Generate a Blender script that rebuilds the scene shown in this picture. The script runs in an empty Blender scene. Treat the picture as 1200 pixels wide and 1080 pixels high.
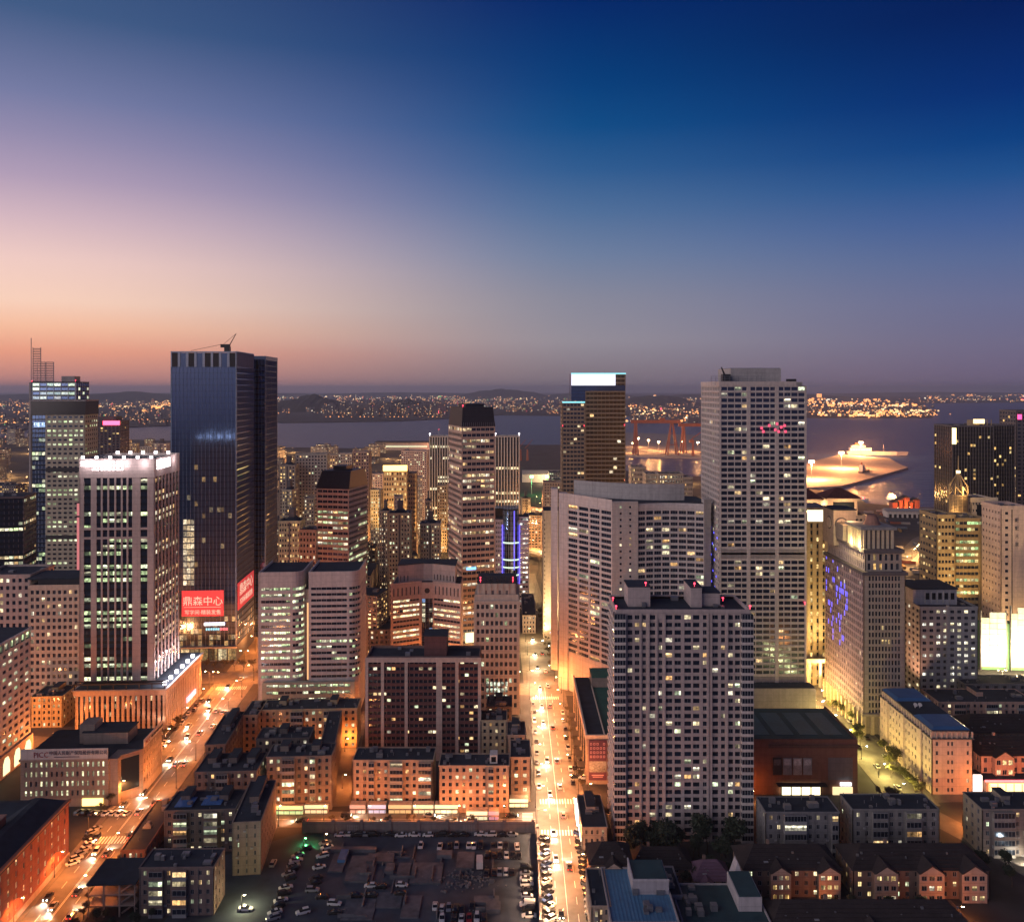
import bpy, math, random
from math import sin, cos, pi, radians as R, atan2, sqrt
from mathutils import Vector, Matrix
random.seed(11)
SC = bpy.context.scene
COL = SC.collection
CAMH, FPX, HZ = 165.0, 1000.0, 455.0     # eye height (m), focal length and horizon row on the 1200 px photograph

# ------------------------------------------------------------------ camera
cam_d = bpy.data.cameras.new('camera'); cam = bpy.data.objects.new('camera', cam_d); COL.objects.link(cam)
cam.location = (0, 0, CAMH); cam.rotation_euler = (R(90), 0, 0)
cam_d.sensor_width = 36; cam_d.lens = 30; cam_d.shift_y = -85/1200
cam_d.clip_start = 1; cam_d.clip_end = 120000
SC.camera = cam

# ------------------------------------------------------------------ world: dusk sky, afterglow low on the left
FILL_AZ = R(-122)        # azimuth of the added fill sun, turned behind the camera onto facing fronts
SUN_AZ = R(-85)          # azimuth of the sunset, measured from +Y towards +X
W = bpy.data.worlds.new('World'); SC.world = W; W.use_nodes = True
nt = W.node_tree; nt.nodes.clear()
def nd(t, **k):
    n = nt.nodes.new(t)
    for a, b in k.items(): setattr(n, a, b)
    return n
def srgb(r, g, b):
    f = lambda c: (c/255/12.92) if c/255 <= .04045 else ((c/255+.055)/1.055)**2.4
    return (f(r), f(g), f(b), 1)
tc = nd('ShaderNodeTexCoord'); sep = nd('ShaderNodeSeparateXYZ'); nt.links.new(tc.outputs['Generated'], sep.inputs[0])
def ramp(stops):
    mr = nd('ShaderNodeMapRange'); mr.inputs['From Min'].default_value = -.05; mr.inputs['From Max'].default_value = 1.0
    nt.links.new(sep.outputs['Z'], mr.inputs['Value'])
    cr = nd('ShaderNodeValToRGB'); cr.color_ramp.interpolation = 'LINEAR'
    e = cr.color_ramp.elements
    for i, (z, c) in enumerate(stops):
        p = (z+.05)/1.05
        el = e[i] if i < 2 else e.new(p)
        el.position = p; el.color = srgb(*c)
    nt.links.new(mr.outputs[0], cr.inputs[0]); return cr
def column(u, rows):      # one azimuth of the sky, read from the horizon upwards
    st = []
    for y, c in rows:
        t = (HZ-y)/FPX; st.append((t/sqrt(1+u*u+t*t), c))
    return ramp(st)
warm = column(.6, [(490,(120,88,98)),(456,(168,120,122)),(440,(204,140,130)),(410,(240,162,134)),(380,(252,194,162)),(350,(253,212,190)),(300,(243,206,198)),(250,(214,184,194)),(200,(178,158,184)),(150,(148,140,174)),(100,(118,124,164)),(0,(66,92,134)),(-250,(22,52,104)),(-900,(8,30,78)),(-5000,(6,22,64))])
midr = column(0, [(490,(80,72,86)),(456,(118,108,120)),(435,(132,122,132)),(400,(150,144,154)),(350,(138,139,156)),(300,(112,129,160)),(250,(82,113,155)),(200,(48,94,146)),(150,(14,78,136)),(100,(2,64,125)),(0,(1,40,105)),(-250,(2,30,84)),(-900,(4,24,68)),(-5000,(5,21,62))])
cool = column(.6, [(490,(62,58,82)),(456,(96,88,116)),(440,(105,96,125)),(400,(110,106,136)),(350,(105,110,146)),(300,(88,106,150)),(250,(64,94,150)),(200,(30,80,141)),(160,(6,64,130)),(100,(2,46,115)),(0,(1,30,90)),(-250,(2,24,74)),(-900,(4,22,64)),(-5000,(5,20,60))])
flat = nd('ShaderNodeVectorMath', operation='MULTIPLY'); flat.inputs[1].default_value = (1,1,0)
nrm = nd('ShaderNodeVectorMath', operation='NORMALIZE'); dot = nd('ShaderNodeVectorMath', operation='DOT_PRODUCT')
dot.inputs[1].default_value = (sin(SUN_AZ), cos(SUN_AZ), 0)
nt.links.new(tc.outputs['Generated'], flat.inputs[0]); nt.links.new(flat.outputs[0], nrm.inputs[0]); nt.links.new(nrm.outputs[0], dot.inputs[0])
def mixr(lo, hi, a, b):
    mf = nd('ShaderNodeMapRange', interpolation_type='SMOOTHSTEP'); mf.inputs['From Min'].default_value = lo; mf.inputs['From Max'].default_value = hi
    nt.links.new(dot.outputs['Value'], mf.inputs['Value'])
    mx = nd('ShaderNodeMix', data_type='RGBA'); nt.links.new(mf.outputs[0], mx.inputs[0]); nt.links.new(a, mx.inputs[6]); nt.links.new(b, mx.inputs[7]); return mx.outputs[2]
skycol = mixr(cos(R(91)), cos(R(52)), mixr(cos(R(118)), cos(R(85)), cool.outputs[0], midr.outputs[0]), warm.outputs[0])
bg = nd('ShaderNodeBackground'); bg.inputs[1].default_value = 1.0; nt.links.new(skycol, bg.inputs[0])
sky = nd('ShaderNodeTexSky', sky_type='NISHITA'); sky.sun_disc = False; sky.sun_elevation = R(-4); sky.sun_rotation = FILL_AZ
bg2 = nd('ShaderNodeBackground'); bg2.inputs[1].default_value = .05; nt.links.new(sky.outputs[0], bg2.inputs[0])
ad = nd('ShaderNodeAddShader'); nt.links.new(bg.outputs[0], ad.inputs[0]); nt.links.new(bg2.outputs[0], ad.inputs[1])
wo = nd('ShaderNodeOutputWorld'); nt.links.new(ad.outputs[0], wo.inputs[0])

# very soft afterglow sun, swung behind the camera as added fill on facing fronts
sl = bpy.data.lights.new('fill_sun', 'SUN'); so = bpy.data.objects.new('fill_sun', sl); COL.objects.link(so)
sl.energy = 1.75; sl.angle = R(75); sl.color = (1, .86, .86)
so.rotation_euler = Vector((-sin(FILL_AZ)*cos(R(9)), -cos(FILL_AZ)*cos(R(9)), -sin(R(9)))).to_track_quat('-Z', 'Y').to_euler()

SC.view_settings.view_transform = 'Standard'; SC.view_settings.look = 'None'
SC.view_settings.exposure = 0; SC.view_settings.gamma = 1; SC.view_settings.use_curve_mapping = False
SC.render.engine = 'CYCLES'
cy = SC.cycles
cy.max_bounces = 5; cy.diffuse_bounces = 2; cy.glossy_bounces = 3; cy.transmission_bounces = 2; cy.volume_bounces = 0
cy.sample_clamp_indirect = 2.0; cy.sample_clamp_direct = 0; cy.use_denoising = True; cy.caustics_reflective = False; cy.caustics_refractive = False
try: cy.use_light_tree = True
except Exception: pass

# ------------------------------------------------------------------ helpers
ORDW = ['first','second','third','fourth','fifth','sixth','seventh','eighth','ninth','tenth','eleventh','twelfth','thirteenth','fourteenth','fifteenth','sixteenth','seventeenth','eighteenth','nineteenth','twentieth']
def ordn(k): return ORDW[k] if k < 20 else '%dth' % (k+1) if (k+1) % 10 not in (1,2,3) else '%d%s' % (k+1, {1:'st',2:'nd',3:'rd'}[(k+1) % 10])
def PX(x, d): return (x-600)/FPX*d
def ZY(y, d): return CAMH-(y-HZ)/FPX*d
def DG(y): return CAMH*FPX/(y-HZ)
GL = R(3)                                   # the left-hand street grid is turned a little

MATS = {}
def mat(name, col, rough=.8, var=.14, metal=0, emit=None, es=0, scale=.12, streak=True, bump=0, spec=.4, sample=False):
    if name in MATS: return MATS[name]
    m = bpy.data.materials.new(name); m.use_nodes = True; MATS[name] = m
    n = m.node_tree.nodes; l = m.node_tree.links; p = n['Principled BSDF']
    p.inputs['Roughness'].default_value = rough; p.inputs['Metallic'].default_value = metal
    p.inputs['Specular IOR Level'].default_value = spec
    p.inputs['Base Color'].default_value = (*col, 1)
    if var > 0:
        t = n.new('ShaderNodeTexCoord'); g = n.new('ShaderNodeNewGeometry')
        mp = n.new('ShaderNodeMapping'); mp.inputs['Scale'].default_value = (scale*6, scale*6, scale*.6) if streak else (scale,)*3
        l.new(g.outputs['Position'], mp.inputs[0])
        a = n.new('ShaderNodeTexNoise'); a.inputs['Scale'].default_value = 1; a.inputs['Detail'].default_value = 4; l.new(mp.outputs[0], a.inputs[0])
        b = n.new('ShaderNodeTexNoise'); b.inputs['Scale'].default_value = scale*5; b.inputs['Detail'].default_value = 5; l.new(g.outputs['Position'], b.inputs[0])
        ma = n.new('ShaderNodeMath'); ma.operation = 'ADD'; l.new(a.outputs[0], ma.inputs[0]); l.new(b.outputs[0], ma.inputs[1])
        mr = n.new('ShaderNodeMapRange'); mr.inputs['From Min'].default_value = .6; mr.inputs['From Max'].default_value = 1.4
        mr.inputs['To Min'].default_value = 1-var*1.6; mr.inputs['To Max'].default_value = 1+var; l.new(ma.outputs[0], mr.inputs[0])
        vm = n.new('ShaderNodeVectorMath'); vm.operation = 'SCALE'; vm.inputs[0].default_value = col; l.new(mr.outputs[0], vm.inputs['Scale'])
        out = vm.outputs[0]
        if streak:      # faint storey and panel joints
            sx = n.new('ShaderNodeSeparateXYZ'); l.new(g.outputs['Position'], sx.inputs[0])
            def joint(sock, per, wd):
                d1 = n.new('ShaderNodeMath'); d1.operation = 'DIVIDE'; l.new(sock, d1.inputs[0]); d1.inputs[1].default_value = per
                d2 = n.new('ShaderNodeMath'); d2.operation = 'FRACT'; l.new(d1.outputs[0], d2.inputs[0])
                d3 = n.new('ShaderNodeMath'); d3.operation = 'LESS_THAN'; l.new(d2.outputs[0], d3.inputs[0]); d3.inputs[1].default_value = wd; return d3.outputs[0]
            sm = n.new('ShaderNodeMath'); sm.operation = 'ADD'; l.new(sx.outputs['X'], sm.inputs[0]); l.new(sx.outputs['Y'], sm.inputs[1])
            jm = n.new('ShaderNodeMath'); jm.operation = 'MAXIMUM'; l.new(joint(sx.outputs['Z'], 3.2, .05), jm.inputs[0]); l.new(joint(sm.outputs[0], 2.9, .03), jm.inputs[1])
            jr = n.new('ShaderNodeMapRange'); jr.inputs['To Min'].default_value = 1; jr.inputs['To Max'].default_value = .74; l.new(jm.outputs[0], jr.inputs[0])
            v2 = n.new('ShaderNodeVectorMath'); v2.operation = 'SCALE'; l.new(out, v2.inputs[0]); l.new(jr.outputs[0], v2.inputs['Scale']); out = v2.outputs[0]
        l.new(out, p.inputs['Base Color'])
        if bump:
            bn = n.new('ShaderNodeBump'); bn.inputs['Strength'].default_value = bump; l.new(b.outputs[0], bn.inputs['Height']); l.new(bn.outputs[0], p.inputs['Normal'])
    if emit:
        p.inputs['Emission Color'].default_value = (*emit, 1); p.inputs['Emission Strength'].default_value = es
        if not sample: m.cycles.emission_sampling = 'NONE'
    return m
def wallm(r, g, b, var=.14):
    k = 1.2 if max(r, g, b) > .3 else 1.05; r, g, b = min(.72, r*k*1.03), g*k, b*k*.97
    return mat('wall_%d_%d_%d' % (r*100, g*100, b*100), (r, g, b), .85, var)
def glow(name, col, s, sample=False): return mat('glow_'+name, (.3,.3,.3), .5, 0, emit=col, es=s, sample=sample)

# window panes: dark reflecting glass; what is lit is written per face in the attribute "lit"
def pane_material(name, base, rough, metal, spec):
    m = bpy.data.materials.new(name); m.use_nodes = True; MATS[name] = m
    n = m.node_tree.nodes; l = m.node_tree.links; p = n['Principled BSDF']
    p.inputs['Base Color'].default_value = (*base, 1); p.inputs['Roughness'].default_value = rough
    p.inputs['Metallic'].default_value = metal; p.inputs['Specular IOR Level'].default_value = spec
    a = n.new('ShaderNodeAttribute'); a.attribute_name = 'lit'
    g = n.new('ShaderNodeNewGeometry')
    t = n.new('ShaderNodeTexNoise'); t.inputs['Scale'].default_value = .9; t.inputs['Detail'].default_value = 4; l.new(g.outputs['Position'], t.inputs[0])
    mr = n.new('ShaderNodeMapRange'); mr.inputs['From Min'].default_value = .3; mr.inputs['From Max'].default_value = .7
    mr.inputs['To Min'].default_value = .15; mr.inputs['To Max'].default_value = 1.6; l.new(t.outputs[0], mr.inputs[0])
    l.new(a.outputs['Color'], p.inputs['Emission Color']); l.new(mr.outputs[0], p.inputs['Emission Strength'])
    # faint waviness so reflections break up between panes
    t2 = n.new('ShaderNodeTexNoise'); t2.inputs['Scale'].default_value = .35; l.new(g.outputs['Position'], t2.inputs[0])
    bp = n.new('ShaderNodeBump'); bp.inputs['Strength'].default_value = .06; bp.inputs['Distance'].default_value = .3
    l.new(t2.outputs[0], bp.inputs['Height']); l.new(bp.outputs[0], p.inputs['Normal'])
    m.cycles.emission_sampling = 'NONE'; return m
PANE = pane_material('window_glass', (.065,.095,.16), .13, .8, .5)
COAT = pane_material('coated_glass', (.17,.26,.47), .12, 1, .5)
GOLDG = pane_material('bronze_glass', (.20,.16,.10), .12, 1, .5)

def ident(): return (0, 0, 1, 0)
class MB:
    """collects boxes, prisms, tubes; one mesh in the end. Frame = (ox,oy,ux,uy): u runs along the face, v points outwards"""
    def __init__(s): s.v = []; s.f = []; s.c = None; s.mi = []; s.pc = []
    def pt(s, fr, u, v, z):
        ox, oy, ux, uy = fr; return (ox+ux*u+uy*v, oy+uy*u-ux*v, z)
    def hexa(s, q, mi=0):
        b = len(s.v); s.pc.append((b, len(s.f))); s.v += q
        s.f += [(b,b+3,b+2,b+1),(b+4,b+5,b+6,b+7),(b,b+1,b+5,b+4),(b+1,b+2,b+6,b+5),(b+2,b+3,b+7,b+6),(b+3,b,b+4,b+7)]; s.mi += [mi]*6
    def box(s, fr, u0, u1, v0, v1, z0, z1, mi=0):
        if u1-u0 < 1e-4 or z1-z0 < 1e-4: return
        P = s.pt
        s.hexa([P(fr,u0,v1,z0),P(fr,u1,v1,z0),P(fr,u1,v0,z0),P(fr,u0,v0,z0),P(fr,u0,v1,z1),P(fr,u1,v1,z1),P(fr,u1,v0,z1),P(fr,u0,v0,z1)], mi)
    def bx(s, x0, x1, y0, y1, z0, z1, mi=0):
        s.hexa([(x0,y0,z0),(x1,y0,z0),(x1,y1,z0),(x0,y1,z0),(x0,y0,z1),(x1,y0,z1),(x1,y1,z1),(x0,y1,z1)], mi)
    def quad(s, fr, u0, u1, v, z0, z1, col, mi=0):
        b = len(s.v); P = s.pt
        s.v += [P(fr,u0,v,z0),P(fr,u1,v,z0),P(fr,u1,v,z1),P(fr,u0,v,z1)]; s.f.append((b,b+1,b+2,b+3)); s.mi.append(mi)
        if s.c is None: s.c = {}
        s.c[len(s.f)-1] = col
    def prism(s, poly, z0, z1, mi=0, top=None):
        b = len(s.v); s.pc.append((b, len(s.f))); n = len(poly); tp = top or poly
        s.v += [(x,y,z0) for x,y in poly]+[(x,y,z1) for x,y in tp]
        for i in range(n):
            j = (i+1) % n; s.f.append((b+i,b+j,b+n+j,b+n+i)); s.mi.append(mi)
        s.f.append(tuple(range(b+n-1,b-1,-1))); s.f.append(tuple(range(b+n,b+2*n))); s.mi += [mi]*2
    def tube(s, pts, r0, r1=None, seg=6, mi=0):
        r1 = r0 if r1 is None else r1; b0 = None; n = len(pts); s.pc.append((len(s.v), len(s.f)))
        for i, p in enumerate(pts):
            p = Vector(p); a = Vector(pts[max(i-1,0)]); c = Vector(pts[min(i+1,n-1)])
            t = (c-a).normalized(); up = Vector((0,0,1)) if abs(t.z) < .9 else Vector((1,0,0))
            e1 = t.cross(up).normalized(); e2 = t.cross(e1); r = r0+(r1-r0)*i/max(n-1,1)
            b = len(s.v)
            for k in range(seg):
                q = p+(e1*cos(2*pi*k/seg)+e2*sin(2*pi*k/seg))*r; s.v.append(tuple(q))
            if b0 is not None:
                for k in range(seg):
                    k2 = (k+1) % seg; s.f.append((b0+k,b0+k2,b+k2,b+k)); s.mi.append(mi)
            else:
                s.f.append(tuple(range(b,b+seg))); s.mi.append(mi)
            b0 = b
        s.f.append(tuple(range(b0+seg-1,b0-1,-1))); s.mi.append(mi)
    def pieces(s):
        for i, (v0, f0) in enumerate(s.pc):
            v1, f1 = s.pc[i+1] if i+1 < len(s.pc) else (len(s.v), len(s.f))
            q = MB(); q.v = s.v[v0:v1]; q.f = [tuple(k-v0 for k in f) for f in s.f[f0:f1]]; q.mi = s.mi[f0:f1]; yield q
    def mesh(s, name, mats):
        me = bpy.data.meshes.new(name); me.from_pydata(s.v, [], s.f)
        for m in (mats if isinstance(mats,(list,tuple)) else [mats]): me.materials.append(m)
        if any(s.mi): me.polygons.foreach_set('material_index', s.mi)
        if s.c:
            at = me.attributes.new('lit', 'FLOAT_COLOR', 'FACE'); buf = [0.0]*(4*len(s.f))
            for i, c in s.c.items(): buf[4*i:4*i+4] = [c[0],c[1],c[2],1]
            at.data.foreach_set('color', buf)
        me.update(); return me
    def build(s, name, mats, parent=None):
        o = bpy.data.objects.new(name, s.mesh(name, mats)); COL.objects.link(o)
        if parent: o.parent = parent
        return o
def tag(o, label=None, cat=None, group=None, kind=None):
    if label: o['label'] = label
    if cat: o['category'] = cat
    if group: o['group'] = group
    if kind: o['kind'] = kind
    return o
def thing(name, label, cat, loc=(0,0,0), rz=0, group=None):
    o = bpy.data.objects.new(name, None); COL.objects.link(o); o.location = loc; o.rotation_euler = (0,0,rz)
    o.empty_display_size = 1; return tag(o, label, cat, group)
def copy_tree(o, parent=None):
    c = o.copy(); COL.objects.link(c); c.parent = parent
    for ch in list(o.children): copy_tree(ch, c)
    return c
def place(o, x, y, z=0, rz=0):
    o.location = (x,y,z); o.rotation_euler = (0,0,rz); return o

# palettes of lit rooms (linear light)
WARM = [(1,.74,.40),(1,.83,.55),(1,.62,.26),(1,.90,.66),(1,.80,.45)]
GREEN = [(.80,.95,.50),(.92,1,.66),(.70,.9,.45),(1,.95,.62)]
WHITE = [(1,.95,.80),(1,.98,.9),(.9,1,.85)]
HOME = [(1,.80,.45),(1,.88,.55),(.92,1,.60),(1,.55,.2),(1,.92,.68),(1,.84,.5),(1,.66,.30),(.8,.95,.6)]
GOLD = [(1,.66,.24),(1,.74,.32),(1,.58,.18)]
AMBER = [(1,.60,.22),(1,.70,.34),(1,.8,.45)]
DARK = (0,0,0)
def lamp_col(pal, rnd, boost=1):
    c = rnd.choice(pal); k = rnd.choice([.4,.7,1.0,1.25,1.6])*boost; return tuple(round(x*k,3) for x in c)

WIN_BUDGET = [9000]
WMESH = {}
def window_mesh(w, h, col, pm, fm, split, var=0):
    var = var % 4 if col != DARK else 0
    key = (round(w,2), round(h,2), col, pm.name, fm.name, split, var)
    if key in WMESH: return WMESH[key]
    m = MB(); fr = (0,0,1,0); t = min(.09, w*.08); dp = .07
    if var == 0: m.quad(fr, -w/2, w/2, .0, 0, h, col, 0)
    else:               # a drawn curtain, a lit ceiling, a dim lower half
        a = (-.12, .18, .05, .0)[var]*w; dim = tuple(c*(.35, .22, .5, .3)[var] for c in col); hi = tuple(c*1.35 for c in col)
        if var == 3: m.quad(fr, -w/2, w/2, .0, 0, h*.55, dim, 0); m.quad(fr, -w/2, w/2, .0, h*.55, h, hi, 0)
        else: m.quad(fr, -w/2, a, .0, 0, h, dim if var == 1 else col, 0); m.quad(fr, a, w/2, .0, 0, h*.7, col if var == 1 else dim, 0); m.quad(fr, a, w/2, .0, h*.7, h, hi if var == 1 else dim, 0)
    m.box(fr, -w/2, w/2, .004, dp, 0, t, 1); m.box(fr, -w/2, w/2, .004, dp, h-t, h, 1)
    m.box(fr, -w/2, -w/2+t, .004, dp, t, h-t, 1); m.box(fr, w/2-t, w/2, .004, dp, t, h-t, 1)
    for k in range(1, split):
        x = -w/2+w*k/split; m.box(fr, x-t*.4, x+t*.4, .004, dp-.01, t, h-t, 1)
    WMESH[key] = m.mesh('window', [pm, fm]); return WMESH[key]

KEEP = {'lattice_mast','roof_crane','stair','roof_frame','cap_rib','gable_roof','gable_front','roof_machine','roof_rail','pergola','tarp_net','bar','cap_rail','mast','crown_strut','shaft_rib','stone_joint','balcony_post'}
class Bld:
    """a building: Empty at its front-left foot; parts are collected by name"""
    def __init__(s, name, label, x, d, rz=0, cat='building', group=None, world=False):
        X = x if world else PX(x, d)
        s.root = thing(name, label, cat, (X, d, 0), rz, group); s.d = d; s.parts = {}; s.wins = []; s.rnd = random.Random(label)
        s.rz = rz
    def p(s, name, m, key=None):
        k = (name, m.name if not isinstance(m, (list, tuple)) else m[0].name, key)
        if k not in s.parts: s.parts[k] = (name, m, MB())
        return s.parts[k][2]
    def one(s, name, m, fn, parent=None):
        mb = MB(); fn(mb); return mb.build(name, m, parent or s.root)
    def done(s, thr=4.6, cap=300):
        for name, m, mb in s.parts.values():
            if not mb.f: continue
            if 1 < len(mb.pc) <= 64 and len(mb.pc) and not (name in KEEP or name.endswith(('_piers','_bands')) or sum(1 for _ in mb.f) and mb.pc[0] != (0, 0)):
                for q in mb.pieces(): q.build(name, m, s.root)
            else: mb.build(name, m, s.root)
        big = [w for w in s.wins if max(w[2], w[3])*FPX/s.d >= thr]
        rest = [w for w in s.wins if max(w[2], w[3])*FPX/s.d < thr]
        if len(big) > cap:
            s.rnd.shuffle(big); big.sort(key=lambda w: (w[4] == DARK)); rest += big[cap:]; big = big[:cap]
        if len(big) > WIN_BUDGET[0]: rest += big; big = []
        WIN_BUDGET[0] -= len(big)
        for fr, (u, v, z), w, h, col, pm, fm, sp in big:
            o = bpy.data.objects.new('window', window_mesh(w, h, col, pm, fm, sp, s.rnd.randrange(8))); COL.objects.link(o); o.parent = s.root
            ox, oy, ux, uy = fr
            o.location = (ox+ux*(u+w/2)+uy*v, oy+uy*(u+w/2)-ux*v, z); o.rotation_euler = (0,0,atan2(uy,ux))
        if rest:
            by = {}
            for w in rest: by.setdefault(w[5].name, []).append(w)
            for k, ws in by.items():
                mb = MB()
                for fr, (u, v, z), w, h, col, pm, fm, sp in ws: mb.quad(fr, u, u+w, v, z, z+h, col)
                o = mb.build('window_panes', MATS[k], s.root)
                o['kind'] = 'stuff'
        return s.root

def facade(b, fr, L, z0, z1, nc, nr, wf=.5, hf=.5, rec=.35, wm=None, bm=None, lit=.15, pal=HOME, rowlit=None, marg=.6, cols=None,
           pv=0, bv=-.03, pm=None, fm=None, split=2, boost=1, sill=.5, name='facade', bname=None, litcols=None, skip=None):
    """piers (full height) and bands (full width) in front of the core; one pane in each opening"""
    pm = pm or PANE; fm = fm or MATS['frame']; bm = bm or wm
    fh = (z1-z0)/nr; wh = fh*hf; zo = (fh-wh)*sill
    if cols is None:
        cw = (L-2*marg)/nc; ww = cw*wf; cols = [(marg+i*cw+(cw-ww)/2, marg+i*cw+(cw+ww)/2) for i in range(nc)]
    mp = b.p(name+'_piers', wm, fr); e = 0
    for a, c in cols:
        mp.box(fr, e, a, -rec, pv, z0, z1-.04); e = c
    mp.box(fr, e, L, -rec, pv, z0, z1-.04)
    mbd = b.p(bname or name+'_bands', bm, fr); e = z0
    for j in range(nr):
        a = z0+j*fh+zo; mbd.box(fr, .02, L-.02, -rec, bv, e, a); e = a+wh
    mbd.box(fr, .02, L-.02, -rec, bv, e, z1)
    for j in range(nr):
        pr = lit if rowlit is None else b.rnd.choice(rowlit)
        last = None
        for i, (a, c) in enumerate(cols):
            if skip and skip(i, j): continue
            if rowlit is not None and last is not None and b.rnd.random() < .7: on = last
            else: on = b.rnd.random() < pr
            last = on
            if litcols and not litcols(i, j): on = False
            col = lamp_col(pal, b.rnd, boost) if on else DARK
            b.wins.append((fr, (a, -rec+.03, z0+j*fh+zo), c-a, wh, col, pm, fm, split))

mat('frame', (.30,.30,.31), .5, 0)
mat('frame_dark', (.05,.05,.055), .4, 0)
ROOF = mat('roof_tar', (.026,.038,.055), .9, .3, streak=False, scale=.06)
ROOFB = mat('roof_blue_metal', (.05,.14,.30), .45, .15, streak=False, scale=.05)
ROOFG = mat('roof_green', (.03,.13,.10), .8, .2, streak=False, scale=.05)
METAL = mat('steel', (.28,.28,.30), .45, .1, metal=.6)
DKMETAL = mat('dark_steel', (.05,.05,.055), .5, .1, metal=.4)
CONC = mat('concrete', (.30,.29,.28), .9, .2)
def sides(Wd, D):
    return {'f': ((0,0,1,0), Wd), 'r': ((Wd,0,0,1), D), 'l': ((0,D,0,-1), D), 'b': ((Wd,D,-1,0), Wd)}
def roof_cap(b, Wd, D, z, wm, par=1.0, t=.35, clutter=3, rm=None, out=.12, x0=0, y0=0):
    rm = rm or ROOF
    m = b.p('roof', rm); m.bx(x0+t, x0+Wd-t, y0+t, y0+D-t, z-.3, z+.12)
    q = b.p('parapet', wm); o = out
    q.bx(x0-o, x0+Wd+o, y0-o, y0+t, z, z+par); q.bx(x0-o, x0+Wd+o, y0+D-t, y0+D+o, z, z+par)
    q.bx(x0-o, x0+t, y0+t, y0+D-t, z, z+par); q.bx(x0+Wd-t, x0+Wd+o, y0+t, y0+D-t, z, z+par)
    for k in range(clutter):
        w, dd, h = b.rnd.uniform(1,3), b.rnd.uniform(1,2.5), b.rnd.uniform(.6,2)
        if Wd < 6 or D < 6: break
        x = x0+b.rnd.uniform(1, Wd-1-w); y = y0+b.rnd.uniform(1, D-1-dd)
        b.p('roof_unit', METAL).bx(x, x+w, y, y+dd, z+.1, z+.1+h)
def core(b, Wd, D, z, rec, wm, z0=0, x0=0, y0=0):
    b.p('wall', wm).bx(x0+rec, x0+Wd-rec, y0+rec, y0+D-rec, z0, z-.02)

def tower(name, label, xl, xr, d, D, z, nr, nc, ncs, wall, wf=.5, hf=.5, rz=0, lit=.15, pal=HOME, rowlit=None, cat='tower', group=None,
          rec=.35, z0=0, par=1.2, clutter=4, pv=0, bv=-.03, bm=None, pm=None, split=2, boost=1, cols=None, scols=None, marg=.6, finish=True, Wd=None,
          litside=None, fm=None, rm=None, roof=True, swf=None, palside=None):
    Wd = Wd or (xr-xl)/FPX*d
    b = Bld(name, label, xl, d, rz, cat, group); b.W, b.D, b.z = Wd, D, z
    core(b, Wd, D, z, rec, wall)
    S = sides(Wd, D)
    if z0 > 0:
        mbs = b.p('base', wall); mbs.bx(0, Wd, 0, D, 0, z0)
    kw = dict(hf=hf, rec=rec, wm=wall, bm=bm, pv=pv, bv=bv, pm=pm, split=split, boost=boost, marg=marg, fm=fm)
    facade(b, S['f'][0], Wd, z0, z, nc, nr, wf=wf, cols=cols, lit=lit, pal=pal, rowlit=rowlit, **kw)
    for k in 'rl':
        facade(b, S[k][0], D, z0, z, ncs, nr, wf=swf or wf, cols=scols, lit=lit if litside is None else litside, pal=palside or pal, rowlit=rowlit, name='side_facade', **kw)
    b.p('back_wall', wall).bx(.0, Wd, D-rec, D, z0, z-.03)
    if roof: roof_cap(b, Wd, D, z, wall, par=par, clutter=clutter, rm=rm)
    if finish: b.done()
    return b

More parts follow.
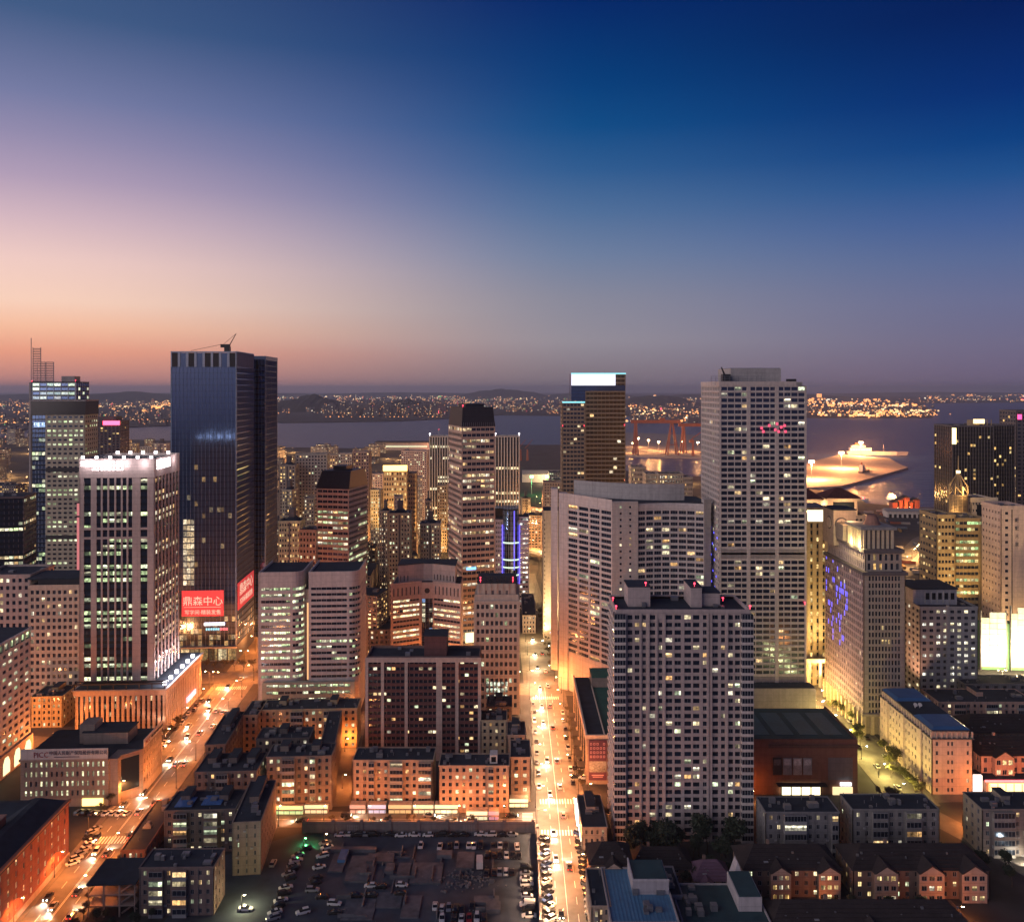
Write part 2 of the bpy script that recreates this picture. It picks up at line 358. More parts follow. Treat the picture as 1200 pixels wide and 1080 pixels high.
def block(label, xl, xr, d, D, nf, nc, wall, rz=0, lit=.18, pal=HOME, fh=2.9, balc=(), stairs=2, name='apartment_block', group=None, sidew=True,
          roofm=None, z0=0, finish=True, boost=1, ncs=None, wf=.42, base_m=None, Wd=None, shop=0, dorm=False):
    """walk-up apartment block: punched windows, glazed balcony stacks, flat tarred roof with stair heads"""
    Wd = Wd or (xr-xl)/FPX*d; z = nf*fh+.6+shop
    b = Bld(name, label, xl, d, rz, 'apartment building', group); b.W, b.D, b.z = Wd, D, z
    rec = .22; core(b, Wd, D, z-.5, rec, wall); S = sides(Wd, D)
    cw = (Wd-1.2)/nc
    inb = lambda i, j: any(a <= i <= c for a, c in balc)
    if shop: b.p('shop_wall', wall).bx(0, Wd, 0, D, 0, shop)
    kw = dict(wm=wall, rec=rec, hf=.5, split=2, boost=boost)
    facade(b, S['f'][0], Wd, shop, z-.3, nc, nf, wf=wf, lit=lit, pal=pal, skip=inb, **kw)
    n2 = ncs or max(2, int(D/3.6))
    for k in 'rl': facade(b, S[k][0], D, shop, z-.3, n2, nf, wf=.34, lit=lit*.7, pal=pal, name='side_facade', **kw)
    b.p('back_wall', wall).bx(0, Wd, D-rec, D, shop, z-.32)
    roof_cap(b, Wd, D, z-.3, wall, par=.45, t=.25, clutter=5, rm=roofm)
    fr = S['f'][0]
    for a, c in balc:                                   # stacks of glazed balconies
        u0, u1 = .6+a*cw+.25, .6+(c+1)*cw-.25
        for j in range(nf):
            zz = shop+j*fh
            b.p('balcony', b.rnd.choice([wall, wall, CONC, MATS['frame']])).box(fr, u0, u1, 0, 1.25, zz+.05, zz+1.0)
            b.p('balcony_slab', CONC).box(fr, u0-.06, u1+.06, 0, 1.32, zz-.06, zz+.05)
            b.p('balcony_core', wall).box(fr, u0+.1, u1-.1, -.1, 1.1, zz+1.0, zz+fh-.06)
            n = max(2, int((u1-u0)/1.1)); w = (u1-u0-.1)/n
            on = b.rnd.random() < lit*1.6; col = lamp_col(pal, b.rnd, .8*boost) if on else DARK
            b.wins.append((fr, (u0+.05, 1.16, zz+1.05), u1-u0-.1, fh-1.2, col, PANE, MATS['frame'], n))
    for k in range(stairs):
        x = Wd*(k+.5)/stairs+b.rnd.uniform(-1,1); w = 1.6
        b.p('stair_head', wall).bx(max(x-w,.5), min(x+w, Wd-.5), D*.45, D-.9, z-.2, z+2.0)
        b.p('stair_roof', ROOF).bx(max(x-w,.5)-.15, min(x+w, Wd-.5)+.15, D*.45-.15, D-.75, z+2.0, z+2.2)
    for k in range(int(Wd/5)+2):                       # drainpipes, roof vents and aerials
        u = .3+(Wd-.6)*k/(int(Wd/5)+1); b.p('drainpipe', METAL).box(fr, u-.06, u+.06, 0, .14, shop, z-.3)
        x = b.rnd.uniform(.8, Wd-.8); y = b.rnd.uniform(.8, D-.8); b.p('vent_pipe', METAL).tube([(x,y,z-.3),(x,y,z+b.rnd.uniform(.4,1.1))], .12)
        if k % 2: x = b.rnd.uniform(.8, Wd-.8); h_ = b.rnd.uniform(1.5,3.4); y = b.rnd.uniform(.8, D-.8); b.p('aerial', DKMETAL).tube([(x,y,z-.3),(x,y,z+h_)], .05, .03); b.p('water_tank', METAL).bx(x, x+.9, max(.4,y-1.6), max(.4,y-1.6)+.8, z-.2, z+.7)
    for k in range(int(Wd*nf/14)):                      # air conditioner boxes under windows
        u = b.rnd.uniform(1, Wd-2); j = b.rnd.randrange(nf)
        b.p('air_conditioner', MATS['frame']).box(fr, u, u+.85, 0.0, .38, shop+j*fh+.15, shop+j*fh+.7)
    if finish: b.done()
    return b

def text_mesh(s, size, ext, m, name, parent, loc, rz, align='CENTER', sx=1):
    cu = bpy.data.curves.new(name, 'FONT'); cu.body = s; cu.size = size; cu.extrude = ext; cu.align_x = align; cu.resolution_u = 2
    o = bpy.data.objects.new(name, cu); COL.objects.link(o)
    dg = bpy.context.evaluated_depsgraph_get(); me = bpy.data.meshes.new_from_object(o.evaluated_get(dg))
    bpy.data.objects.remove(o); bpy.data.curves.remove(cu)
    me.materials.clear(); me.materials.append(m)
    t = bpy.data.objects.new(name, me); COL.objects.link(t); t.parent = parent
    t.location = loc; t.rotation_euler = (R(90),0,rz); t.scale = (sx,1,1); return t
def point(parent, loc, power, col, rad=.4, name='light', kind='POINT', spot=None, aim=None):
    L = bpy.data.lights.new(name, kind); L.energy = power; L.color = col; L.shadow_soft_size = rad
    if kind == 'SPOT': L.spot_size = spot; L.spot_blend = .6
    o = bpy.data.objects.new(name, L); COL.objects.link(o); o.parent = parent; o.location = loc
    if aim: o.rotation_euler = Vector(aim).to_track_quat('-Z','Y').to_euler()
    return o
HAZE = 5.5e-5
# ------------------------------------------------------------------ setting
def struct(name, mb, m):
    return tag(mb.build(name, m), kind='structure')
GROUND = mat('city_ground', (.055,.055,.058), .9, .35, streak=False, scale=.02)
ASPH = mat('asphalt', (.15,.143,.132), .75, .3, streak=False, scale=.05)
PAVE = mat('paving', (.17,.155,.14), .85, .22, streak=False, scale=.08)
LINE = mat('road_paint', (.75,.74,.70), .6, .15, streak=False)
YARD = mat('yard_concrete', (.055,.072,.10), .9, .35, streak=False, scale=.035)
FARL = mat('far_earth', (.045,.045,.05), .95, .3, streak=False, scale=.002)
HILL = mat('hill_scrub', (.028,.032,.03), 1, .3, streak=False, scale=.004)
QUAY = mat('quay_concrete', (.34,.30,.27), .85, .2, streak=False, scale=.01)

def pxy(x, y): d = DG(y); return (PX(x, d), d)
# water: one sheet to the horizon, rippled
def water():
    m = bpy.data.materials.new('sea_water'); m.use_nodes = True; n = m.node_tree.nodes; l = m.node_tree.links; p = n['Principled BSDF']
    p.inputs['Base Color'].default_value = (.015,.05,.16,1); p.inputs['Roughness'].default_value = .3; p.inputs['Specular IOR Level'].default_value = .12
    g = n.new('ShaderNodeNewGeometry'); mp = n.new('ShaderNodeMapping'); mp.inputs['Scale'].default_value = (.02,.035,.02); l.new(g.outputs['Position'], mp.inputs[0])
    t = n.new('ShaderNodeTexNoise'); t.inputs['Scale'].default_value = 1; t.inputs['Detail'].default_value = 8; t.inputs['Roughness'].default_value = .65; l.new(mp.outputs[0], t.inputs[0])
    b = n.new('ShaderNodeBump'); b.inputs['Strength'].default_value = .9; b.inputs['Distance'].default_value = 14; l.new(t.outputs[0], b.inputs['Height']); l.new(b.outputs[0], p.inputs['Normal'])
    return m
mb = MB(); mb.bx(-32000, 32000, 900, 32000, -12, -3); struct('sea', mb, water())
shore = [(-9000,2900),(PX(60,2900),2900),(PX(200,2700),2700),(PX(325,2400),2400),(PX(470,2330),2330),(PX(532,2330),2330),(PX(600,2500),2500),(PX(690,2500),2500),(PX(722,1760),1760),(PX(760,1620),1620),
         (PX(830,1600),1600),(PX(900,1480),1480),(PX(948,1400),1400),(PX(1000,1330),1330),(PX(1015,1230),1230),(PX(1060,1190),1190),(PX(1200,1170),1170),(3000,1100),(3000,100),(3000,-2600),(-3000,-2600),(-9000,100)]
mb = MB(); mb.prism(shore[::-1], -12, 0); struct('ground', mb, GROUND)
# far shore
far = [(-30000,3900),(PX(0,3700),3700),(PX(150,3650),3650),(PX(330,4300),4300),(PX(420,4250),4250),(PX(540,4900),4900),(PX(585,5300),5300),(PX(735,5100),5100),(PX(830,4900),4900),(PX(940,4850),4850),
       (PX(1092,4850),4850),(PX(1096,5600),5600),(PX(1080,9500),9500),(PX(1300,10500),10500),(30000,11000),(30000,30000),(-30000,30000)]
mb = MB(); mb.prism(far, -12, 1); struct('far_shore', mb, FARL)
# sand spit in the bay
spit = [pxy(300,491),pxy(380,490),pxy(470,488),pxy(556,486.5),pxy(548,489),pxy(470,493),pxy(380,494.5),pxy(330,495)]
mb = MB(); mb.prism(spit, -12, .5); struct('sand_spit', mb, FARL)
# shipyard tongue and the lit pier
yard = [(PX(700,2500),2500),(PX(735,2080),2080),(PX(830,2030),2030),(PX(900,2000),2000),(PX(900,2900),2900),(PX(830,3000),3000),(PX(720,3200),3200)]
mb = MB(); mb.prism(yard, -12, .6); struct('shipyard_ground', mb, QUAY)
pier = [(PX(930,1405),1405),(PX(985,1440),1440),(PX(1004,1500),1500),(PX(1064,1775),1775),(PX(1056,1835),1835),(PX(1042,2010),2010),(PX(985,2130),2130),(PX(930,1800),1800)]
mb = MB(); mb.prism(pier, -12, .8); struct('pier', mb, QUAY)

# hills: displaced mounds
def hill(name, x, d, wpx, ytop, depth, seed, m=HILL):
    rnd = random.Random(seed); mb = MB(); n, k = 40, 10; hw = wpx/FPX*d/2; top = ZY(ytop, d); cx = PX(x, d)
    prof = []; ph = [rnd.uniform(0,6.3) for _ in range(5)]
    for i in range(n+1):
        t = -1+2*i/n; e = max(0, 1-t*t)**.8
        prof.append(top*e*(1+.05*sin(7*t+ph[0])+.035*sin(17*t+ph[1])+.02*sin(37*t+ph[2])))
    for j in range(k+1):
        s = -1+2*j/k
        for i in range(n+1):
            t = -1+2*i/n
            mb.v.append((cx+t*hw, d+s*depth, 1.2+prof[i]*max(0,1-s*s)*(1+.08*sin(9*s+5*t+ph[3]))))
    for j in range(k):
        for i in range(n):
            a = j*(n+1)+i; mb.f.append((a,a+1,a+n+2,a+n+1)); mb.mi.append(0)
    return struct(name, mb, m)
hill('hill', 364, 6400, 90, 464, 500, 1); hill('hill', 474, 5900, 66, 469, 400, 2); hill('hill', 590, 15000, 110, 456.5, 1500, 3)
hill('hill', 150, 11000, 190, 460, 1500, 4); hill('hill', 60, 13000, 160, 461.5, 1500, 5); hill('hill', 770, 9000, 90, 464, 700, 6)
hill('hill', 690, 16000, 110, 459.5, 1500, 7); hill('hill', 880, 14000, 240, 460.5, 1200, 8); hill('hill', 1110, 22000, 300, 459.5, 2000, 9); hill('hill', 480, 20000, 260, 460, 2500, 10); hill('hill', 260, 18000, 260, 459.5, 2000, 12)

# ---------------------------------------------------------------- roads
def strip(pts, w, z, mb, off=0):
    """flat ribbon along pts"""
    L = []
    for i, p in enumerate(pts):
        a = Vector(pts[max(i-1,0)]); c = Vector(pts[min(i+1,len(pts)-1)]); t = (c-a).normalized(); nrm_ = Vector((t.y,-t.x))
        q = Vector(p)+nrm_*off; L.append((q-nrm_*w/2, q+nrm_*w/2))
    b = len(mb.v)
    for a, c in L: mb.v += [(a.x,a.y,z),(c.x,c.y,z)]
    for i in range(len(L)-1): mb.f.append((b+2*i,b+2*i+1,b+2*i+3,b+2*i+2)); mb.mi.append(0)
def slab(pts, w, z0, z1, mb, off=0):
    for i in range(len(pts)-1):
        a, c = Vector(pts[i]), Vector(pts[i+1]); t = (c-a); ln = t.length; t.normalize()
        fr = (a.x, a.y, t.x, t.y); mb.box(fr, 0, ln, off-w/2, off+w/2, z0, z1)
def lerp(a, b, t): return (a[0]+(b[0]-a[0])*t, a[1]+(b[1]-a[1])*t)
AVE = [(-139,180),(-143.5,264),(-149.5,370),(-155.5,478),(-158,500),(-170,640),(-196,900)]        # the wide avenue on the left
MID = [(17.5,180),(17.5,264),(18,340),(18,470),(14,640),(9,760)]                                # the central street
CR1 = [(-92,327),(-40,327),(9,327)]                                                               # street before the cream shops
CR2 = [(-420,470),(-250,478),(-158,488),(-60,474),(15,468),(120,466),(170,462)]                    # cross street behind
LANE = [(-69,337),(-73,375),(-80,440),(-85,470)]
RST = [(160,338),(163,400),(163,462),(150,560)]                                                    # street beside the cream hotel
RST2 = [(158,338),(176,300),(186,262),(200,200)]
LST = [(-330,400),(-235,400),(-190,392),(-160,385)]                                                # glowing side street, left
SHOPST = [(168,345),(215,348),(300,352)]
SITE = [(168,464),(260,478),(330,484),(430,486)]
ROADS = {'avenue':(AVE,17),'central_street':(MID,17),'cross_street':(CR1,12),'back_cross_street':(CR2,18),'lane':(LANE,8),'hotel_street':(RST,14),'corner_street':(RST2,11),'side_street':(LST,14),'shop_street':(SHOPST,10),'site_road':(SITE,24)}
for i, (k, (pts, w)) in enumerate(ROADS.items()):
    mb = MB(); strip(pts, w, .006+.005*i, mb); struct(k, mb, ASPH)
mb = MB()
for pts, w, o in ((AVE[:4],2.4,9.8),(AVE[:4],2.4,-9.8),(AVE[4:],3,10),(MID[:4],2.6,9.8),(MID[3:],3,9.8),(MID[3:],3,-9.8),(RST[:3],2.5,-8.3),(RST[:3],2.5,8.3),(LANE,1.6,4.8),(LANE,1.6,-4.8)):
    slab(pts, w, 0, .14, mb, o)
struct('pavement', mb, PAVE)
mb = MB()
def dashes(pts, off, step, ln, w, z):
    for i in range(len(pts)-1):
        a, c = Vector(pts[i]), Vector(pts[i+1]); t = c-a; L = t.length; t.normalize(); s = 0
        while s+ln < L:
            p = a+t*s; q = a+t*(s+ln); strip([tuple(p),tuple(q)], w, z, mb, off); s += step
for o in (-4.2,4.2): dashes(AVE[:4], o, 9, 4, .18, .10)
strip(AVE[:4], .16, .10, mb, -.2); strip(AVE[:4], .16, .10, mb, .2)
strip(MID[:4], .16, .10, mb); dashes(MID[:4], 3.3, 9, 4, .16, .10); dashes(MID[:4], -3.3, 9, 4, .16, .10)
strip(CR1, .16, .10, mb)
def zebra(c, along, across, n, ln, w=.5, gap=1.1):
    ax, ay = along
    for i in range(n):
        o = (i-(n-1)/2)*gap; p = (c[0]+across[0]*o, c[1]+across[1]*o)
        strip([(p[0]-ax*ln/2,p[1]-ay*ln/2),(p[0]+ax*ln/2,p[1]+ay*ln/2)], w, .11, mb)
zebra((17.8,317),(0,1),(1,0),13,4); zebra((18,341),(0,1),(1,0),13,4); zebra((18,455),(0,1),(1,0),13,4)
zebra((-154,470),(-.06,1),(1,.06),16,5); zebra((-145,312),(-.06,1),(1,.06),16,5); zebra((6,327),(1,0),(0,1),9,4)
struct('road_markings', mb, LINE)

# viaduct and port roads beyond the towers, lit by their lamps
def viaduct(label, pts, w, z, x=None):
    b = thing('viaduct', label, 'bridge', (0,0,0)); mb = MB(); slab(pts, w, z-1.6, z, mb); mb.build('deck', CONC, b)
    for s in (-1,1):
        m2 = MB(); slab(pts, .35, z, z+1.0, m2, s*(w/2-.2)); m2.build('railing', CONC, b)
    for i in range(len(pts)-1):
        a, c = Vector(pts[i]), Vector(pts[i+1]); n = max(1,int((c-a).length/35))
        for k in range(n):
            p = a+(c-a)*(k+.5)/n; m3 = MB(); m3.bx(p.x-1.2,p.x+1.2,p.y-.9,p.y+.9,0,z-1.6); m3.build('pillar', CONC, b)
    return b
viaduct('curving lamp-lit viaduct right of the striped white tower', [(PX(560,1180),1180),(PX(612,1120),1120),(PX(660,1060),1060),(PX(700,1040),1040)], 16, 9)
viaduct('lower lamp-lit viaduct just behind the blue-lit tower', [(PX(560,880),880),(PX(618,830),830),(PX(660,790),790),(PX(700,770),770)], 13, 9)
mb = MB(); strip([(PX(1058,800),800),(PX(1085,930),930),(PX(1112,1000),1000)], 26, .02, mb); strip([(PX(940,640),640),(PX(1060,760),760),(PX(1062,800),800)], 14, .05, mb); struct('port_road', mb, ASPH)

# the evening haze over city and bay
HZM = bpy.data.materials.new('haze_air'); HZM.use_nodes = True; n_ = HZM.node_tree.nodes; n_.remove(n_['Principled BSDF'])
pv_ = n_.new('ShaderNodeVolumePrincipled'); pv_.inputs['Density'].default_value = HAZE; pv_.inputs['Color'].default_value = (.82,.86,1.0,1); pv_.inputs['Anisotropy'].default_value = .2
HZM.node_tree.links.new(pv_.outputs[0], n_['Material Output'].inputs['Volume'])
if HAZE > 0:
    mb = MB(); mb.bx(-33000, 33000, -2700, 33000, -14, 240); tag(mb.build('haze', HZM), 'thin mauve evening haze over the city and bay', 'haze', kind='stuff')
# ------------------------------------------------------------------ towers
ST_GREY = wallm(.36,.34,.33); ST_PINK = wallm(.44,.37,.34); ST_CREAM = wallm(.50,.44,.36); ST_WHITE = wallm(.55,.53,.50); ST_TAN = wallm(.40,.33,.26)
ST_DARK = wallm(.12,.11,.12); DKRED = wallm(.13,.06,.06); BRICK = wallm(.30,.11,.08); CONCW = wallm(.33,.31,.30); LILAC = wallm(.42,.39,.42)
DMUL = mat('dark_mullion', (.17,.23,.33), .45, .05, metal=.6)
DKGL = mat('dark_spandrel_glass', (.012,.016,.022), .12, 0, spec=.6)
BLUEGL = mat('blue_spandrel_glass', (.13,.20,.36), .14, 0, metal=1)
SILV = mat('silver_mullion', (.34,.38,.46), .45, .05, metal=.5)
RED = glow('red', (1,.04,.08), 5); REDBAN = mat('red_banner', (.75,.06,.07), .7, .05, emit=(1,.10,.10), es=.42)
WGL = glow('white', (1,.93,.98), 6); BANTXT = glow('banner_text', (1,.62,.45), .9)
LEDBL = glow('led_blue', (.10,.09,1), 2.0); CYAN = glow('cyan', (.25,.85,.95), 1.3); WARMG = glow('warm', (1,.72,.32), 4)
def red_lights(b, pts):
    for x, y, z in pts:
        m = MB(); m.tube([(x,y,z),(x,y,z+.9)], .08); m.bx(x-.28,x+.28,y-.28,y+.28,z+.9,z+1.4)
        m.build('warning_light', RED, b.root)
def glyphs(b, m, fr, u, v, z, n, w, h, gap, name='sign_character', rnd=None):
    """glowing characters too far away to read: strokes, one mesh each"""
    rnd = rnd or b.rnd
    for k in range(n):
        q = MB(); a = u+k*(w+gap); t = w*.13
        for zz in (.02,.46,.86): q.box(fr, a, a+w, v, v+.3, z+h*zz, z+h*zz+t)
        for uu in rnd.sample([.0,.4,.84,.2],3): q.box(fr, a+w*uu, a+w*uu+t, v, v+.26, z+h*rnd.choice([0,.3]), z+h*.98)
        q.build(name, m, b.root)

# --- dark glass tower under its roof crane, and its twin behind
b = tower('glass_tower', 'tallest blue glass tower with red banners and a roof crane', 200, 276, 515, 43, 178, 46, 17, 16, DMUL, wf=.93, hf=.80, rz=GL, lit=.0, pal=WHITE, pv=.06, bv=.02, bm=BLUEGL, pm=COAT, split=1, rec=.3, z0=9, roof=False, finish=False)
W_, D_ = b.W, b.D
q = b.p('crown', SILV); g = b.p('crown_panel', BLUEGL)
for k in range(9):
    u = W_*k/8; q.bx(u-.7 if k else 0, u+.7 if k < 8 else W_, 0, .8, 178, 187)
dk = b.p('crown_slot', DKGL)
for k in range(8): (g if k in (1, 3, 6) else dk).bx(W_*k/8+.7, W_*(k+1)/8-.7, .5, .9, 178, 186.5)
q.bx(0, W_, -.02, .85, 186.6, 187.4); g.bx(W_-.9, W_-.1, .9, D_-.1, 178, 187.2); g.bx(.1, .9, .9, D_-.1, 178, 187.2); g.bx(0, W_, D_-.1, D_, 178, 187)
for k in range(22): q.bx(W_-.3, W_+.12, D_*k/22, D_*k/22+.25, 178, 187.6)
b.p('roof', ROOF).bx(.9, W_-.9, .9, D_-.1, 178, 183)
b.p('entrance_canopy', CONC).bx(-.8, W_+1, -2.2, 0, 8.4, 9.2)
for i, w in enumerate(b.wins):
    if w[0] == (0,0,1,0) and 7 < w[1][0] < 12.5 and 44 < w[1][2] < 86: b.wins[i] = w[:4]+(lamp_col([(1,.72,.4),(1,.8,.52)], b.rnd, .8),)+w[5:]      # cream panes made to glow in place of a reflection in the glass
    elif w[0] == (0,0,1,0) and w[1][2] < 125 and b.rnd.random() < .05: b.wins[i] = w[:4]+(lamp_col(AMBER, b.rnd, .22),)+w[5:]  # scattered dim amber panes, emission standing in for the mirrored city
low = [i for i, w in enumerate(b.wins) if w[1][2] < 26]
for i in low:
    if b.rnd.random() < .34: w = b.wins[i]; b.wins[i] = w[:4]+(lamp_col(AMBER, b.rnd, .45),)+w[5:]
for k in range(14): b.p('lobby_mullion', DKMETAL).bx(W_*k/14, W_*k/14+.3, -.25, 0, 0, 8.4)
for k in range(7): b.wins.append(((0,0,1,0), (W_*k/7+.4, .05, .6), W_/7-.5, 7, lamp_col(AMBER, b.rnd, .7), PANE, MATS['frame_dark'], 3))
bz, bh = 26, 15
m = MB(); m.box((0,0,1,0), 6.7, 31.5, .14, .5, ZY(722,515), ZY(692,515)); bo = m.build('banner', REDBAN, b.root)
text_mesh('鼎森中心', 6.0, .05, BANTXT, 'banner_text', bo, (19.2,-.58,ZY(708.5,515)), 0); text_mesh('写字间·精装发售', 3.0, .05, BANTXT, 'banner_text', bo, (19.2,-.58,ZY(719.5,515)), 0)
m = MB(); m.box((0,0,1,0), 8, 30, -.52+1.1, .62, ZY(711.6,515), ZY(711.2,515)); m.build('banner_rule', BANTXT, bo)
m = MB(); m.box((W_,0,0,1), 2, 40, .14, .5, 30, 46.5); bo = m.build('banner', REDBAN, b.root)
text_mesh('鼎森中心', 8.0, .05, BANTXT, 'banner_text', bo, (W_+.58,21,38.6), R(90)); text_mesh('写字间·精装发售', 4.2, .05, BANTXT, 'banner_text', bo, (W_+.58,21,32.6), R(90))
m = MB(); m.box((0,0,1,0), 20, 32, .14, .45, ZY(733,515), ZY(730,515)); m.build('lit_sign', WGL, b.root)
glyphs(b, CYAN, (0,0,1,0), 21, .14, ZY(739,515), 6, 1.0, 1.4, .4); glyphs(b, glow('redsign',(1,.12,.15),2.2), (0,0,1,0), 29.5, .14, ZY(739,515), 3, 1.2, 1.5, .4)
# roof crane
cr = b.p('roof_crane', DKMETAL); cx, cyy = W_*.82, 6
cr.bx(cx-1.6,cx+1.6,cyy-1.6,cyy+1.6,187,190.5); cr.bx(cx-4,cx+1.5,cyy-1,cyy+1,190,192); cr.tube([(cx+1,cyy,191),(cx+5.2,cyy,198.5)],.3,.2); cr.tube([(cx-3,cyy,191.5),(cx+5.2,cyy,198.5)],.1); cr.tube([(cx-3,cyy,192),(cx-22,cyy,188)],.12)
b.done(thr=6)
b = tower('glass_tower', 'slimmer dark glass tower right behind the tower with red banners', 280, 311, 566, 35, 184, 48, 8, 14, DMUL, wf=.93, hf=.80, rz=GL, lit=.0, pal=WHITE, pv=.05, bv=-.08, bm=DKGL, pm=COAT, split=1, rec=.3, par=2.5, clutter=3)

# --- pale stone tower with the glowing crown, on its colonnaded podium
d0 = 412; b = Bld('office_tower', 'pale stone office tower with glowing white crown beside the avenue', 93, d0, GL, 'tower'); Wd = PX(179,d0)-PX(93,d0); D = 36; z0, z1 = 23, ZY(560,d0)
zt = ZY(541,d0); rec = .5; core(b, Wd, D, zt, rec, ST_PINK, z0=z0)
fr = sides(Wd,D)
px = lambda v: (v-93)/86*Wd
cl = [(px(a),px(c)) for a,c in ((98,106),(112.5,117.5),(119.5,125),(127,133),(135,140.5),(142.5,147),(149,153.5),(163,171))]
kw = dict(hf=.62, rec=rec, wm=ST_PINK, bm=DKGL, bv=-.28, pv=0, split=1, fm=MATS['frame_dark'], rowlit=[.05,.25,.5,.95,.1,.85], pal=GREEN, boost=1.0)
facade(b, fr['f'][0], Wd, z0, z1, 8, 31, cols=cl, **kw)
for k in 'rl': facade(b, fr[k][0], D, z0, z1, 7, 31, wf=.62, name='side_facade', **{**kw, 'pal':WARM})
b.p('back_wall', ST_PINK).bx(0,Wd,D-rec,D,z0,z1)
cm = b.p('crown_wall', ST_PINK); cm.bx(-.1,Wd+.1,-.1,D+.1,z1,zt)
for zz in (z0+(z1-z0)*.745, z0+(z1-z0)*.70): b.p('stone_band', ST_PINK).bx(-.05,Wd+.05,-.05,.3,zz,zz+1.1)
jm = b.p('stone_joint', mat('joint',(.2,.17,.16),.9,0))
for k in range(1,5): jm.bx(-.12,Wd+.12,-.115,-.1,z1+(zt-z1)*k/5,z1+(zt-z1)*k/5+.07)
roof_cap(b, Wd, D, zt, ST_PINK, par=1.5, clutter=5)
glyphs(b, WGL, fr['f'][0], px(108), .12, ZY(551,d0), 4, 3.0, 4.6, .8); glyphs(b, WGL, fr['r'][0], 3, .12, ZY(551,d0), 4, 3.6, 4.6, 1.2); glyphs(b, WGL, fr['f'][0], px(95), .12, ZY(546,d0), 3, 1.4, 2.4, .5)
for k in range(11):
    m = MB(); x = px(96)+(Wd-3)*k/10; m.bx(x-.6,x+.6,D-2.6 if k%2 else .5,D-1.4 if k%2 else 1.3,zt+1.3,zt+2.6); m.build('crown_lamp', WGL, b.root)
for k in range(4): point(b.root, (Wd*(k+.5)/4, -3.0, zt-1), 1100, (1,.86,.95), .5)
for k in range(2): point(b.root, (Wd+3, D*(k+.5)/2, zt-1), 1100, (1,.86,.95), .5)
b.done(thr=4.2)
d0 = 405; b = Bld('tower_podium', 'five-storey columned stone podium under the glowing-crown tower', 88, d0, GL, 'podium'); Wd = 42; D = 55; z = 21; rec = .8
core(b, Wd, D, z, rec, ST_PINK); S = sides(Wd,D)
kw = dict(hf=.66, rec=rec, wm=ST_PINK, bm=DKGL, bv=-.45, split=1, fm=MATS['frame_dark'], lit=.14, pal=WARM)
facade(b, S['f'][0], Wd, 1, 19, 17, 5, wf=.45, **kw)
facade(b, S['r'][0], D, 1, 19, 20, 5, wf=.45, name='side_facade', **kw); facade(b, S['l'][0], D, 1, 19, 20, 5, wf=.45, name='side_facade', **kw)
b.p('plinth', ST_PINK).bx(-.3,Wd+.3,-.3,D,0,1); b.p('entablature', ST_PINK).bx(-.6,Wd+.6,-.6,D+.3,19,z+.4); b.p('cornice', ST_GREY).bx(-1.2,Wd+1.2,-1.2,D+.6,z+.4,z+1.0)
b.p('roof', ROOF).bx(0,Wd,0,D,z+1.0,z+1.2)
pg = b.p('pergola', DKMETAL)
for k in range(8): pg.bx(Wd*k/7-.2,Wd*k/7+.2,-.8,-.4,z+1,z+3.4)
pg.bx(-.8,Wd+.8,-1,-.3,z+3.4,z+3.9); pg.bx(-.5,Wd+.5,2.4,3,z+3.4,z+3.9)
for k in range(6):
    m = MB(); yy = 4+k*8.4; m.bx(Wd-2.6,Wd-1.2,yy,yy+1.4,z+1.2,z+2.6); m.build('flood_lamp', WGL, b.root); point(b.root,(Wd-.6,yy+.7,z+4.5),3200,(1,.88,.97),.4)
m = MB(); m.box(S['r'][0], 30, 44, .05, .8, 4, 6.4); m.build('shop_sign', glow('pinksign',(1,.25,.3),3), b.root)
b.done(thr=4.5)

# --- far-left office tower with lattice mast
d0 = 673; b = Bld('office_tower', 'cream and blue glass tower with a lattice mast, far left', 37, d0, GL, 'tower'); Wd = PX(98,d0)-PX(37,d0); D = 24; z1 = ZY(486,d0)
CR = wallm(.46,.43,.33); core(b, Wd, D, z1, .35, CR); S = sides(Wd,D); gx = Wd*.26
facade(b, S['f'][0], gx, 0, z1, 4, 40, wf=.9, hf=.7, wm=SILV, bm=DKGL, pm=COAT, rowlit=[.0,.1,.5], pal=GREEN, name='glass_bay', marg=.2, pv=-.1)
f2 = (gx+.01,0,1,0)
facade(b, f2, Wd-gx, 0, z1, 7, 40, wf=.62, hf=.44, wm=CR, rowlit=[.05,.2,.6,.9], pal=GREEN, boost=.8)
for k in 'rl': facade(b, S[k][0], D, 0, z1, 6, 40, wf=.5, hf=.44, wm=CR, rowlit=[.05,.3,.7], pal=GREEN, name='side_facade', boost=.8)
for y in (548,627): b.p('plant_floor_band', DKMETAL).bx(gx,Wd+.1,-.06,.3,ZY(y+5,d0),ZY(y,d0))
b.p('upper_band', DKGL).bx(-.4,Wd+.6,-.4,D,z1,ZY(470,d0)); z2 = ZY(470,d0)
b.p('step_cap', ST_GREY).bx(-.6,Wd+.8,-.6,D+.2,z2,z2+1.0)
W2 = Wd*.83; z3 = ZY(448,d0); b.p('crown_wall', DKGL).bx(.35,W2-.35,.35,D-.35,z2+1,z3); facade(b,(0,0,1,0),W2,z2+1,z3,6,4,wf=.9,hf=.6,wm=SILV,bm=DKGL,pm=COAT,lit=.6,pal=GREEN,name='crown'); facade(b,(W2,0,0,1),D,z2+1,z3,6,4,wf=.9,hf=.6,wm=SILV,bm=DKGL,pm=COAT,lit=.3,pal=GREEN,name='crown')
b.p('crown_roof', ROOF).bx(0,W2,0,D,z3,z3+.6); b.p('plant_room', ST_GREY).bx(W2*.62,W2*.92,4,14,z3+.6,z3+5)
lat = b.p('lattice_mast', METAL)
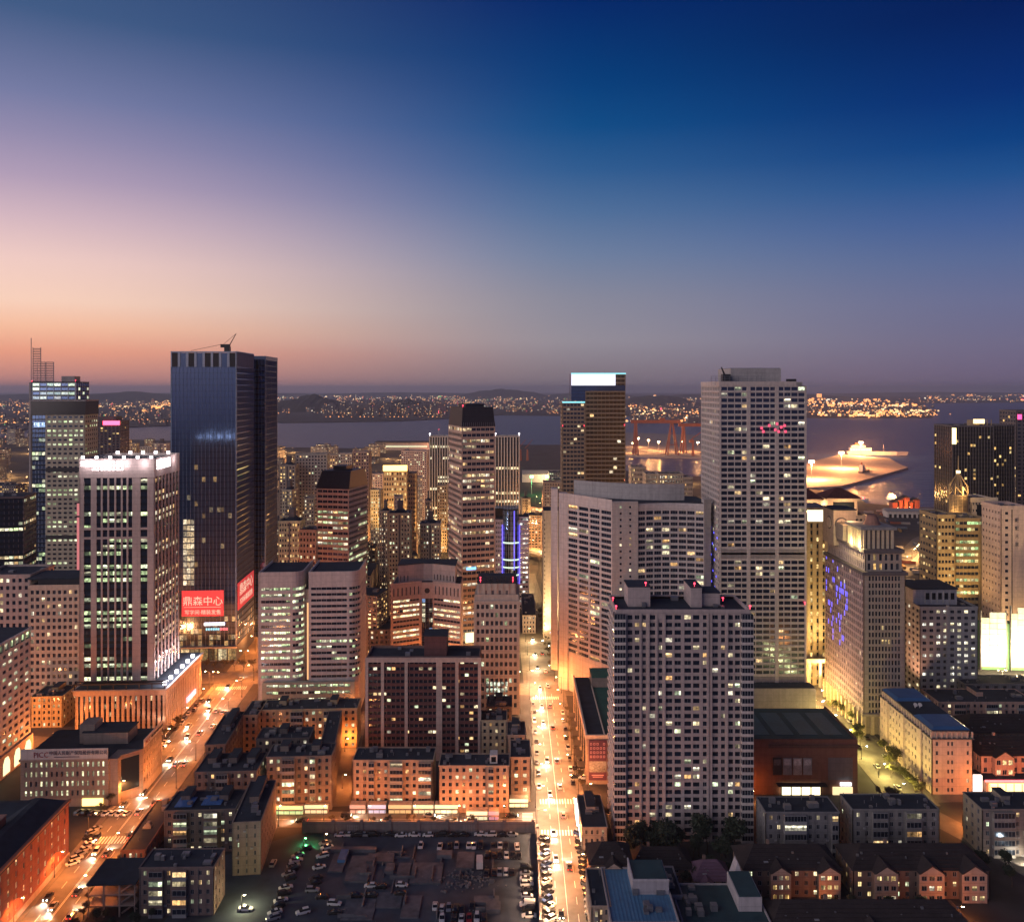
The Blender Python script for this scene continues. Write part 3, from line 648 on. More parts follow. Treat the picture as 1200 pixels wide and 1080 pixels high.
for x, zz in ((.2,ZY(396,d0)),(1.6,ZY(407,d0)),(7.6,ZY(407,d0)),(11,ZY(424,d0)),(17.5,ZY(424,d0))): lat.tube([(x-1,1,z3-60 if x<.5 else z3),(x-1,1,zz)],.28)
for k in range(20):
    zz = z3+1+k*1.35
    if zz < ZY(407,d0): lat.tube([(.6,1,zz),(6.6,1,zz)],.34)
    if zz < ZY(424,d0): lat.tube([(6.6,1,zz),(16.5,1,zz)],.34)
for s in (5,12): lat.tube([(s-1,1,z3),(s-1,1,ZY(424,d0))],.12)
b.p('corner_fin', ST_GREY).bx(-1.8,-.4,-.4,2,0,z3)
red_lights(b, [(0,.5,z3),(W2-.5,.5,z3+.6)]); glyphs(b, glow('bluewhite',(.5,.7,1),2), (0,0,1,0), 2, .2, ZY(500,d0), 3, 2.4, 3.4, .4)
b.done(thr=99)
m = MB(); b = Bld('wall_sign', 'tall glowing pink sign slab beside the cream hotel roof', 90, 640, GL, 'sign'); b.p('panel', mat('pink_panel',(.6,.25,.25),.6,.05,emit=(1,.3,.3),es=.55)).bx(0,4.2,0,1.5,10,ZY(590,640)); b.p('frame', DKMETAL).bx(-.2,4.4,1.5,2.2,0,ZY(588,640)); b.p('ledge', DKMETAL).bx(-.4,4.5,-.3,.02,ZY(606,640),ZY(604,640)); b.done()

tower('office_building', 'dark glass office block with slanting lit floors at the left edge', -30, 23, 545, 24, ZY(585,545), 26, 10, 8, ST_DARK, wf=.9, hf=.5, rz=R(12), rowlit=[.02,.1,.6,.8], pal=GREEN+WARM, bm=DKGL, pm=PANE, pv=-.1, cat='building')
b = tower('office_tower', 'dark slim tower with a glowing red rooftop sign', 107, 140, 1100, 30, ZY(494,1100), 36, 7, 6, ST_DARK, wf=.6, hf=.5, rz=GL, lit=.07, pal=GOLD, finish=False, bm=wallm(.10,.06,.06))
b.p('crown', ST_DARK).bx(8,30,2,22,b.z,ZY(488,1100)); m = MB(); m.box((0,0,1,0),15,36,.2,.8,ZY(498,1100),ZY(493,1100)); m.build('rooftop_sign', glow('redneon',(1,.05,.12),6), b.root); m = MB(); m.box((0,0,1,0),1,3,.2,.8,ZY(496,1100),ZY(492,1100)); m.build('blue_light', LEDBL, b.root); b.done(thr=99)

# --- cream hotel behind, left; and the white office at the left edge
b = tower('hotel', 'cream hotel with square windows left of the glowing-crown tower', 33, 92, 440, 26, ZY(690,440), 17, 9, 6, ST_CREAM, wf=.58, hf=.55, rz=GL, lit=.13, pal=WARM, finish=False, par=2)
b.p('roof_pavilion', DKMETAL).bx(3,24,4,20,b.z,b.z+4); b.p('roof_pavilion_slab', ROOF).bx(-2,26,3,22,b.z+4,b.z+5); b.done(thr=4.4)
tower('hotel_wing', 'lower stepped wing of the cream hotel at the left edge', -25, 34, 446, 26, ZY(676,446), 17, 8, 6, ST_PINK, wf=.52, hf=.52, rz=GL, lit=.12, pal=WARM, cat='building')
b = tower('office_block', 'white office block with arched top windows at the left edge', -181, -66, 322, 62, 52, 16, 14, 13, ST_WHITE, wf=.62, hf=.46, rz=R(3), lit=.32, pal=GREEN, finish=False, cat='building', par=.6)
q = b.p('top_storey', DKGL); q.bx(.6,b.W-.6,.6,b.D-.6,52.1,56.8); q = b.p('top_piers', ST_WHITE)
for k in range(15): q.bx(b.W-.9,b.W+.15,b.D*k/14-.4,b.D*k/14+.4,52.6,56.2)
for k in range(14):
    if b.rnd.random() < .7: b.wins.append((sides(b.W,b.D)['r'][0],(b.D*k/14+.7,-.5,53),b.D/14-1.4,2.6,lamp_col(GREEN,b.rnd),PANE,MATS['frame'],2))
q.bx(-.3,b.W+.5,-.3,b.D+.3,56.2,57.2); b.p('top_roof',ROOF).bx(.4,b.W-.4,.4,b.D-.4,57.2,57.4); b.p('street_arcade', ST_PINK).bx(0,b.W+1.2,-.4,b.D,0,9.5)
for k in range(7):
    u = b.D*k/7+1.5; m = MB(); m.box(sides(b.W,b.D)['r'][0],u,u+5.2,1.25,1.4,1,5.6); pts=[(u+2.6+2.6*cos(a*pi/8),5.6+2.6*sin(a*pi/8)) for a in range(9)]
    m.prism([(0,0)]*0 or [(b.W+1.25,u),(b.W+1.42,u),(b.W+1.42,u+5.2),(b.W+1.25,u+5.2)],5.6,8.0,top=[(b.W+1.25,u+1.4),(b.W+1.42,u+1.4),(b.W+1.42,u+3.8),(b.W+1.25,u+3.8)]); m.build('arched_window', glow('arch',(1,.85,.45),1.6), b.root)
b.done(thr=5)

# --- twin-wing office with ribbon windows
d0 = 430; b = Bld('office_building', 'white office of two rounded wings with ribbon windows', 303, d0, GL, 'office building'); z = ZY(673,d0); Wl = PX(354,d0)-PX(303,d0); Wt = PX(420,d0)-PX(303,d0); xr = PX(361,d0)-PX(303,d0); D = 30
WW = wallm(.50,.45,.43)
def wing(x0, x1, zt, nr, rl, name):
    w = x1-x0; c = 5.0; NS = 5
    arc = [(x1-c+c*sin(k*pi/2/NS), c-c*cos(k*pi/2/NS)) for k in range(NS+1)]; ins = lambda r: [(x1-c+(c-r)*sin(k*pi/2/NS), c-(c-r)*cos(k*pi/2/NS)) for k in range(NS+1)]
    b.p('wall', WW).prism([(x0+.4,.4)]+ins(.4)+[(x1-.4,D),(x0+.4,D)],0,zt-.1)
    facade(b,(x0,0,1,0),w-c,18,zt-6,7,nr,wf=.97,hf=.45,wm=WW,rowlit=rl,pal=GREEN,marg=1.2,pv=-.06,bv=0,split=2,name=name)
    for k in range(NS):
        p,q_=arc[k],arc[k+1]; L=sqrt((q_[0]-p[0])**2+(q_[1]-p[1])**2); facade(b,(p[0],p[1],(q_[0]-p[0])/L,(q_[1]-p[1])/L),L,18,zt-6,1,nr,wf=.96,hf=.45,wm=WW,rowlit=rl,pal=GREEN,marg=.0,pv=-.06,bv=0,name=name,rec=.3)
    facade(b,(x1,c,0,1),D-c,18,zt-6,6,nr,wf=.5,hf=.45,wm=WW,lit=.15,pal=WARM,name=name)
    b.p('parapet',WW).prism([(x0,0)]+arc+[(x1,D),(x0,D)],zt-6,zt); b.p('roof',ROOF).prism([(x0+.8,.8)]+ins(.8)+[(x1-.8,D-.8),(x0+.8,D-.8)],zt,zt+.15)
    rim=b.p('roof_rim',WW); rim.bx(x0,x1-c,0,.6,zt,zt+1.1); rim.bx(x0,x0+.6,.6,D,zt,zt+1.1); rim.bx(x1-.6,x1,c,D,zt,zt+1.1)
    for k in range(NS):
        p,q_=arc[k],arc[k+1]; L=sqrt((q_[0]-p[0])**2+(q_[1]-p[1])**2); rim.box((p[0],p[1],(q_[0]-p[0])/L,(q_[1]-p[1])/L),0,L,-.6,0,zt,zt+1.1)
    b.p('base_wall',WW).prism([(x0,0)]+arc+[(x1,D),(x0,D)],0,18)
wing(0,Wl,z,15,[.9,.95,.8,.1,.85],'wing_ribbon'); wing(xr,Wt,z,16,[.03,.05,.3],'wing_ribbon')
b.p('link_wall', WW).bx(Wl-.4,xr+.4,6,D,0,z-9); b.p('link_roof', ROOF).bx(Wl-.2,xr+.2,6,D,z-9,z-8.6); b.p('light_slot', glow('slot',(1,.5,.2),1.2)).bx((Wl+xr)/2-.35,(Wl+xr)/2+.35,5.85,6,16,z-16)
b.p('podium',wallm(.30,.31,.27)).bx(2.5,Wt-2,-2.9,0,0,17.4); facade(b,(2.5,-3,1,0),Wt-4.5,4,17.6,14,4,wf=.92,hf=.4,wm=wallm(.30,.31,.27),rowlit=[.5,.8,.95],pal=GREEN,name='podium',rec=.09,marg=2)
b.p('side_wall',WW).bx(-.2,.42,0,D,0,z-.2)
b.done(thr=4.6)

# --- butterfly office with lit ribbons and blue glass centre
d0 = 478; b = Bld('office_building', 'butterfly-plan office with glowing window ribbons and blue glass centre', 458, d0, 0, 'office building'); z = ZY(686,d0); PK = wallm(.46,.37,.33); T = PX(540,d0)-PX(458,d0); c = T/2; cd = 8
A,Bp,Cp,Dp = (0,0),(c-3.2,cd),(c+3.2,cd),(T,0)
b.p('wall',PK).prism([(.4,.6),(c-3.2,cd+.5),(c+3.2,cd+.5),(T-.4,.6),(T-.4,24),(.4,24)],0,z-.1)
L = sqrt((c-3.2)**2+cd**2); ux,uy=(c-3.2)/L,cd/L
for o,f in ((A,(0,0,ux,uy)),(Cp,(c+3.2,cd,ux,-uy))):
    facade(b,f,L,4,z-8,8,15,wf=.96,hf=.42,wm=PK,rowlit=[1,1,.9,.2,.75],pal=[(1,.82,.48),(1,.9,.6),(1,.74,.36)],marg=1.4 if o==A else .6,pv=-.05,bv=0,boost=1.4,name='ribbon')
    facade(b,f,L,z-8,z-.5,7,1,wf=.3,hf=.62,wm=PK,lit=0,name='attic')
facade(b,(c-3.2,cd,1,0),6.4,4,z-9,3,15,wf=.9,hf=.8,wm=SILV,bm=DKGL,pm=COAT,lit=.3,pal=[(.3,.5,.9),(1,.9,.6)],name='glass_centre',marg=.1)
b.p('centre_block',PK).bx(c-3.2,c+3.2,cd-.2,cd+1,z-9,z)
rim=b.p('parapet',PK); rim.box((0,0,ux,uy),0,L,-.6,.15,z-.5,z+1); rim.box((c+3.2,cd,ux,-uy),0,L,-.6,.15,z-.5,z+1)
b.p('roof',ROOF).prism([(.6,1),(c-3.2,cd+.8),(c+3.2,cd+.8),(T-.6,1),(T-.6,23),(.6,23)],z-.1,z+.1)
b.p('upper_storey',PK).prism([(3.5,5.5),(c-2.5,cd+4),(c+2.5,cd+4),(T-3.5,5.5),(T-3.5,22),(3.5,22)],z,z+10); b.p('upper_roof',ROOF).prism([(3.1,5),(c-2.5,cd+3.6),(c+2.5,cd+3.6),(T-3.1,5),(T-3.1,22.4),(3.1,22.4)],z+10,z+10.6)
up=b.p('upper_slot',DKGL)
for k in range(7):
    for f,u0 in (((3.5,5.5,ux,uy),0),((c+2.5,cd+4,ux,-uy),0)): up.box(f,1.2+k*2.1,1.6+k*2.1,-.2,.05,z+1,z+4)
m=MB(); m.tube([(c,cd-.4,z-4.6),(c,cd-.1,z-4.6)],1.5,1.5,20); m.build('round_emblem',DKMETAL,b.root)
b.p('side_wall',PK).bx(-.02,.4,.5,24,0,z-.5); b.p('side_wall',PK).bx(T-.4,T+.02,.5,24,0,z-.5)
b.done(thr=4.6)

# --- tall banded tower, turned
d0=524; rz=R(18); b=tower('office_tower','tall tan banded tower with a dark louvred cap, mid-left of the street',541,580,d0,34,ZY(500,d0),40,7,14,wallm(.46,.36,.29),wf=.9,hf=.53,rz=rz,lit=.26,pal=WARM,rowlit=[.03,.1,.25,.5,.7],pv=-.05,bv=.05,Wd=21.5,finish=False,split=2,litside=.35,cat='tower',roof=False)
b.p('cap',DKMETAL).prism([(0,0),(b.W,0),(b.W,b.D),(0,b.D)],b.z,b.z+12,top=[(1,1.5),(b.W-1,1.5),(b.W-1,b.D-2),(1,b.D-2)])
for k in range(18): b.p('cap_rib',METAL).bx(b.W*k/17-.08,b.W*k/17+.08,-.1,.25,b.z,b.z+2.6)
b.p('cap_rail',DKMETAL).bx(4,16,6,24,b.z+12,b.z+14); red_lights(b,[(1,1,b.z+12)])
m=MB(); m.box((0,0,1,0),3,9,.3,.6,ZY(668,d0),ZY(665,d0)); m.build('blue_sign',glow('blue_sign',(.15,.5,1),2.2),b.root)
m=MB(); m.box((0,0,1,0),2,19,1.2,1.6,9,15); m.build('lit_canopy',glow('canopy',(1,.8,.42),2.2),b.root)
b.done(thr=4.4)

# --- banded tower with mansard roof
d0=600; b=tower('office_tower','banded tower under a dark sloped roof beside the twin-wing office',371,410,d0,32,ZY(572,d0),26,6,16,wallm(.45,.38,.35),wf=.9,hf=.5,rz=R(-14),lit=.3,pal=WARM+GREEN,rowlit=[.05,.2,.5,.8],pv=-.05,bv=.05,Wd=24.5,finish=False,roof=False,litside=.5,palside=GREEN)
b.p('mansard_roof',DKMETAL).prism([(-.3,-.3),(b.W+.3,-.3),(b.W+.3,b.D+.3),(-.3,b.D+.3)],b.z,b.z+12,top=[(1.2,6),(b.W-1.2,6),(b.W-1.2,b.D-2),(1.2,b.D-2)])
b.p('roof_unit',DKMETAL).bx(7,17,12,22,b.z+12,b.z+15); b.done(thr=4.2)

# --- stone building with red lamps
d0=432; SG=wallm(.40,.37,.33); z=ZY(706,d0); b=tower('stone_building','grey stone office with four red lamps on its roof by the central street',556,608,d0,24,z,13,9,6,SG,wf=.62,hf=.55,lit=.09,pal=GREEN,finish=False,roof=False,z0=z-13*4.15,cat='office building')
W_=b.W; b.p('cornice',SG).bx(-.5,W_+.5,-.5,24.5,z,z+.9); b.p('attic',SG).bx(1.4,W_-1.4,1,23,z+.9,z+9.5); b.p('attic_roof',ROOF).bx(1.2,W_-1.2,.8,23.2,z+9.5,z+10); b.p('shoulder',SG).bx(.2,W_-.2,.4,23.6,z+.9,z+4)
for k in range(7): b.p('attic_rib',SG).bx(2.2+(W_-4.4)*k/6-.25,2.2+(W_-4.4)*k/6+.25,.55,1,z+1,z+9.3)
for k in range(4): b.p('attic_niche',ST_DARK).bx(5+k*3.6,6.2+k*3.6,.85,1.02,z+3,z+6)
for s in (0,1): b.p('corner_pilaster',SG).bx(-.35 if s==0 else W_-1.1,1.1 if s==0 else W_+.35,-.35,1,0,z)
rl=b.p('roof_rail',DKMETAL)
for zz in (10.6,11.6,12.8): rl.bx(2,W_-2,1.4,1.7,z+zz,z+zz+.25)
for k in range(9): rl.bx(2+(W_-4.3)*k/8,2.3+(W_-4.3)*k/8,1.4,1.7,z+10,z+13)
red_lights(b,[(3,1.2,z+10),(3,1.2,z+11.4),(W_-3,1.2,z+10),(W_-3,1.2,z+11.4)])
for j in range(3):
    for k in range(6): b.wins.append(((0,0,1,0),(6+k*1.9,.03,8+j*3.2),1.3,2.2,lamp_col([(.9,1,.75)],b.rnd,1),PANE,MATS['frame'],2))
b.done(thr=4.4)

# --- dark red apartment slab in two sections
d0=379; z=ZY(772,d0); b=tower('apartment_slab','dark red apartment slab with rows of balconies, two sections',430,562,d0,16,z,16,24,5,wallm(.19,.13,.12),wf=.8,hf=.52,lit=.12,pal=HOME,finish=False,bm=DKRED,bv=.35,pv=.1,split=3,cat='apartment building',litside=.08)
W_=b.W; gp=b.p('section_pier',wallm(.42,.35,.32))
for f in (.0,.14,.35,.63,.655,.80,1): x=W_*f; gp.bx(x-.7,x+.7,-.75,0,0,z+.3)
gp.bx(-.7,W_+.7,-.8,-.36,z-1.2,z+.8)
b.p('roof_house',DKRED).bx(W_*.50,W_*.70,4,14,z,z+9); b.p('roof_house_top',ROOF).bx(W_*.49,W_*.71,3.6,14.4,z+9,z+9.4); b.done(thr=4.4)

# --- residential towers of the middle distance
def flats(label,xl,xr,yt,d,D,nr,nc,ncs,wall,lit=.22,pal=HOME,rz=0,cap=True,group=None,hf=.48,wf=.5,**k):
    b=tower('apartment_tower',label,xl,xr,d,D,ZY(yt,d),nr,nc,ncs,wall,wf=wf,hf=hf,lit=lit,pal=pal,rz=rz,finish=False,cat='apartment building',group=group,**k)
    if cap:
        W_=b.W; b.p('hip_roof',ROOF).prism([(W_*.2,2),(W_*.8,2),(W_*.8,D-2),(W_*.2,D-2)],b.z+.2,b.z+3.4,top=[(W_*.38,D*.4),(W_*.62,D*.4),(W_*.62,D*.7),(W_*.38,D*.7)])
        b.p('lift_house',ST_DARK).bx(W_*.38,W_*.62,D*.35,D*.75,b.z+3,b.z+9)
        b.p('stair_slot',ST_DARK).bx(W_*.46,W_*.54,-.12,.3,2,b.z)
    b.done(thr=6); return b
flats('squat apartment tower with a lift house, left of the tan banded tower',455,481,603,620,16,23,7,5,wallm(.42,.38,.28),rz=GL,lit=.25)
flats('apartment tower with dark hipped roof touching the tan banded tower',492,516,615,640,16,21,7,5,wallm(.40,.35,.30),rz=GL,lit=.3)
flats('tall pale slab with dark crossbars above the sloped-roof tower',346,383,533,850,16,30,10,5,wallm(.40,.36,.32),rz=GL,cap=False,lit=.15)
flats('cream apartment tower tucked behind the slim dark glass tower',327,346,546,830,16,28,5,5,wallm(.36,.31,.26),rz=GL,lit=.35,pal=GOLD)
flats('short lit slab between two taller pale slabs far left of centre',383,396,534,1000,14,26,4,4,ST_TAN,cap=False,lit=.25,pal=GOLD)
flats('dark-windowed slab above the sloped-roof tower, right side',396,413,532,980,14,26,6,4,wallm(.34,.31,.30),cap=False,lit=.2)
flats('reddish slim apartment slab beside the orange-lit office',413,433,530,900,14,28,6,4,wallm(.36,.26,.22),cap=False,lit=.2,pal=GOLD)
flats('curved pale slab with many small lit windows behind the orange-lit office',470,501,529,1000,18,34,12,5,wallm(.46,.36,.34),cap=False,rz=R(-6),lit=.2)
flats('yellowish round-cornered apartment building with lit windows, low left',326,352,612,650,20,16,8,6,wallm(.42,.38,.26),lit=.3,pal=GOLD,rz=GL)
flats('slim stone apartment tower at the foot of the sloped-roof tower',350,372,622,600,18,16,5,5,ST_PINK,rz=R(-10),lit=.1,cap=False)
flats('brownish apartment tower behind the floodlit cream strip tower',637,657,566,800,16,28,6,5,wallm(.38,.30,.25),cap=False,lit=.12)
b=tower('office_building','floodlit amber office with a blazing rooftop sign',449,477,800,20,ZY(552,800),18,9,6,wallm(.44,.33,.22),wf=.5,hf=.5,rz=GL,lit=.4,pal=GOLD,finish=False,cat='office building')
m=MB(); m.box((0,0,1,0),0,b.W,.3,1,b.z+.3,b.z+5.5); m.build('rooftop_sign',glow('amber_sign',(1,.62,.15),4.5),b.root); b.done(thr=99)
tower('office_building','plainer brown wing joined to the amber sign office',474,488,812,20,ZY(556,812),20,6,6,wallm(.36,.27,.22),wf=.5,hf=.5,rz=GL,lit=.1,pal=GOLD,cat='office building')
for nm,xl,xr,yt,d,lb in (('a',503,528,512,950,'white ribbed tower peeking out left of the tan banded tower'),('b',580,609,512,900,'white ribbed tower peeking out right of the tan banded tower')):
    b=tower('office_tower',lb,xl,xr,d,24,ZY(yt,d),26,8,7,wallm(.44,.43,.42),wf=.6,hf=.6,rowlit=[.02,.1,.6],pal=[(1,.9,.6),(1,.8,.45)],bm=DKGL,bv=-.25,pv=.2,finish=False)
    for k in (0,1):
        m=MB(); x=.6+k*(b.W-1.2); m.tube([(x,.6,b.z),(x,.6,b.z+3)],.15); m.bx(x-.7,x+.7,0,1.2,b.z+3,b.z+4.2); m.build('corner_lamp',WGL,b.root)
    if nm=='a': q=b.p('mast',METAL); q.tube([(10,8,b.z),(10,8,b.z+11)],.4,.1); red_lights(b,[(10,8,b.z+7)])
    b.done(thr=99)
SL=[(330,343,575,760),(356,368,585,720),(388,402,566,900),(404,414,590,740),(418,430,560,980),(434,446,575,820),(444,455,600,700),(487,495,560,900),(462,472,583,740),(498,506,588,780),(512,524,570,860),(334,344,560,1120),(362,376,552,1150),(436,449,556,1150),(506,516,548,1200),(612,622,585,980),(150,160,520,1500),(164,176,524,1450),(180,196,520,1550)]
TN=['cream','tan','grey','pinkish','brown']; WT=[wallm(.46,.40,.30),wallm(.42,.33,.24),wallm(.36,.34,.33),wallm(.44,.34,.31),wallm(.32,.24,.20)]
for i,(xl,xr,yt,d) in enumerate(SL):
    flats('slim %s apartment tower, %s from the left of the slim mid-distance towers'%(TN[i%5],ordn(sorted(q[0] for q in SL).index(xl))),xl,xr,yt,d,13,max(8,int(ZY(yt,d)/3.1)),4,4,WT[i%5],lit=.34,pal=[GOLD,HOME,WARM,AMBER][i%4],rz=R((i*37%20)-8),cap=i%3==0,group='slim mid-distance towers',clutter=2)
# --- blue-lit tower
d0=640; b=Bld('office_tower','small tower with a dark glass bow and blue light strips',580,d0,0,'tower'); T=PX(620,d0)-PX(580,d0); z=ZY(596,d0); D=24; LV=wallm(.44,.40,.46)
core(b,T,D,z-8,.35,LV); facade(b,(0,0,1,0),6,0,z-9,3,19,wf=.55,hf=.5,wm=LV,lit=.1); facade(b,(18,0,1,0),T-18,0,z-6,3,19,wf=.8,hf=.42,wm=LV,lit=.3,pal=WHITE,bv=.05,pv=-.05); facade(b,(T,0,0,1),D,0,z-6,6,19,wf=.85,hf=.42,wm=LV,lit=.3,pal=WHITE,name='side_facade',bv=.05,pv=-.05); facade(b,(0,D,0,-1),D,0,z-9,6,19,wf=.5,hf=.5,wm=LV,lit=.1,name='side_facade')
pol=[(6,1)]+[(12+6.2*cos(a),1+4.5*sin(a)) for a in [pi+pi*k/10 for k in range(11)]]+[(18,1)]
b.p('bow_core',DKGL).prism([(6.2,.8)]+[(12+5.8*cos(pi+pi*k/10),1+4.1*sin(pi+pi*k/10)) for k in range(11)]+[(17.8,.8),(17.8,10),(6.2,10)],0,z)
for k in range(10):
    a0,a1=pi+pi*k/10,pi+pi*(k+1)/10; p0=(12+6*cos(a0),1+4.3*sin(a0)); p1=(12+6*cos(a1),1+4.3*sin(a1)); L=sqrt((p1[0]-p0[0])**2+(p1[1]-p0[1])**2)
    facade(b,(p0[0],p0[1],(p1[0]-p0[0])/L,(p1[1]-p0[1])/L),L,2,z-1,1,19,wf=.9,hf=.8,wm=SILV,bm=DKGL,pm=COAT,marg=.05,rec=.15,lit=0,name='bow',litcols=None)
for j in (9.5,8,6.5,12.8):
    for k in range(10):
        a0,a1=pi+pi*k/10,pi+pi*(k+1)/10; p0=(12+6.06*cos(a0),1+4.36*sin(a0)); p1=(12+6.06*cos(a1),1+4.36*sin(a1)); L=sqrt((p1[0]-p0[0])**2+(p1[1]-p0[1])**2); b.p('lit_floor',glow('aqua',(.75,1,.75),1.1)).box((p0[0],p0[1],(p1[0]-p0[0])/L,(p1[1]-p0[1])/L),0,L,0,.08,z*j/19.5,z*j/19.5+1.1)
for x,v in ((5.6,.9),(18.4,.9),(14.5,5.2)):
    m=MB(); m.bx(x-.3,x+.3,-v+.4,-v+.9,z*.25 if v<2 else z*.4,z-12 if v<2 else z-1); m.build('blue_light_strip',LEDBL,b.root)
b.p('roof',ROOF).bx(0,T,0,D,z-7.9,z-7.5); b.p('crown',DKGL).bx(0,T-8,6,D-2,z-7.5,z-.5); b.done(thr=99)
block('long low dark annex behind the grey stone office',612,628,575,60,4,4,wallm(.25,.22,.22),name='annex',stairs=0)

# --- floodlit cream strip tower with blue strips
d0=560; b=Bld('tower_block','slim floodlit cream tower with blue light strips beside the curved hotel',637,d0,0,'tower'); T=12.2; z=ZY(600,d0); b.p('wall',ST_CREAM).bx(0,T,0,24,0,z); b.p('roof',ROOF).bx(.3,T-.3,.3,23.7,z,z+.3); b.p('parapet',ST_CREAM).bx(-.1,T+.1,-.1,.4,z,z+1); 
for j in range(26):
    b.p('slot',DKGL).bx(.5,1.0,-.04,.1,3+j*3,4.2+j*3); b.p('slot',DKGL).bx(-.04,.1,5,6,3+j*3,4.4+j*3)
for a,c in ((615,640),(650,675),(692,714),(735,746)):
    m=MB(); m.bx(T-1.2,T-.4,-.25,0,ZY(c,d0),ZY(a,d0)); m.build('blue_light_strip',LEDBL,b.root)
b.p('awning',wallm(.2,.15,.3)).prism([(8+4*cos(a*pi/8),-3+3*sin(a*pi/8)) for a in range(16)],5,6.4)
b.done()

# --- curved hotel
d0=440; b=Bld('hotel','curved white hotel with a concave window front behind the front apartment tower',51.5,d0,0,'hotel',world=True); HW=wallm(.46,.43,.42); z=ZY(590,d0)
L0=34.0; ux,uy=.623,-.782
A=(-21.2,26.6); Bp=(0,0); Cp=(13.6,1.2); Dp=(47.5,0.0); Ep=(51.5,2); Fp=(50,30); Gp=(-12,48); Hp=(-21.5,34)
conc=lambda t,o: (Cp[0]+(Dp[0]-Cp[0])*t, Cp[1]+(Dp[1]-Cp[1])*t+3.2*4*t*(1-t)+o)
b.p('wall',HW).prism([(A[0]+.4,A[1]+.6),(.2,.6)]+[conc(k/8,.55) for k in range(9)]+[(51,2.6),Fp,Gp,Hp],0,z-.2)
def arc_facade(P0,P1,bulge,n,z0,z1,nr,nc,**k):
    pts=[]
    dx,dy=P1[0]-P0[0],P1[1]-P0[1]; L=sqrt(dx*dx+dy*dy); nx,ny=-dy/L,dx/L
    for i in range(n+1):
        t=i/n; s=bulge*4*t*(1-t); pts.append((P0[0]+dx*t+nx*s,P0[1]+dy*t+ny*s))
    for i in range(n):
        p,q=pts[i],pts[i+1]; l=sqrt((q[0]-p[0])**2+(q[1]-p[1])**2); facade(b,(p[0],p[1],(q[0]-p[0])/l,(q[1]-p[1])/l),l,z0,z1,nc,nr,**k)
zt=ZY(598,d0)
arc_facade(A,Bp,0,4,21,zt,27,1,wf=.9,hf=.62,wm=HW,lit=.15,pal=HOME,marg=.2,rec=.45,split=4,name='curved_front')
arc_facade(Cp,Dp,3.2,8,21,zt,27,1,wf=.93,hf=.62,wm=HW,lit=.16,pal=HOME,marg=.12,rec=.45,split=3,name='concave_front')
b.p('blank_pier',wallm(.40,.37,.35)).prism([(0,-.3),(13.6,.4),(13.6,2.5),(0,2.5)],0,z+1)
for j in range(26):
    for u in (4,9): b.wins.append(((0,-.3,.9987,.0514),(u,.02,22+j*3.25),1.0,1.1,lamp_col(HOME,b.rnd) if b.rnd.random()<.14 else DARK,PANE,MATS['frame'],1))
b.p('end_pier',wallm(.40,.37,.35)).prism([(47.5,-.1),(51.6,1.9),(51.6,6),(47.5,6)],0,z+2); b.p('end_fin',HW).prism([(A[0]-4.5,A[1]+2.5),(A[0]+.1,A[1]-.2),(A[0]+.1,A[1]+6),(A[0]-4.5,A[1]+9)],0,z+2); b.p('end_fin',HW).prism([(A[0]-8.5,A[1]+4.5),(A[0]-5.2,A[1]+3),(A[0]-5.2,A[1]+11),(A[0]-8.5,A[1]+12)],10,z+4)
pa=b.p('parapet',HW); pa.prism([(A[0],A[1]),(.0,-.2),(0,.5),(A[0]+.4,A[1]+.7)],zt,z+2); pa.prism([conc(k/8,-.1) for k in range(9)]+[conc(1-k/8,.6) for k in range(9)],zt,z-1); b.p('base_front',HW).prism([conc(k/8,-.05) for k in range(9)]+[conc(1-k/8,.6) for k in range(9)],0,21)
b.p('roof',ROOF).prism([(A[0]+.5,A[1]+.8),(.2,.8)]+[conc(k/8,.7) for k in range(9)]+[(50.8,3),Fp,Gp,Hp],z-.2,z)
b.p('roof_screen',wallm(.34,.33,.33)).prism([(-17+57*t-0,34-50*t+29*t*t) for t in [k/12 for k in range(13)]]+[(-17+57*t,35.6-50*t+29*t*t) for t in [1-k/12 for k in range(13)]],z,z+8.5)
b.done(thr=4.6)
b=Bld('hotel_podium','long podium with a green roof and billboards along the central street',31,356,0,'podium',world=True); z=20
PDM=wallm(.30,.24,.20); b.p('wall',PDM).bx(0,46,0,74,0,z-1); b.p('roof',ROOFG).bx(8,46,.6,60,z-1,z-.6); b.p('roof_edge',ST_CREAM).bx(-.3,.5,-.3,74,z-1,z+.6); b.p('roof_edge',ST_CREAM).bx(.5,46,-.3,.5,z-1,z+.6); b.p('roof',ROOF).bx(.5,7.6,.6,74,z-1,z-.5); b.p('roof_curb',ST_CREAM).bx(7.6,8,.6,60,z-1,z+.4); b.p('upper_step',PDM).bx(8,46,60.2,74,z-1,z+4); b.p('roof',ROOFG).bx(7.8,46,60,74,z+4,z+4.3)
for k in range(6):
    b.p('display_window',DKGL).bx(-.06,.1,5+k*11,13+k*11,5,16); b.p('awning',DKMETAL).bx(-3,0,6+k*11,12+k*11,4,4.5); b.p('awning_post',DKMETAL).bx(-2.9,-2.7,6.2+k*11,6.4+k*11,0,4)
m=MB(); m.bx(1,8.4,-.75,-.35,2,18.6); bo=m.build('billboard',mat('billboard_board',(.10,.035,.07),.6,.1),b.root)
PT=mat('billboard_print',(.55,.32,.36),.6,.05)
for r in range(4):
    for k in range(5):
        if r==0 and k in(3,): continue
        m=MB(); x=1.5+k*1.35; zz=16.6-r*1.75; m.bx(x,x+.85,-.8,-.75,zz,zz+.18); m.bx(x,x+.2,-.8,-.75,zz+.18,zz+.95); m.bx(x+.65,x+.85,-.8,-.75,zz+.18,zz+.95); m.bx(x+.2,x+.65,-.8,-.75,zz+.77,zz+.95); m.build('printed_letter',PT,bo)
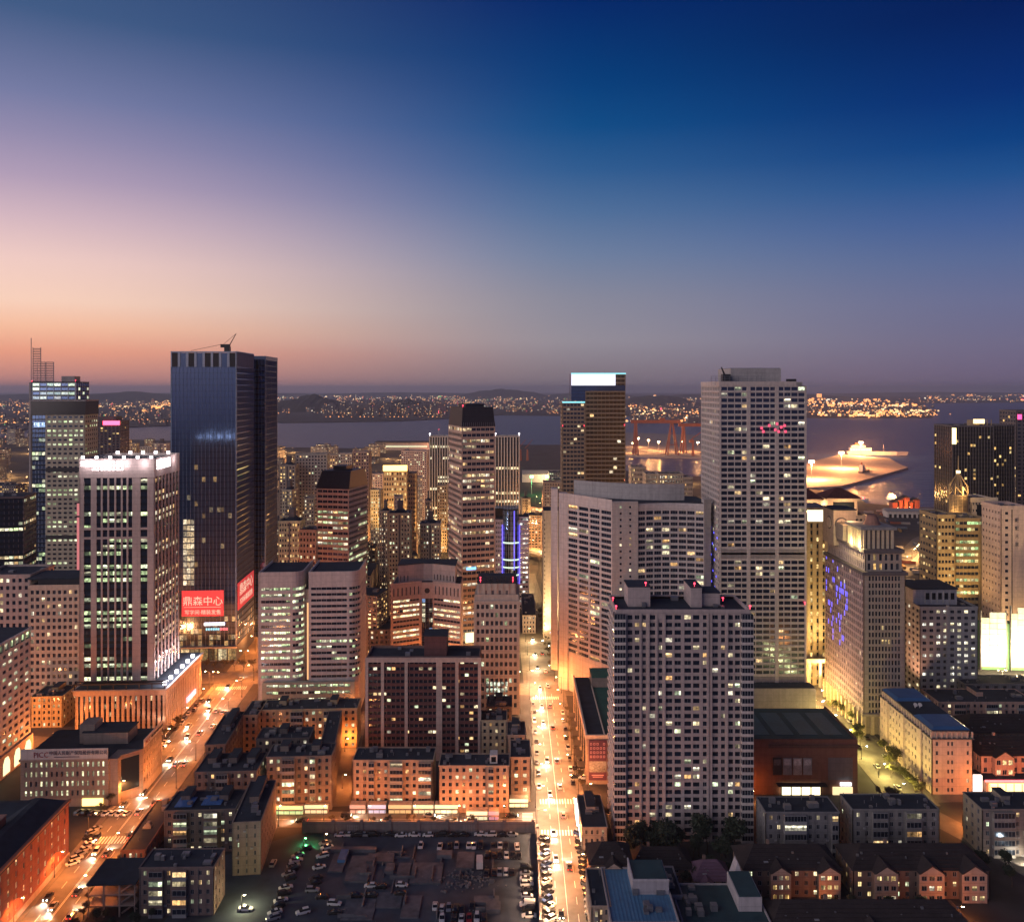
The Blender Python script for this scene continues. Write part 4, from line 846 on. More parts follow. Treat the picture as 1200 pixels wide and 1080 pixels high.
m=MB(); m.bx(1.1,8.3,-.79,-.75,5.4,9.9); m.build('printed_picture',mat('picture',(.32,.33,.30),.6,.5,scale=.3,streak=False),bo); m=MB(); m.bx(2.2,7.2,-.8,-.75,3.9,4.3); m.bx(2.6,6.8,-.8,-.75,3.2,3.5); m.build('printed_line',PT,bo)
b.done()

# --- glass tower with lit crown
d0=760; b=tower('office_tower','bronze glass tower with a blazing white screen along its top',686,733,d0,32,ZY(437,d0)-1,46,10,9,mat('bronze_mullion',(.30,.22,.14),.45,.1,metal=.5),wf=.92,hf=.62,lit=.012,pal=WARM,bm=mat('bronze_band',(.34,.25,.16),.5,.15,metal=.3),bv=.12,pv=-.05,pm=GOLDG,split=1,finish=False,roof=False)
W_=b.W; zt=b.z; b.p('blue_band',BLUEGL).bx(-11,W_+.1,-.25,.3,ZY(466,d0),ZY(451,d0)) if False else None
b.p('crown_wall',DKGL).bx(-.2,W_+.2,.6,31,zt-12,zt+.5); b.p('crown_roof',ROOF).bx(0,W_,1,31,zt+.5,zt+.9)
m=MB(); m.bx(-12.5,W_-9,-.6,-.2,ZY(451.5,d0),ZY(438.5,d0)); so_=m.build('led_screen',glow('screen',(.92,.9,1),1.5),b.root)
for k in range(9):
    m=MB(); zz=ZY(451,d0)+k*1.1; m.bx(-12.5,W_-9,-.66,-.6,zz,zz+.16); m.build('screen_rib',glow('rib',(.3,.55,.95),1.2),so_)
m=MB(); m.bx(-12.8,W_+.3,-.7,-.1,ZY(438.3,d0),ZY(437,d0)); m.build('crown_light_strip',CYAN,b.root)
b.p('upper_glass',BLUEGL).bx(-12.5,0,0,30,ZY(471,d0)+1,ZY(437.5,d0)); b.p('upper_glass',BLUEGL).bx(-.02,W_*.99,-.3,-.13,ZY(458,d0),ZY(451.6,d0))
for k in range(8): b.p('upper_mullion',DKMETAL).bx(-12.5,.0,-.1,0,ZY(470,d0)+k*3,ZY(470,d0)+k*3+.3)
zl=ZY(472,d0); x0=-20.5
b.p('wing_wall',ST_DARK).bx(x0+.4,-.2,2.4,30,0,zl)
facade(b,(x0,2,1,0),20.3,0,zl,6,40,wf=.8,hf=.5,wm=wallm(.30,.23,.17),lit=.07,pal=WARM,name='wing'); facade(b,(x0,30,0,-1),28,0,zl,8,40,wf=.8,hf=.5,wm=wallm(.30,.23,.17),lit=.05,pal=WARM,name='wing')
m=MB(); m.bx(x0,-.2,1.7,2,zl,zl+1.2); m.build('wing_light_strip',CYAN,b.root)
for k in range(24):
    m=MB(); zz=20+k*3.7; m.bx(-1.2,-.7,1.4,1.9,zz,zz+1.3) 
    if zz<70: m.build('corner_lamp',glow('amberdot',(1,.6,.2),2),b.root)
    m=MB(); m.bx(W_-1.2,W_-.8,-.55,-.15,zz,zz+1.1)
    if zz<86 and k%2: m.build('corner_lamp',glow('reddot',(1,.25,.12),2.2),b.root)
red_lights(b,[(x0+.4,2,ZY(500,d0)),(-1,1.5,ZY(500,d0)),(W_-1,-.5,ZY(499,d0))])
b.done(thr=99)

# --- tallest white apartment tower
d0=432; z=ZY(452,d0); AP=wallm(.46,.42,.40); b=tower('apartment_tower','tallest white apartment tower with grouped windows, right of centre',843,945,d0,42,z,52,12,11,AP,wf=.9,hf=.62,lit=.10,pal=HOME,finish=False,z0=14,cols=None,split=2,rec=.5,par=1.5,bv=0,pv=-.12,cat='apartment building',litside=.05,roof=False,swf=.62)
W_=b.W; fp=b.p('main_pier',AP)
for f in (0,.335,.66,1): x=W_*f; fp.bx(max(x-.9,0),min(x+.9,W_),-.35,.4,14,z)
for y in (646,650,795): zz=ZY(y*1.0,d0); b.p('service_floor',wallm(.28,.26,.26)).bx(1,W_-1,-.25,.1,zz-1.6,zz+1.2)
b.p('roof',ROOF).bx(.4,W_-.4,.4,41.6,z-.3,z+.1); pr=b.p('parapet',AP); pr.bx(0,W_-5,-.1,.5,z,z+2.2); pr.bx(-.1,.5,.5,42,z,z+2.2); pr.bx(W_-.5,W_+.1,6,42,z,z+2)
rb=b.p('roof_block',wallm(.36,.35,.35)); rb.bx(8,34,9,36,z,z+9); rb.bx(8,34,9,36,z+9,z+9.6) if False else None
b.p('roof_block_top',ROOF).bx(8.4,33.6,9.4,35.6,z+9,z+9.2)
rl=b.p('roof_rail',METAL)
for zz in (1.2,2.4,3.6,4.8): rl.bx(-4,24,1.2,1.32,z+zz,z+zz+.12)
for k in range(12): rl.bx(k*2.3-3.9,k*2.3-3.75,1.2,1.32,z,z+4.9)
hl=b.p('roof_machine',DKMETAL); hl.bx(3,7,5,9,z,z+6); hl.tube([(4,6,z+6),(2,4,z+9.5)],.5,.3); hl.bx(36,40,3,7,z-6,z+3.5)
red_lights(b,[(W_-1,-.6,ZY(708,d0)),(1,-.6,ZY(708,d0))])
RW=glow('red_window_sign',(1,.05,.15),1.4)
for k,(x,y) in enumerate(((891,503),(893,507),(900,500),(907,505),(909,498),(914,502),(918,500),(919,507),(911,507))):
    m=MB(); u=PX(x,d0)-PX(843,d0); zz=ZY(y,d0); m.bx(u,u+1.1,-.5,-.38,zz,zz+1.3); m.build('red_sign_stroke',RW,b.root)
for k in range(34):                      # blue strips down the west side
    m=MB(); zz=40+k*1.55; m.bx(-.12,-.02,4+(k*7%31),5.2+(k*7%31),zz,zz+1.0); m.build('blue_light',LEDBL,b.root)
b.p('lower_podium',wallm(.28,.26,.28)).bx(-4,W_+2,-8,0,0,16); b.p('podium_roof',ROOF).bx(-3.6,W_+1.6,-7.6,-.2,16,16.3)
b.done(thr=4.6)

# --- the front apartment tower
d0=311; z=84; FA=wallm(.40,.34,.33); b=Bld('apartment_tower','broad front apartment tower with corner balconies and red roof lamps',722,d0,0,'apartment building'); Wd=PX(879,d0)-PX(722,d0); D=22; rec=.35
core(b,Wd,D,z-1.2,rec,FA); q=lambda v:(700+v/3.0-722)/157*Wd
cl=[(115,8.5),(140,8.5),(165,6),(193,11),(222,6.5),(252,12),(283,11.5),(318,12),(348,11.5),(378,7),(413,12),(442,7),(468,9.5),(493,9)]
cl=[(q(c-h),q(c+h)) for c,h in cl]
facade(b,(0,0,1,0),Wd,0,z-1,14,30,cols=cl,hf=.58,wm=FA,lit=.13,pal=HOME,rec=rec,bv=-.1,boost=1.15)
for k in 'rl': facade(b,sides(Wd,D)[k][0],D,0,z-1,5,30,wf=.5,hf=.5,wm=FA,lit=.08,name='side_facade')
b.p('back_wall',FA).bx(0,Wd,D-rec,D,0,z-.1)
rb=b.p('pilaster',FA)
for c in (152,180,208,236,388,400,456): rb.bx(q(c)-.35,q(c)+.35,-.45,0,0,z-1)
rb.bx(q(208),q(234),-.25,.0,z-3,z+.4); 
BW=wallm(.50,.46,.44)
for x0,x1 in ((-.9,3.4),(Wd-3.4,Wd+.9)):
    for j in range(30):
        zz=j*2.767; b.p('corner_balcony',BW).bx(x0,x1,-1.6,2.8,zz,zz+1.0); b.p('balcony_glass',PANE).bx(x0+.15,x1-.15,-1.45,2.6,zz+1.0,zz+2.767)
        for k in range(5): b.p('balcony_post',MATS['frame']).bx(x0+.05+(x1-x0-.25)*k/4,x0+.15+(x1-x0-.25)*k/4+.05,-1.55,-1.45,zz+1,zz+2.767)
for k in range(4):
    for j in range(30): b.p('side_balcony',BW).bx(-.9,0,4.4+k*4.2,7.6+k*4.2,j*2.767,j*2.767+1)
roof_cap(b,Wd,D,z-1,FA,par=1.5,clutter=6)
sh=b.p('lift_house',FA); sh.bx(q(120),q(200),9,20,z-1,z+6.5); sh.bx(q(345),q(385),8,21,z-1,z+6.5); sh.bx(q(385),q(455),10,20,z-1,z+4); sr=b.p('lift_house_roof',ROOF); sr.bx(q(118),q(202),8.8,20.2,z+6.5,z+6.8); sr.bx(q(343),q(387),7.8,21.2,z+6.5,z+6.8); sr.bx(q(387),q(457),9.8,20.2,z+4,z+4.3)
red_lights(b,[(0,0,z+.6),(q(185),10,z+6.8),(q(360),9,z+6.8),(q(470),12,z+.6),(Wd,0,z+.6),(0.3,12,z+.6)])
b.done(thr=4.4)

# --- right side group
# art-deco tower
d0=407; b=Bld('art_deco_tower','stepped stone tower with a columned drum and blue-lit flank, right',1012,d0,0,'tower'); Wd=PX(1061,d0)-PX(1012,d0); D=50; AD=wallm(.31,.27,.23); z=76; core(b,Wd,D,z,.4,AD)
S=sides(Wd,D); facade(b,S['f'][0],Wd,9,z,10,20,wf=.6,hf=.66,wm=AD,lit=.09,pal=GREEN+GOLD,marg=2.2,rowlit=[.0,.02,.05,.5]); facade(b,S['l'][0],D,9,z,20,20,wf=.58,hf=.66,wm=wallm(.34,.27,.27),lit=.05,pal=WARM,name='side_facade'); facade(b,S['r'][0],D,9,z,20,20,wf=.5,hf=.55,wm=AD,lit=.05,name='side_facade')
b.p('cornice',ST_DARK).bx(-.9,Wd+.9,-.9,D+.5,z,z+1.6); b.p('second_tier',AD).bx(1.6,Wd-1.6,1.6,D-1,z+1.6,z+10.4); 
facade(b,(1.2,1.2,1,0),Wd-2.4,z+1.6,z+10.4,6,2,wf=.5,hf=.7,wm=AD,lit=.25,pal=GOLD,name='tier'); facade(b,(1.2,D-.6,0,-1),D-1.8,z+1.6,z+10.4,20,2,wf=.5,hf=.7,wm=wallm(.42,.35,.34),lit=0,name='tier')
b.p('upper_cornice',ST_DARK).bx(.2,Wd-.2,.2,D,z+10.4,z+12)
dr=b.p('drum',ST_DARK); cx,cyc=Wd*.42,9
dr.bx(cx-7,cx+7,cyc-5,cyc+12,z+12,z+21)
dc=b.p('drum_column',wallm(.50,.42,.30))
for k in range(7): dc.bx(cx-7.2+k*2.25,cx-6.2+k*2.25,cyc-6,cyc-5,z+12,z+21); dc.bx(cx-8,cx-7,cyc-5+k*2.6,cyc-4+k*2.6,z+12,z+21); dc.bx(cx+7,cx+8,cyc-5+k*2.6,cyc-4+k*2.6,z+12,z+21)
b.p('drum_cap',CONC).bx(cx-8.6,cx+8.6,cyc-6.6,cyc+13,z+21,z+22.3)
bl=b.p('mid_block',wallm(.30,.26,.22)); bl.bx(-.5,12,24,44,z+12,z+20); b.p('clock_block',wallm(.40,.33,.27)).bx(-1.5,10,34,49,z+8,z+26); b.p('clock_block_roof',ROOF).bx(-1.8,10.3,33.7,49.3,z+26,z+26.6)
m=MB(); m.tube([(2.5,33.7,z+19),(2.5,34.1,z+19)],3.4,3.4,24); ck=m.build('clock_rim',ST_DARK,b.root); m=MB(); m.tube([(2.5,33.55,z+19),(2.5,33.7,z+19)],2.7,2.7,24); m.build('clock_face',wallm(.5,.42,.34),ck); m=MB(); m.bx(2.4,2.6,33.4,33.5,z+17.4,z+20.8); m.build('clock_hand',ST_DARK,ck)
m=MB(); m.tube([(-1.6,40,z+19),(-1.2,40,z+19)],3.4,3.4,24); ck=m.build('clock_rim',ST_DARK,b.root); m=MB(); m.tube([(-1.9,40,z+19),(-1.6,40,z+19)],2.7,2.7,24); m.build('clock_face',wallm(.5,.42,.34),ck)
rb=b.p('roof_ball',wallm(.3,.16,.12)); rb.tube([(cx+1,cyc+4,z+22.3),(cx+1,cyc+4,z+23.6),(cx+1,cyc+4,z+26),(cx+1,cyc+4,z+26.8)],4.2,2.0,14)
point(b.root,(cx-6,cyc+14,z+24),5000,(1,.55,.25),.4); point(b.root,(cx-9.5,cyc-4,z+13),5200,(1,.75,.32),.3); point(b.root,(cx-9.5,cyc+6,z+13),4200,(1,.75,.32),.3)
for k in range(46):
    m=MB(); u=2+b.rnd.randrange(20)*1.55; zz=34+b.rnd.randrange(13)*3.35; m.box(S['l'][0],u,u+.5,.05,.2,zz,zz+2.6); m.build('blue_light',LEDBL,b.root)
for k in range(6): b.p('entrance_pier',wallm(.5,.42,.30)).bx(Wd*k/5-.8,Wd*k/5+.8,-.9,.3,0,9.5)
b.p('entrance_slab',AD).bx(-1,Wd+1,-1.2,.4,9.0,10.2); b.p('base_core',AD).bx(.4,Wd-.4,1,D,0,9)
for k in range(5): m=MB(); m.bx(Wd*k/5+1,Wd*(k+1)/5-1,.6,.9,.4,7.5); m.build('lobby_window',glow('lobby',(1,.8,.42),1.8),b.root)
for k in range(11): b.p('side_pier',wallm(.5,.42,.30)).bx(-1,.4,D*k/10-.6,D*k/10+.6,0,9.5)
b.done(thr=4.4)
# floodlit column building and red-roofed neighbour
d0=475; b=tower('floodlit_building','narrow floodlit cream building between the white tower and the art-deco tower',946,970,d0,30,ZY(612,d0),24,3,6,wallm(.52,.44,.30),wf=.36,hf=.6,lit=.3,pal=GOLD,finish=False,bm=wallm(.34,.27,.17),bv=-.2,pv=.3,cat='building')
m=MB(); m.bx(.3,b.W-.2,-.2,.6,b.z+.6,b.z+7); m.build('lit_attic',glow('attic',(1,.88,.6),2.2),b.root); b.p('attic_roof',ST_TAN).bx(-.6,b.W+.6,-.6,20,b.z+7,b.z+8.2); b.p('porch',ST_CREAM).bx(-2,b.W+2,-5,0,14,16)
for k in range(3): b.p('porch_column',ST_CREAM).bx(k*b.W/2-.6,k*b.W/2+.6,-4.6,-3.4,0,14)
b.done(thr=99)
d0=520; b=tower('palace_building','tall building topped by two dark red hipped pavilions behind the art-deco tower',944,1018,d0,34,ZY(606,d0),22,14,6,wallm(.50,.40,.32),wf=.5,hf=.5,lit=.05,pal=GOLD,finish=False)
RT=mat('red_roof_tile',(.17,.055,.045),.8,.2)
for x0,x1,y0 in ((-4,11,0),(14,36,4)):
    b.p('pavilion',wallm(.50,.40,.32)).bx(x0+2,x1-2,y0+2,y0+18,b.z,b.z+10); b.p('pavilion_eave',wallm(.5,.42,.36)).bx(x0,x1,y0,y0+20,b.z+10,b.z+11)
    b.p('pavilion_roof',RT).prism([(x0-.5,y0-.5),(x1+.5,y0-.5),(x1+.5,y0+20.5),(x0-.5,y0+20.5)],b.z+11,b.z+16.5,top=[(x0+(x1-x0)*.42,y0+9),(x1-(x1-x0)*.42,y0+9),(x1-(x1-x0)*.42,y0+11),(x0+(x1-x0)*.42,y0+11)])
    point(b.root,((x0+x1)/2,y0-2,b.z+4),9000,(1,.6,.28),.4); point(b.root,(x0-1,y0+9,b.z+4),9000,(1,.6,.28),.4)
    b.p('loggia',DKGL).bx(x0+5,x1-4,y0+1.9,y0+2.1,b.z+4,b.z+8.6)
red_lights(b,[(36,4,b.z+10.5),(37.5,4,b.z+10.5),(24,-.5,b.z+1)]); b.done(thr=99)
# grey office block with bright windows
d0=458; GY=wallm(.33,.34,.34); b=tower('office_block','grey office block with bright square windows, right',1078,1146,d0,34,ZY(713,d0),14,8,7,GY,wf=.56,hf=.5,lit=.38,pal=[(1,.93,.66),(1,.97,.8),(1,.85,.5)],finish=False,cat='office building',litside=.12,boost=1.25)
W_=b.W; b.p('front_bay',GY).bx(W_*.45,W_*.5,-.35,0,0,b.z+2); b.p('penthouse',wallm(.40,.40,.42)).bx(0,24,8,28,b.z,b.z+8.5); b.p('penthouse_roof',ROOF).bx(-.6,24.6,7.4,28.6,b.z+8.5,b.z+9.2)
for k in range(5): b.p('penthouse_window',DKGL).bx(7+k*3.4,9+k*3.4,7.9,8.1,b.z+3,b.z+6.6); b.p('penthouse_surround',ST_WHITE).bx(6.3+k*3.4,6.7+k*3.4,7.6,8,b.z+1,b.z+7.6)
b.done(thr=4.4)
# cream long hotel with blue roof
d0=347; CR2_=wallm(.52,.42,.34); b=tower('long_building','long cream building with blue metal roof on the tree-lined street',1092,1140,d0,49,22.4,6,8,16,CR2_,wf=.32,hf=.44,lit=.02,pal=WARM,finish=False,cat='building',roof=False,cols=[(1.6,2.6),(6.3,7.1),(7.9,8.7),(14.2,15.1)],swf=.34)
W_=b.W; b.p('cornice',ST_DARK).bx(-.4,W_+.4,-.4,49.4,22.4,22.8); b.p('attic',CR2_).bx(1,W_-1,1,48,22.8,25.4); b.p('roof_slab',ROOF).bx(.6,W_-.6,.6,48.4,25.4,25.8)
for y0,y1 in ((1,17),(33,48.2)): b.p('metal_roof',ROOFB).prism([(.4,y0),(W_-.4,y0),(W_-.4,y1),(.4,y1)],25.8,26.8,top=[(2,y0+1.5),(W_-2,y0+1.5),(W_-2,y1-1.5),(2,y1-1.5)])
for k in range(9): b.p('attic_post',CR2_).bx(W_*k/8-.3,W_*k/8+.3,.2,.9,22.8,25.2)
for k in range(20): b.p('attic_post',CR2_).bx(.2,.9,1+48*k/20,1.7+48*k/20,22.8,25.2)
for y0 in (8,24,40): b.p('side_bay',CR2_).bx(-.7,.0,y0,y0+2,0,23)
for x in (5,7): b.p('satellite_dish',ST_WHITE).tube([(x,25,25.8),(x,25,27),(x,24.6,27.4)],.1,.9,10)
b.done(thr=4.6)
# gold office group with spire
d0=560; GM=mat('gold_stone',(.42,.31,.17),.6,.18); 
tower('office_building','left wing of the gold-lit office, slanted dark windows',1098,1120,d0-4,24,ZY(605,d0-4),18,5,6,GM,wf=.7,hf=.42,lit=.22,pal=GOLD,cat='office building',bm=GM,palside=GOLD)
b=tower('office_building','gold-lit glass office with green-lit floors, right',1119,1157,d0,26,ZY(609,d0),19,8,6,GM,wf=.92,hf=.46,pal=[(.85,.95,.4),(1,.75,.3),(.6,.95,.4),(1,.82,.4)],rowlit=[.1,.3,.9,.6],cat='office building',finish=False,pv=-.05,bv=.05)
b.p('corner_column',GM).bx(b.W-6,b.W-3.5,-1.6,0,0,b.z-3); b.done(thr=99)
b=tower('office_building','lower dark annex with greenish floors beside the gold-lit office',1156,1174,d0+3,24,ZY(636,d0+3),16,5,5,ST_DARK,wf=.9,hf=.5,pal=GREEN,rowlit=[.1,.4,.8],cat='office building')
d1=590; b=Bld('spire_tower','ribbed round turret with an open pyramid crown and lamp',1118,d1,0,'tower'); r=6.2; c=(6.2,6.2); zt=ZY(580,d1); cp=lambda rr:[(c[0]+rr*cos(2*pi*k/16),c[1]+rr*sin(2*pi*k/16)) for k in range(16)]
b.p('shaft',ST_DARK).prism(cp(5.4),0,zt)
for k in range(16): b.p('ring',GM).prism(cp(r),zt-16+k,zt-15.6+k); 
for k in range(12): b.p('shaft_rib',GM).tube([(c[0]+5.8*cos(k*pi/6),c[1]+5.8*sin(k*pi/6),0),(c[0]+5.8*cos(k*pi/6),c[1]+5.8*sin(k*pi/6),zt)],.3)
za=ZY(556,d1)
for k in range(8):
    a=k*pi/4; b.p('crown_strut',GM).tube([(c[0]+6.4*cos(a),c[1]+6.4*sin(a),zt),(c[0]+6.0*cos(a),c[1]+6.0*sin(a),zt+6),(c[0]+.6*cos(a),c[1]+.6*sin(a),za)],.45)
    b.p('crown_strut',GM).tube([(c[0]+6.0*cos(a),c[1]+6.0*sin(a),zt+6),(c[0]+6.4*cos(a+pi/4),c[1]+6.4*sin(a+pi/4),zt)],.28)
b.p('spire',GM).tube([(c[0],c[1],zt),(c[0],c[1],za),(c[0],c[1],ZY(535,d1))],.8,.25)
m=MB(); m.bx(c[0]-1,c[0]+1,c[1]-1,c[1]+1,za+.5,za+2.2); m.build('crown_lamp',WARMG,b.root); point(b.root,(c[0],c[1]-9,zt+3),7000,(1,.6,.22),.3); point(b.root,(c[0]-9,c[1]-9,zt-14),9000,(1,.6,.22),.3); b.done()
b=tower('stone_block','cream blocky tower with a dark square recess behind the gold-lit office',1138,1168,d1+6,24,ZY(586,d1+6),18,8,6,ST_CREAM,wf=.4,hf=.4,lit=.1,pal=GREEN,finish=False); b.p('dark_recess',DKGL).bx(4,11,-.15,.3,b.z-22,b.z-3); b.p('frame_beam',ST_CREAM).bx(-.5,b.W+.5,-.8,0,b.z-1.5,b.z+2); b.done(thr=99)
d1=530; b=tower('stone_tower','pink-lit tower with four dark characters down its wall, right edge',1173,1204,d1,22,ZY(597,d1),20,5,6,wallm(.50,.38,.33),wf=.38,hf=.36,lit=.02,finish=False,cols=[(2.6,4.6),(15.2,16)],par=2.4)
b.p('dark_slot',DKGL).bx(6.6,7.1,-.05,.4,4,b.z)
for k,ch in enumerate('大厦'): text_mesh(ch,2.6,.08,ST_DARK,'wall_character',b.root,(9.9,-.15,ZY(628+k*9.5,d1)-1),0)
glyphs(b,ST_DARK,(0,0,1,0),8.7,.02,ZY(609.5,d1)-1,1,2.2,2.3,0,name='wall_character'); glyphs(b,ST_DARK,(0,0,1,0),8.7,.02,ZY(619,d1)-1,1,2.2,2.3,0,name='wall_character')
b.done(thr=99)
b=tower('glass_tower','dark glass tower with a glaring lit corner by the bay, far right',1116,1163,790,40,ZY(500,790),34,14,8,ST_DARK,wf=.8,hf=.6,lit=.05,pal=GOLD,bm=DKGL,pm=GOLDG,cat='tower',finish=False,rz=R(-4)); 
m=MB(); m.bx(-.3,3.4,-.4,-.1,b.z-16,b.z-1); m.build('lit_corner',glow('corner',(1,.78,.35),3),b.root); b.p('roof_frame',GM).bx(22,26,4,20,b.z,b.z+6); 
for k in range(6): b.p('roof_frame',GM).bx(18+k*3.6,18.6+k*3.6,3,3.5,b.z,b.z+7)
m=MB(); m.bx(20,30,2.4,2.8,b.z+3,b.z+7); m.build('rooftop_sign',glow('goldsign',(1,.75,.3),3),b.root); b.done(thr=99)
b=tower('glass_tower','right half of the dark glass towers by the bay',1161,1191,800,40,ZY(499,800),34,9,8,ST_DARK,wf=.8,hf=.6,lit=.05,pal=GOLD,bm=DKGL,pm=GOLDG,rz=R(5),finish=False); b.done(thr=99)
b=tower('office_tower','dark tower cut by the right edge with a red beacon',1191,1240,860,30,ZY(482,860),36,8,6,ST_DARK,wf=.6,hf=.5,lit=.03,pal=GOLD,finish=False)
m=MB(); m.bx(1,5,-1,-.4,b.z-8,b.z-3); m.build('red_beacon',glow('beacon',(1,.05,.25),2.6),b.root); b.done(thr=99)
for i,(xl,xr,yt,d,lb) in enumerate(((740,757,548,1050,'small pale office left of a lit roof below the harbour basin'),(757,772,556,1000,'low cream office below the harbour basin, lit corner'),(772,801,556,990,'cream office with square windows below the harbour basin'),(800,812,560,985,'yellow-lit end block below the harbour basin'))):
    tower('office_building',lb,xl,xr,d,26,ZY(yt,d),12,9,6,wallm(.42,.37,.30),wf=.5,hf=.5,lit=.12,pal=GOLD,cat='office building')
b=Bld('floodlit_screen','floodlit white construction screens glaring at the right edge',1150,500,R(-4),'hoarding')
for x0,x1,zz in ((0,14,34),(17,46,37)):
    nx=int((x1-x0)/3.6); nz=int(zz/3.4)
    for i in range(nx):
        for j in range(nz-(1 if (i*7)%3==0 else 0)): b.p('screen_panel',wallm(.62,.60,.55) if (i+j)%4 else wallm(.5,.5,.44)).bx(x0+(x1-x0)*i/nx+.1,x0+(x1-x0)*(i+1)/nx-.1,.02*((i*3+j)%4),1.0,2+(zz-2)*j/nz+.1,2+(zz-2)*(j+1)/nz-.1)
    b.p('screen_back',METAL).bx(x0,x1,1.0,1.2,2,zz-4); b.p('screen_frame',METAL).bx(x0-.4,x0,-.3,1.4,0,zz+1); b.p('screen_frame',METAL).bx(x1,x1+.4,-.3,1.4,0,zz+1)
b.p('net_cover',wallm(.10,.24,.12)).bx(1,45,1.3,9,0,27)
for x in (6,24,40): point(b.root,(x,-15,9),16000,(1,.80,.5),.8)
b.done()
# brown mall
b=Bld('shopping_mall','brown shopping mall with a greenish flat roof and four posters',880,347,0,'mall'); Wd=PX(1005,347)-PX(880,347); z=21.5; BR=wallm(.16,.08,.06); D=36
b.p('wall',BR).bx(-38,Wd,0,D,0,z); b.p('roof',mat('mall_roof',(.025,.07,.075),.7,.25,streak=False,scale=.03)).bx(-37.5,Wd-.5,.5,D-.5,z,z+.15); pr=b.p('parapet',BR); pr.bx(-38,Wd,-.2,.5,z,z+1); pr.bx(Wd-.5,Wd+.2,.5,D,z,z+1); pr.bx(-38.2,-37.5,.5,D,z,z+1)
for k in range(4): b.p('roof_panel',mat('roof_panel',(.03,.10,.13),.5,.2,streak=False)).bx(2+k*10,9.5+k*10,6,D-6,z+.15,z+.35)
b.p('fascia',wallm(.10,.06,.05)).bx(7,Wd+.3,-.45,-.2,z-2.5,z-1.2); b.p('side_recess',ST_DARK).bx(Wd-12,Wd-2,-.12,.1,6,15)
for k,c in enumerate(((.03,.03,.035),(.20,.22,.24),(.30,.28,.27),(.24,.24,.25))):
    m=MB(); x=8.8+k*4.1; m.bx(x,x+3.5,-.6,-.3,8.2,15); po=m.build('poster',mat('poster%d'%k,c,.6,.3,scale=.5,streak=False),b.root); m=MB(); m.bx(x+.4,x+3.1,-.66,-.6,12.2,14.6); m.build('poster_picture',mat('posterpic%d'%k,tuple(min(.5,v*1.7+.05) for v in c),.6,.4,scale=.8,streak=False),po)
m=MB(); m.bx(12,28,-1.0,-.5,.3,4.2); m.build('lit_entrance',glow('mall_door',(1,.85,.5),3.0,True),b.root); m=MB(); m.bx(33,41,-1.0,-.5,.3,3.4); m.build('lit_shopfront',glow('mall_shop',(1,.75,.38),1.3),b.root); m=MB(); m.bx(36,40.5,-1.1,-.6,4.0,5.2); m.build('white_sign',glow('mall_sign',(.85,.9,1),3),b.root)
for x in (12,16,20,24,28): b.p('entrance_post',DKMETAL).bx(x-.2,x+.2,-1.4,-1.0,0,4.6)
b.p('entrance_canopy',DKMETAL).bx(10,30,-3.4,-.4,4.6,5.0); b.p('link_wall',LILAC).bx(-5,-.1,-1.2,0,2,11)
b.done()
# ------------------------------------------------------------------ low-rise
OLD = wallm(.17,.14,.13); OLD2 = wallm(.14,.12,.115); TANW = wallm(.38,.29,.22); GREYW = wallm(.19,.19,.20); PINKW = wallm(.20,.15,.14)
# five-storey brick office along the avenue, bottom left
b = Bld('brick_building','long red brick building with many lit windows along the avenue',-194.5,196,R(3),'building',world=True); Wd = 44; D = 102; z = 20.5; BK = wallm(.30,.10,.07)
core(b,Wd,D,z,.3,BK); S = sides(Wd,D)
facade(b,S['r'][0],D,2,z-1,22,5,wf=.26,hf=.55,wm=BK,lit=.8,pal=[(1,.62,.24),(1,.72,.34)],boost=1.2,name='street_facade',rec=.3); facade(b,S['f'][0],Wd,2,z-1,10,5,wf=.3,hf=.55,wm=BK,lit=.2,pal=WARM)
b.p('back_wall',BK).bx(0,Wd,D-.3,D,0,z-.03); b.p('base',wallm(.36,.28,.24)).bx(-.2,Wd+.25,-.2,D+.2,0,2)
b.p('side_wall',BK).bx(0,.3,0,D,2,z)
b.p('roof',ROOF).bx(-.3,Wd+.5,-.3,D+.3,z-1,z-.5); b.p('eave',mat('eave',(.34,.16,.10),.8,.1)).bx(Wd-.1,Wd+.7,-.4,D+.4,z-.5,z+.2)
b.p('pitched_roof',ROOF).prism([(Wd-16,0),(Wd+.3,0),(Wd+.3,D),(Wd-16,D)],z-.5,z+3.2,top=[(Wd-9,3),(Wd-7,3),(Wd-7,D-5),(Wd-9,D-5)])
b.p('pitched_roof',ROOF).prism([(-8,D-15),(Wd-5,D-15),(Wd-5,D+.2),(-8,D+.2)],z-.5,z+3,top=[(-6,D-8),(Wd-10,D-8),(Wd-10,D-6),(-6,D-6)])
for x,y,w,h in ((Wd-22,D-46,5,8),(Wd-17,D-30,4,6),(Wd-13,D-24,2.4,5),(Wd-15,D-60,2,5)): b.p('chimney_block',BK).bx(x,x+w,y,y+w*1.4,z-1,z+h); b.p('chimney_cap',wallm(.36,.2,.15)).bx(x-.2,x+w+.2,y-.2,y+w*1.4+.2,z+h,z+h+.3)
b.done(thr=4.5)
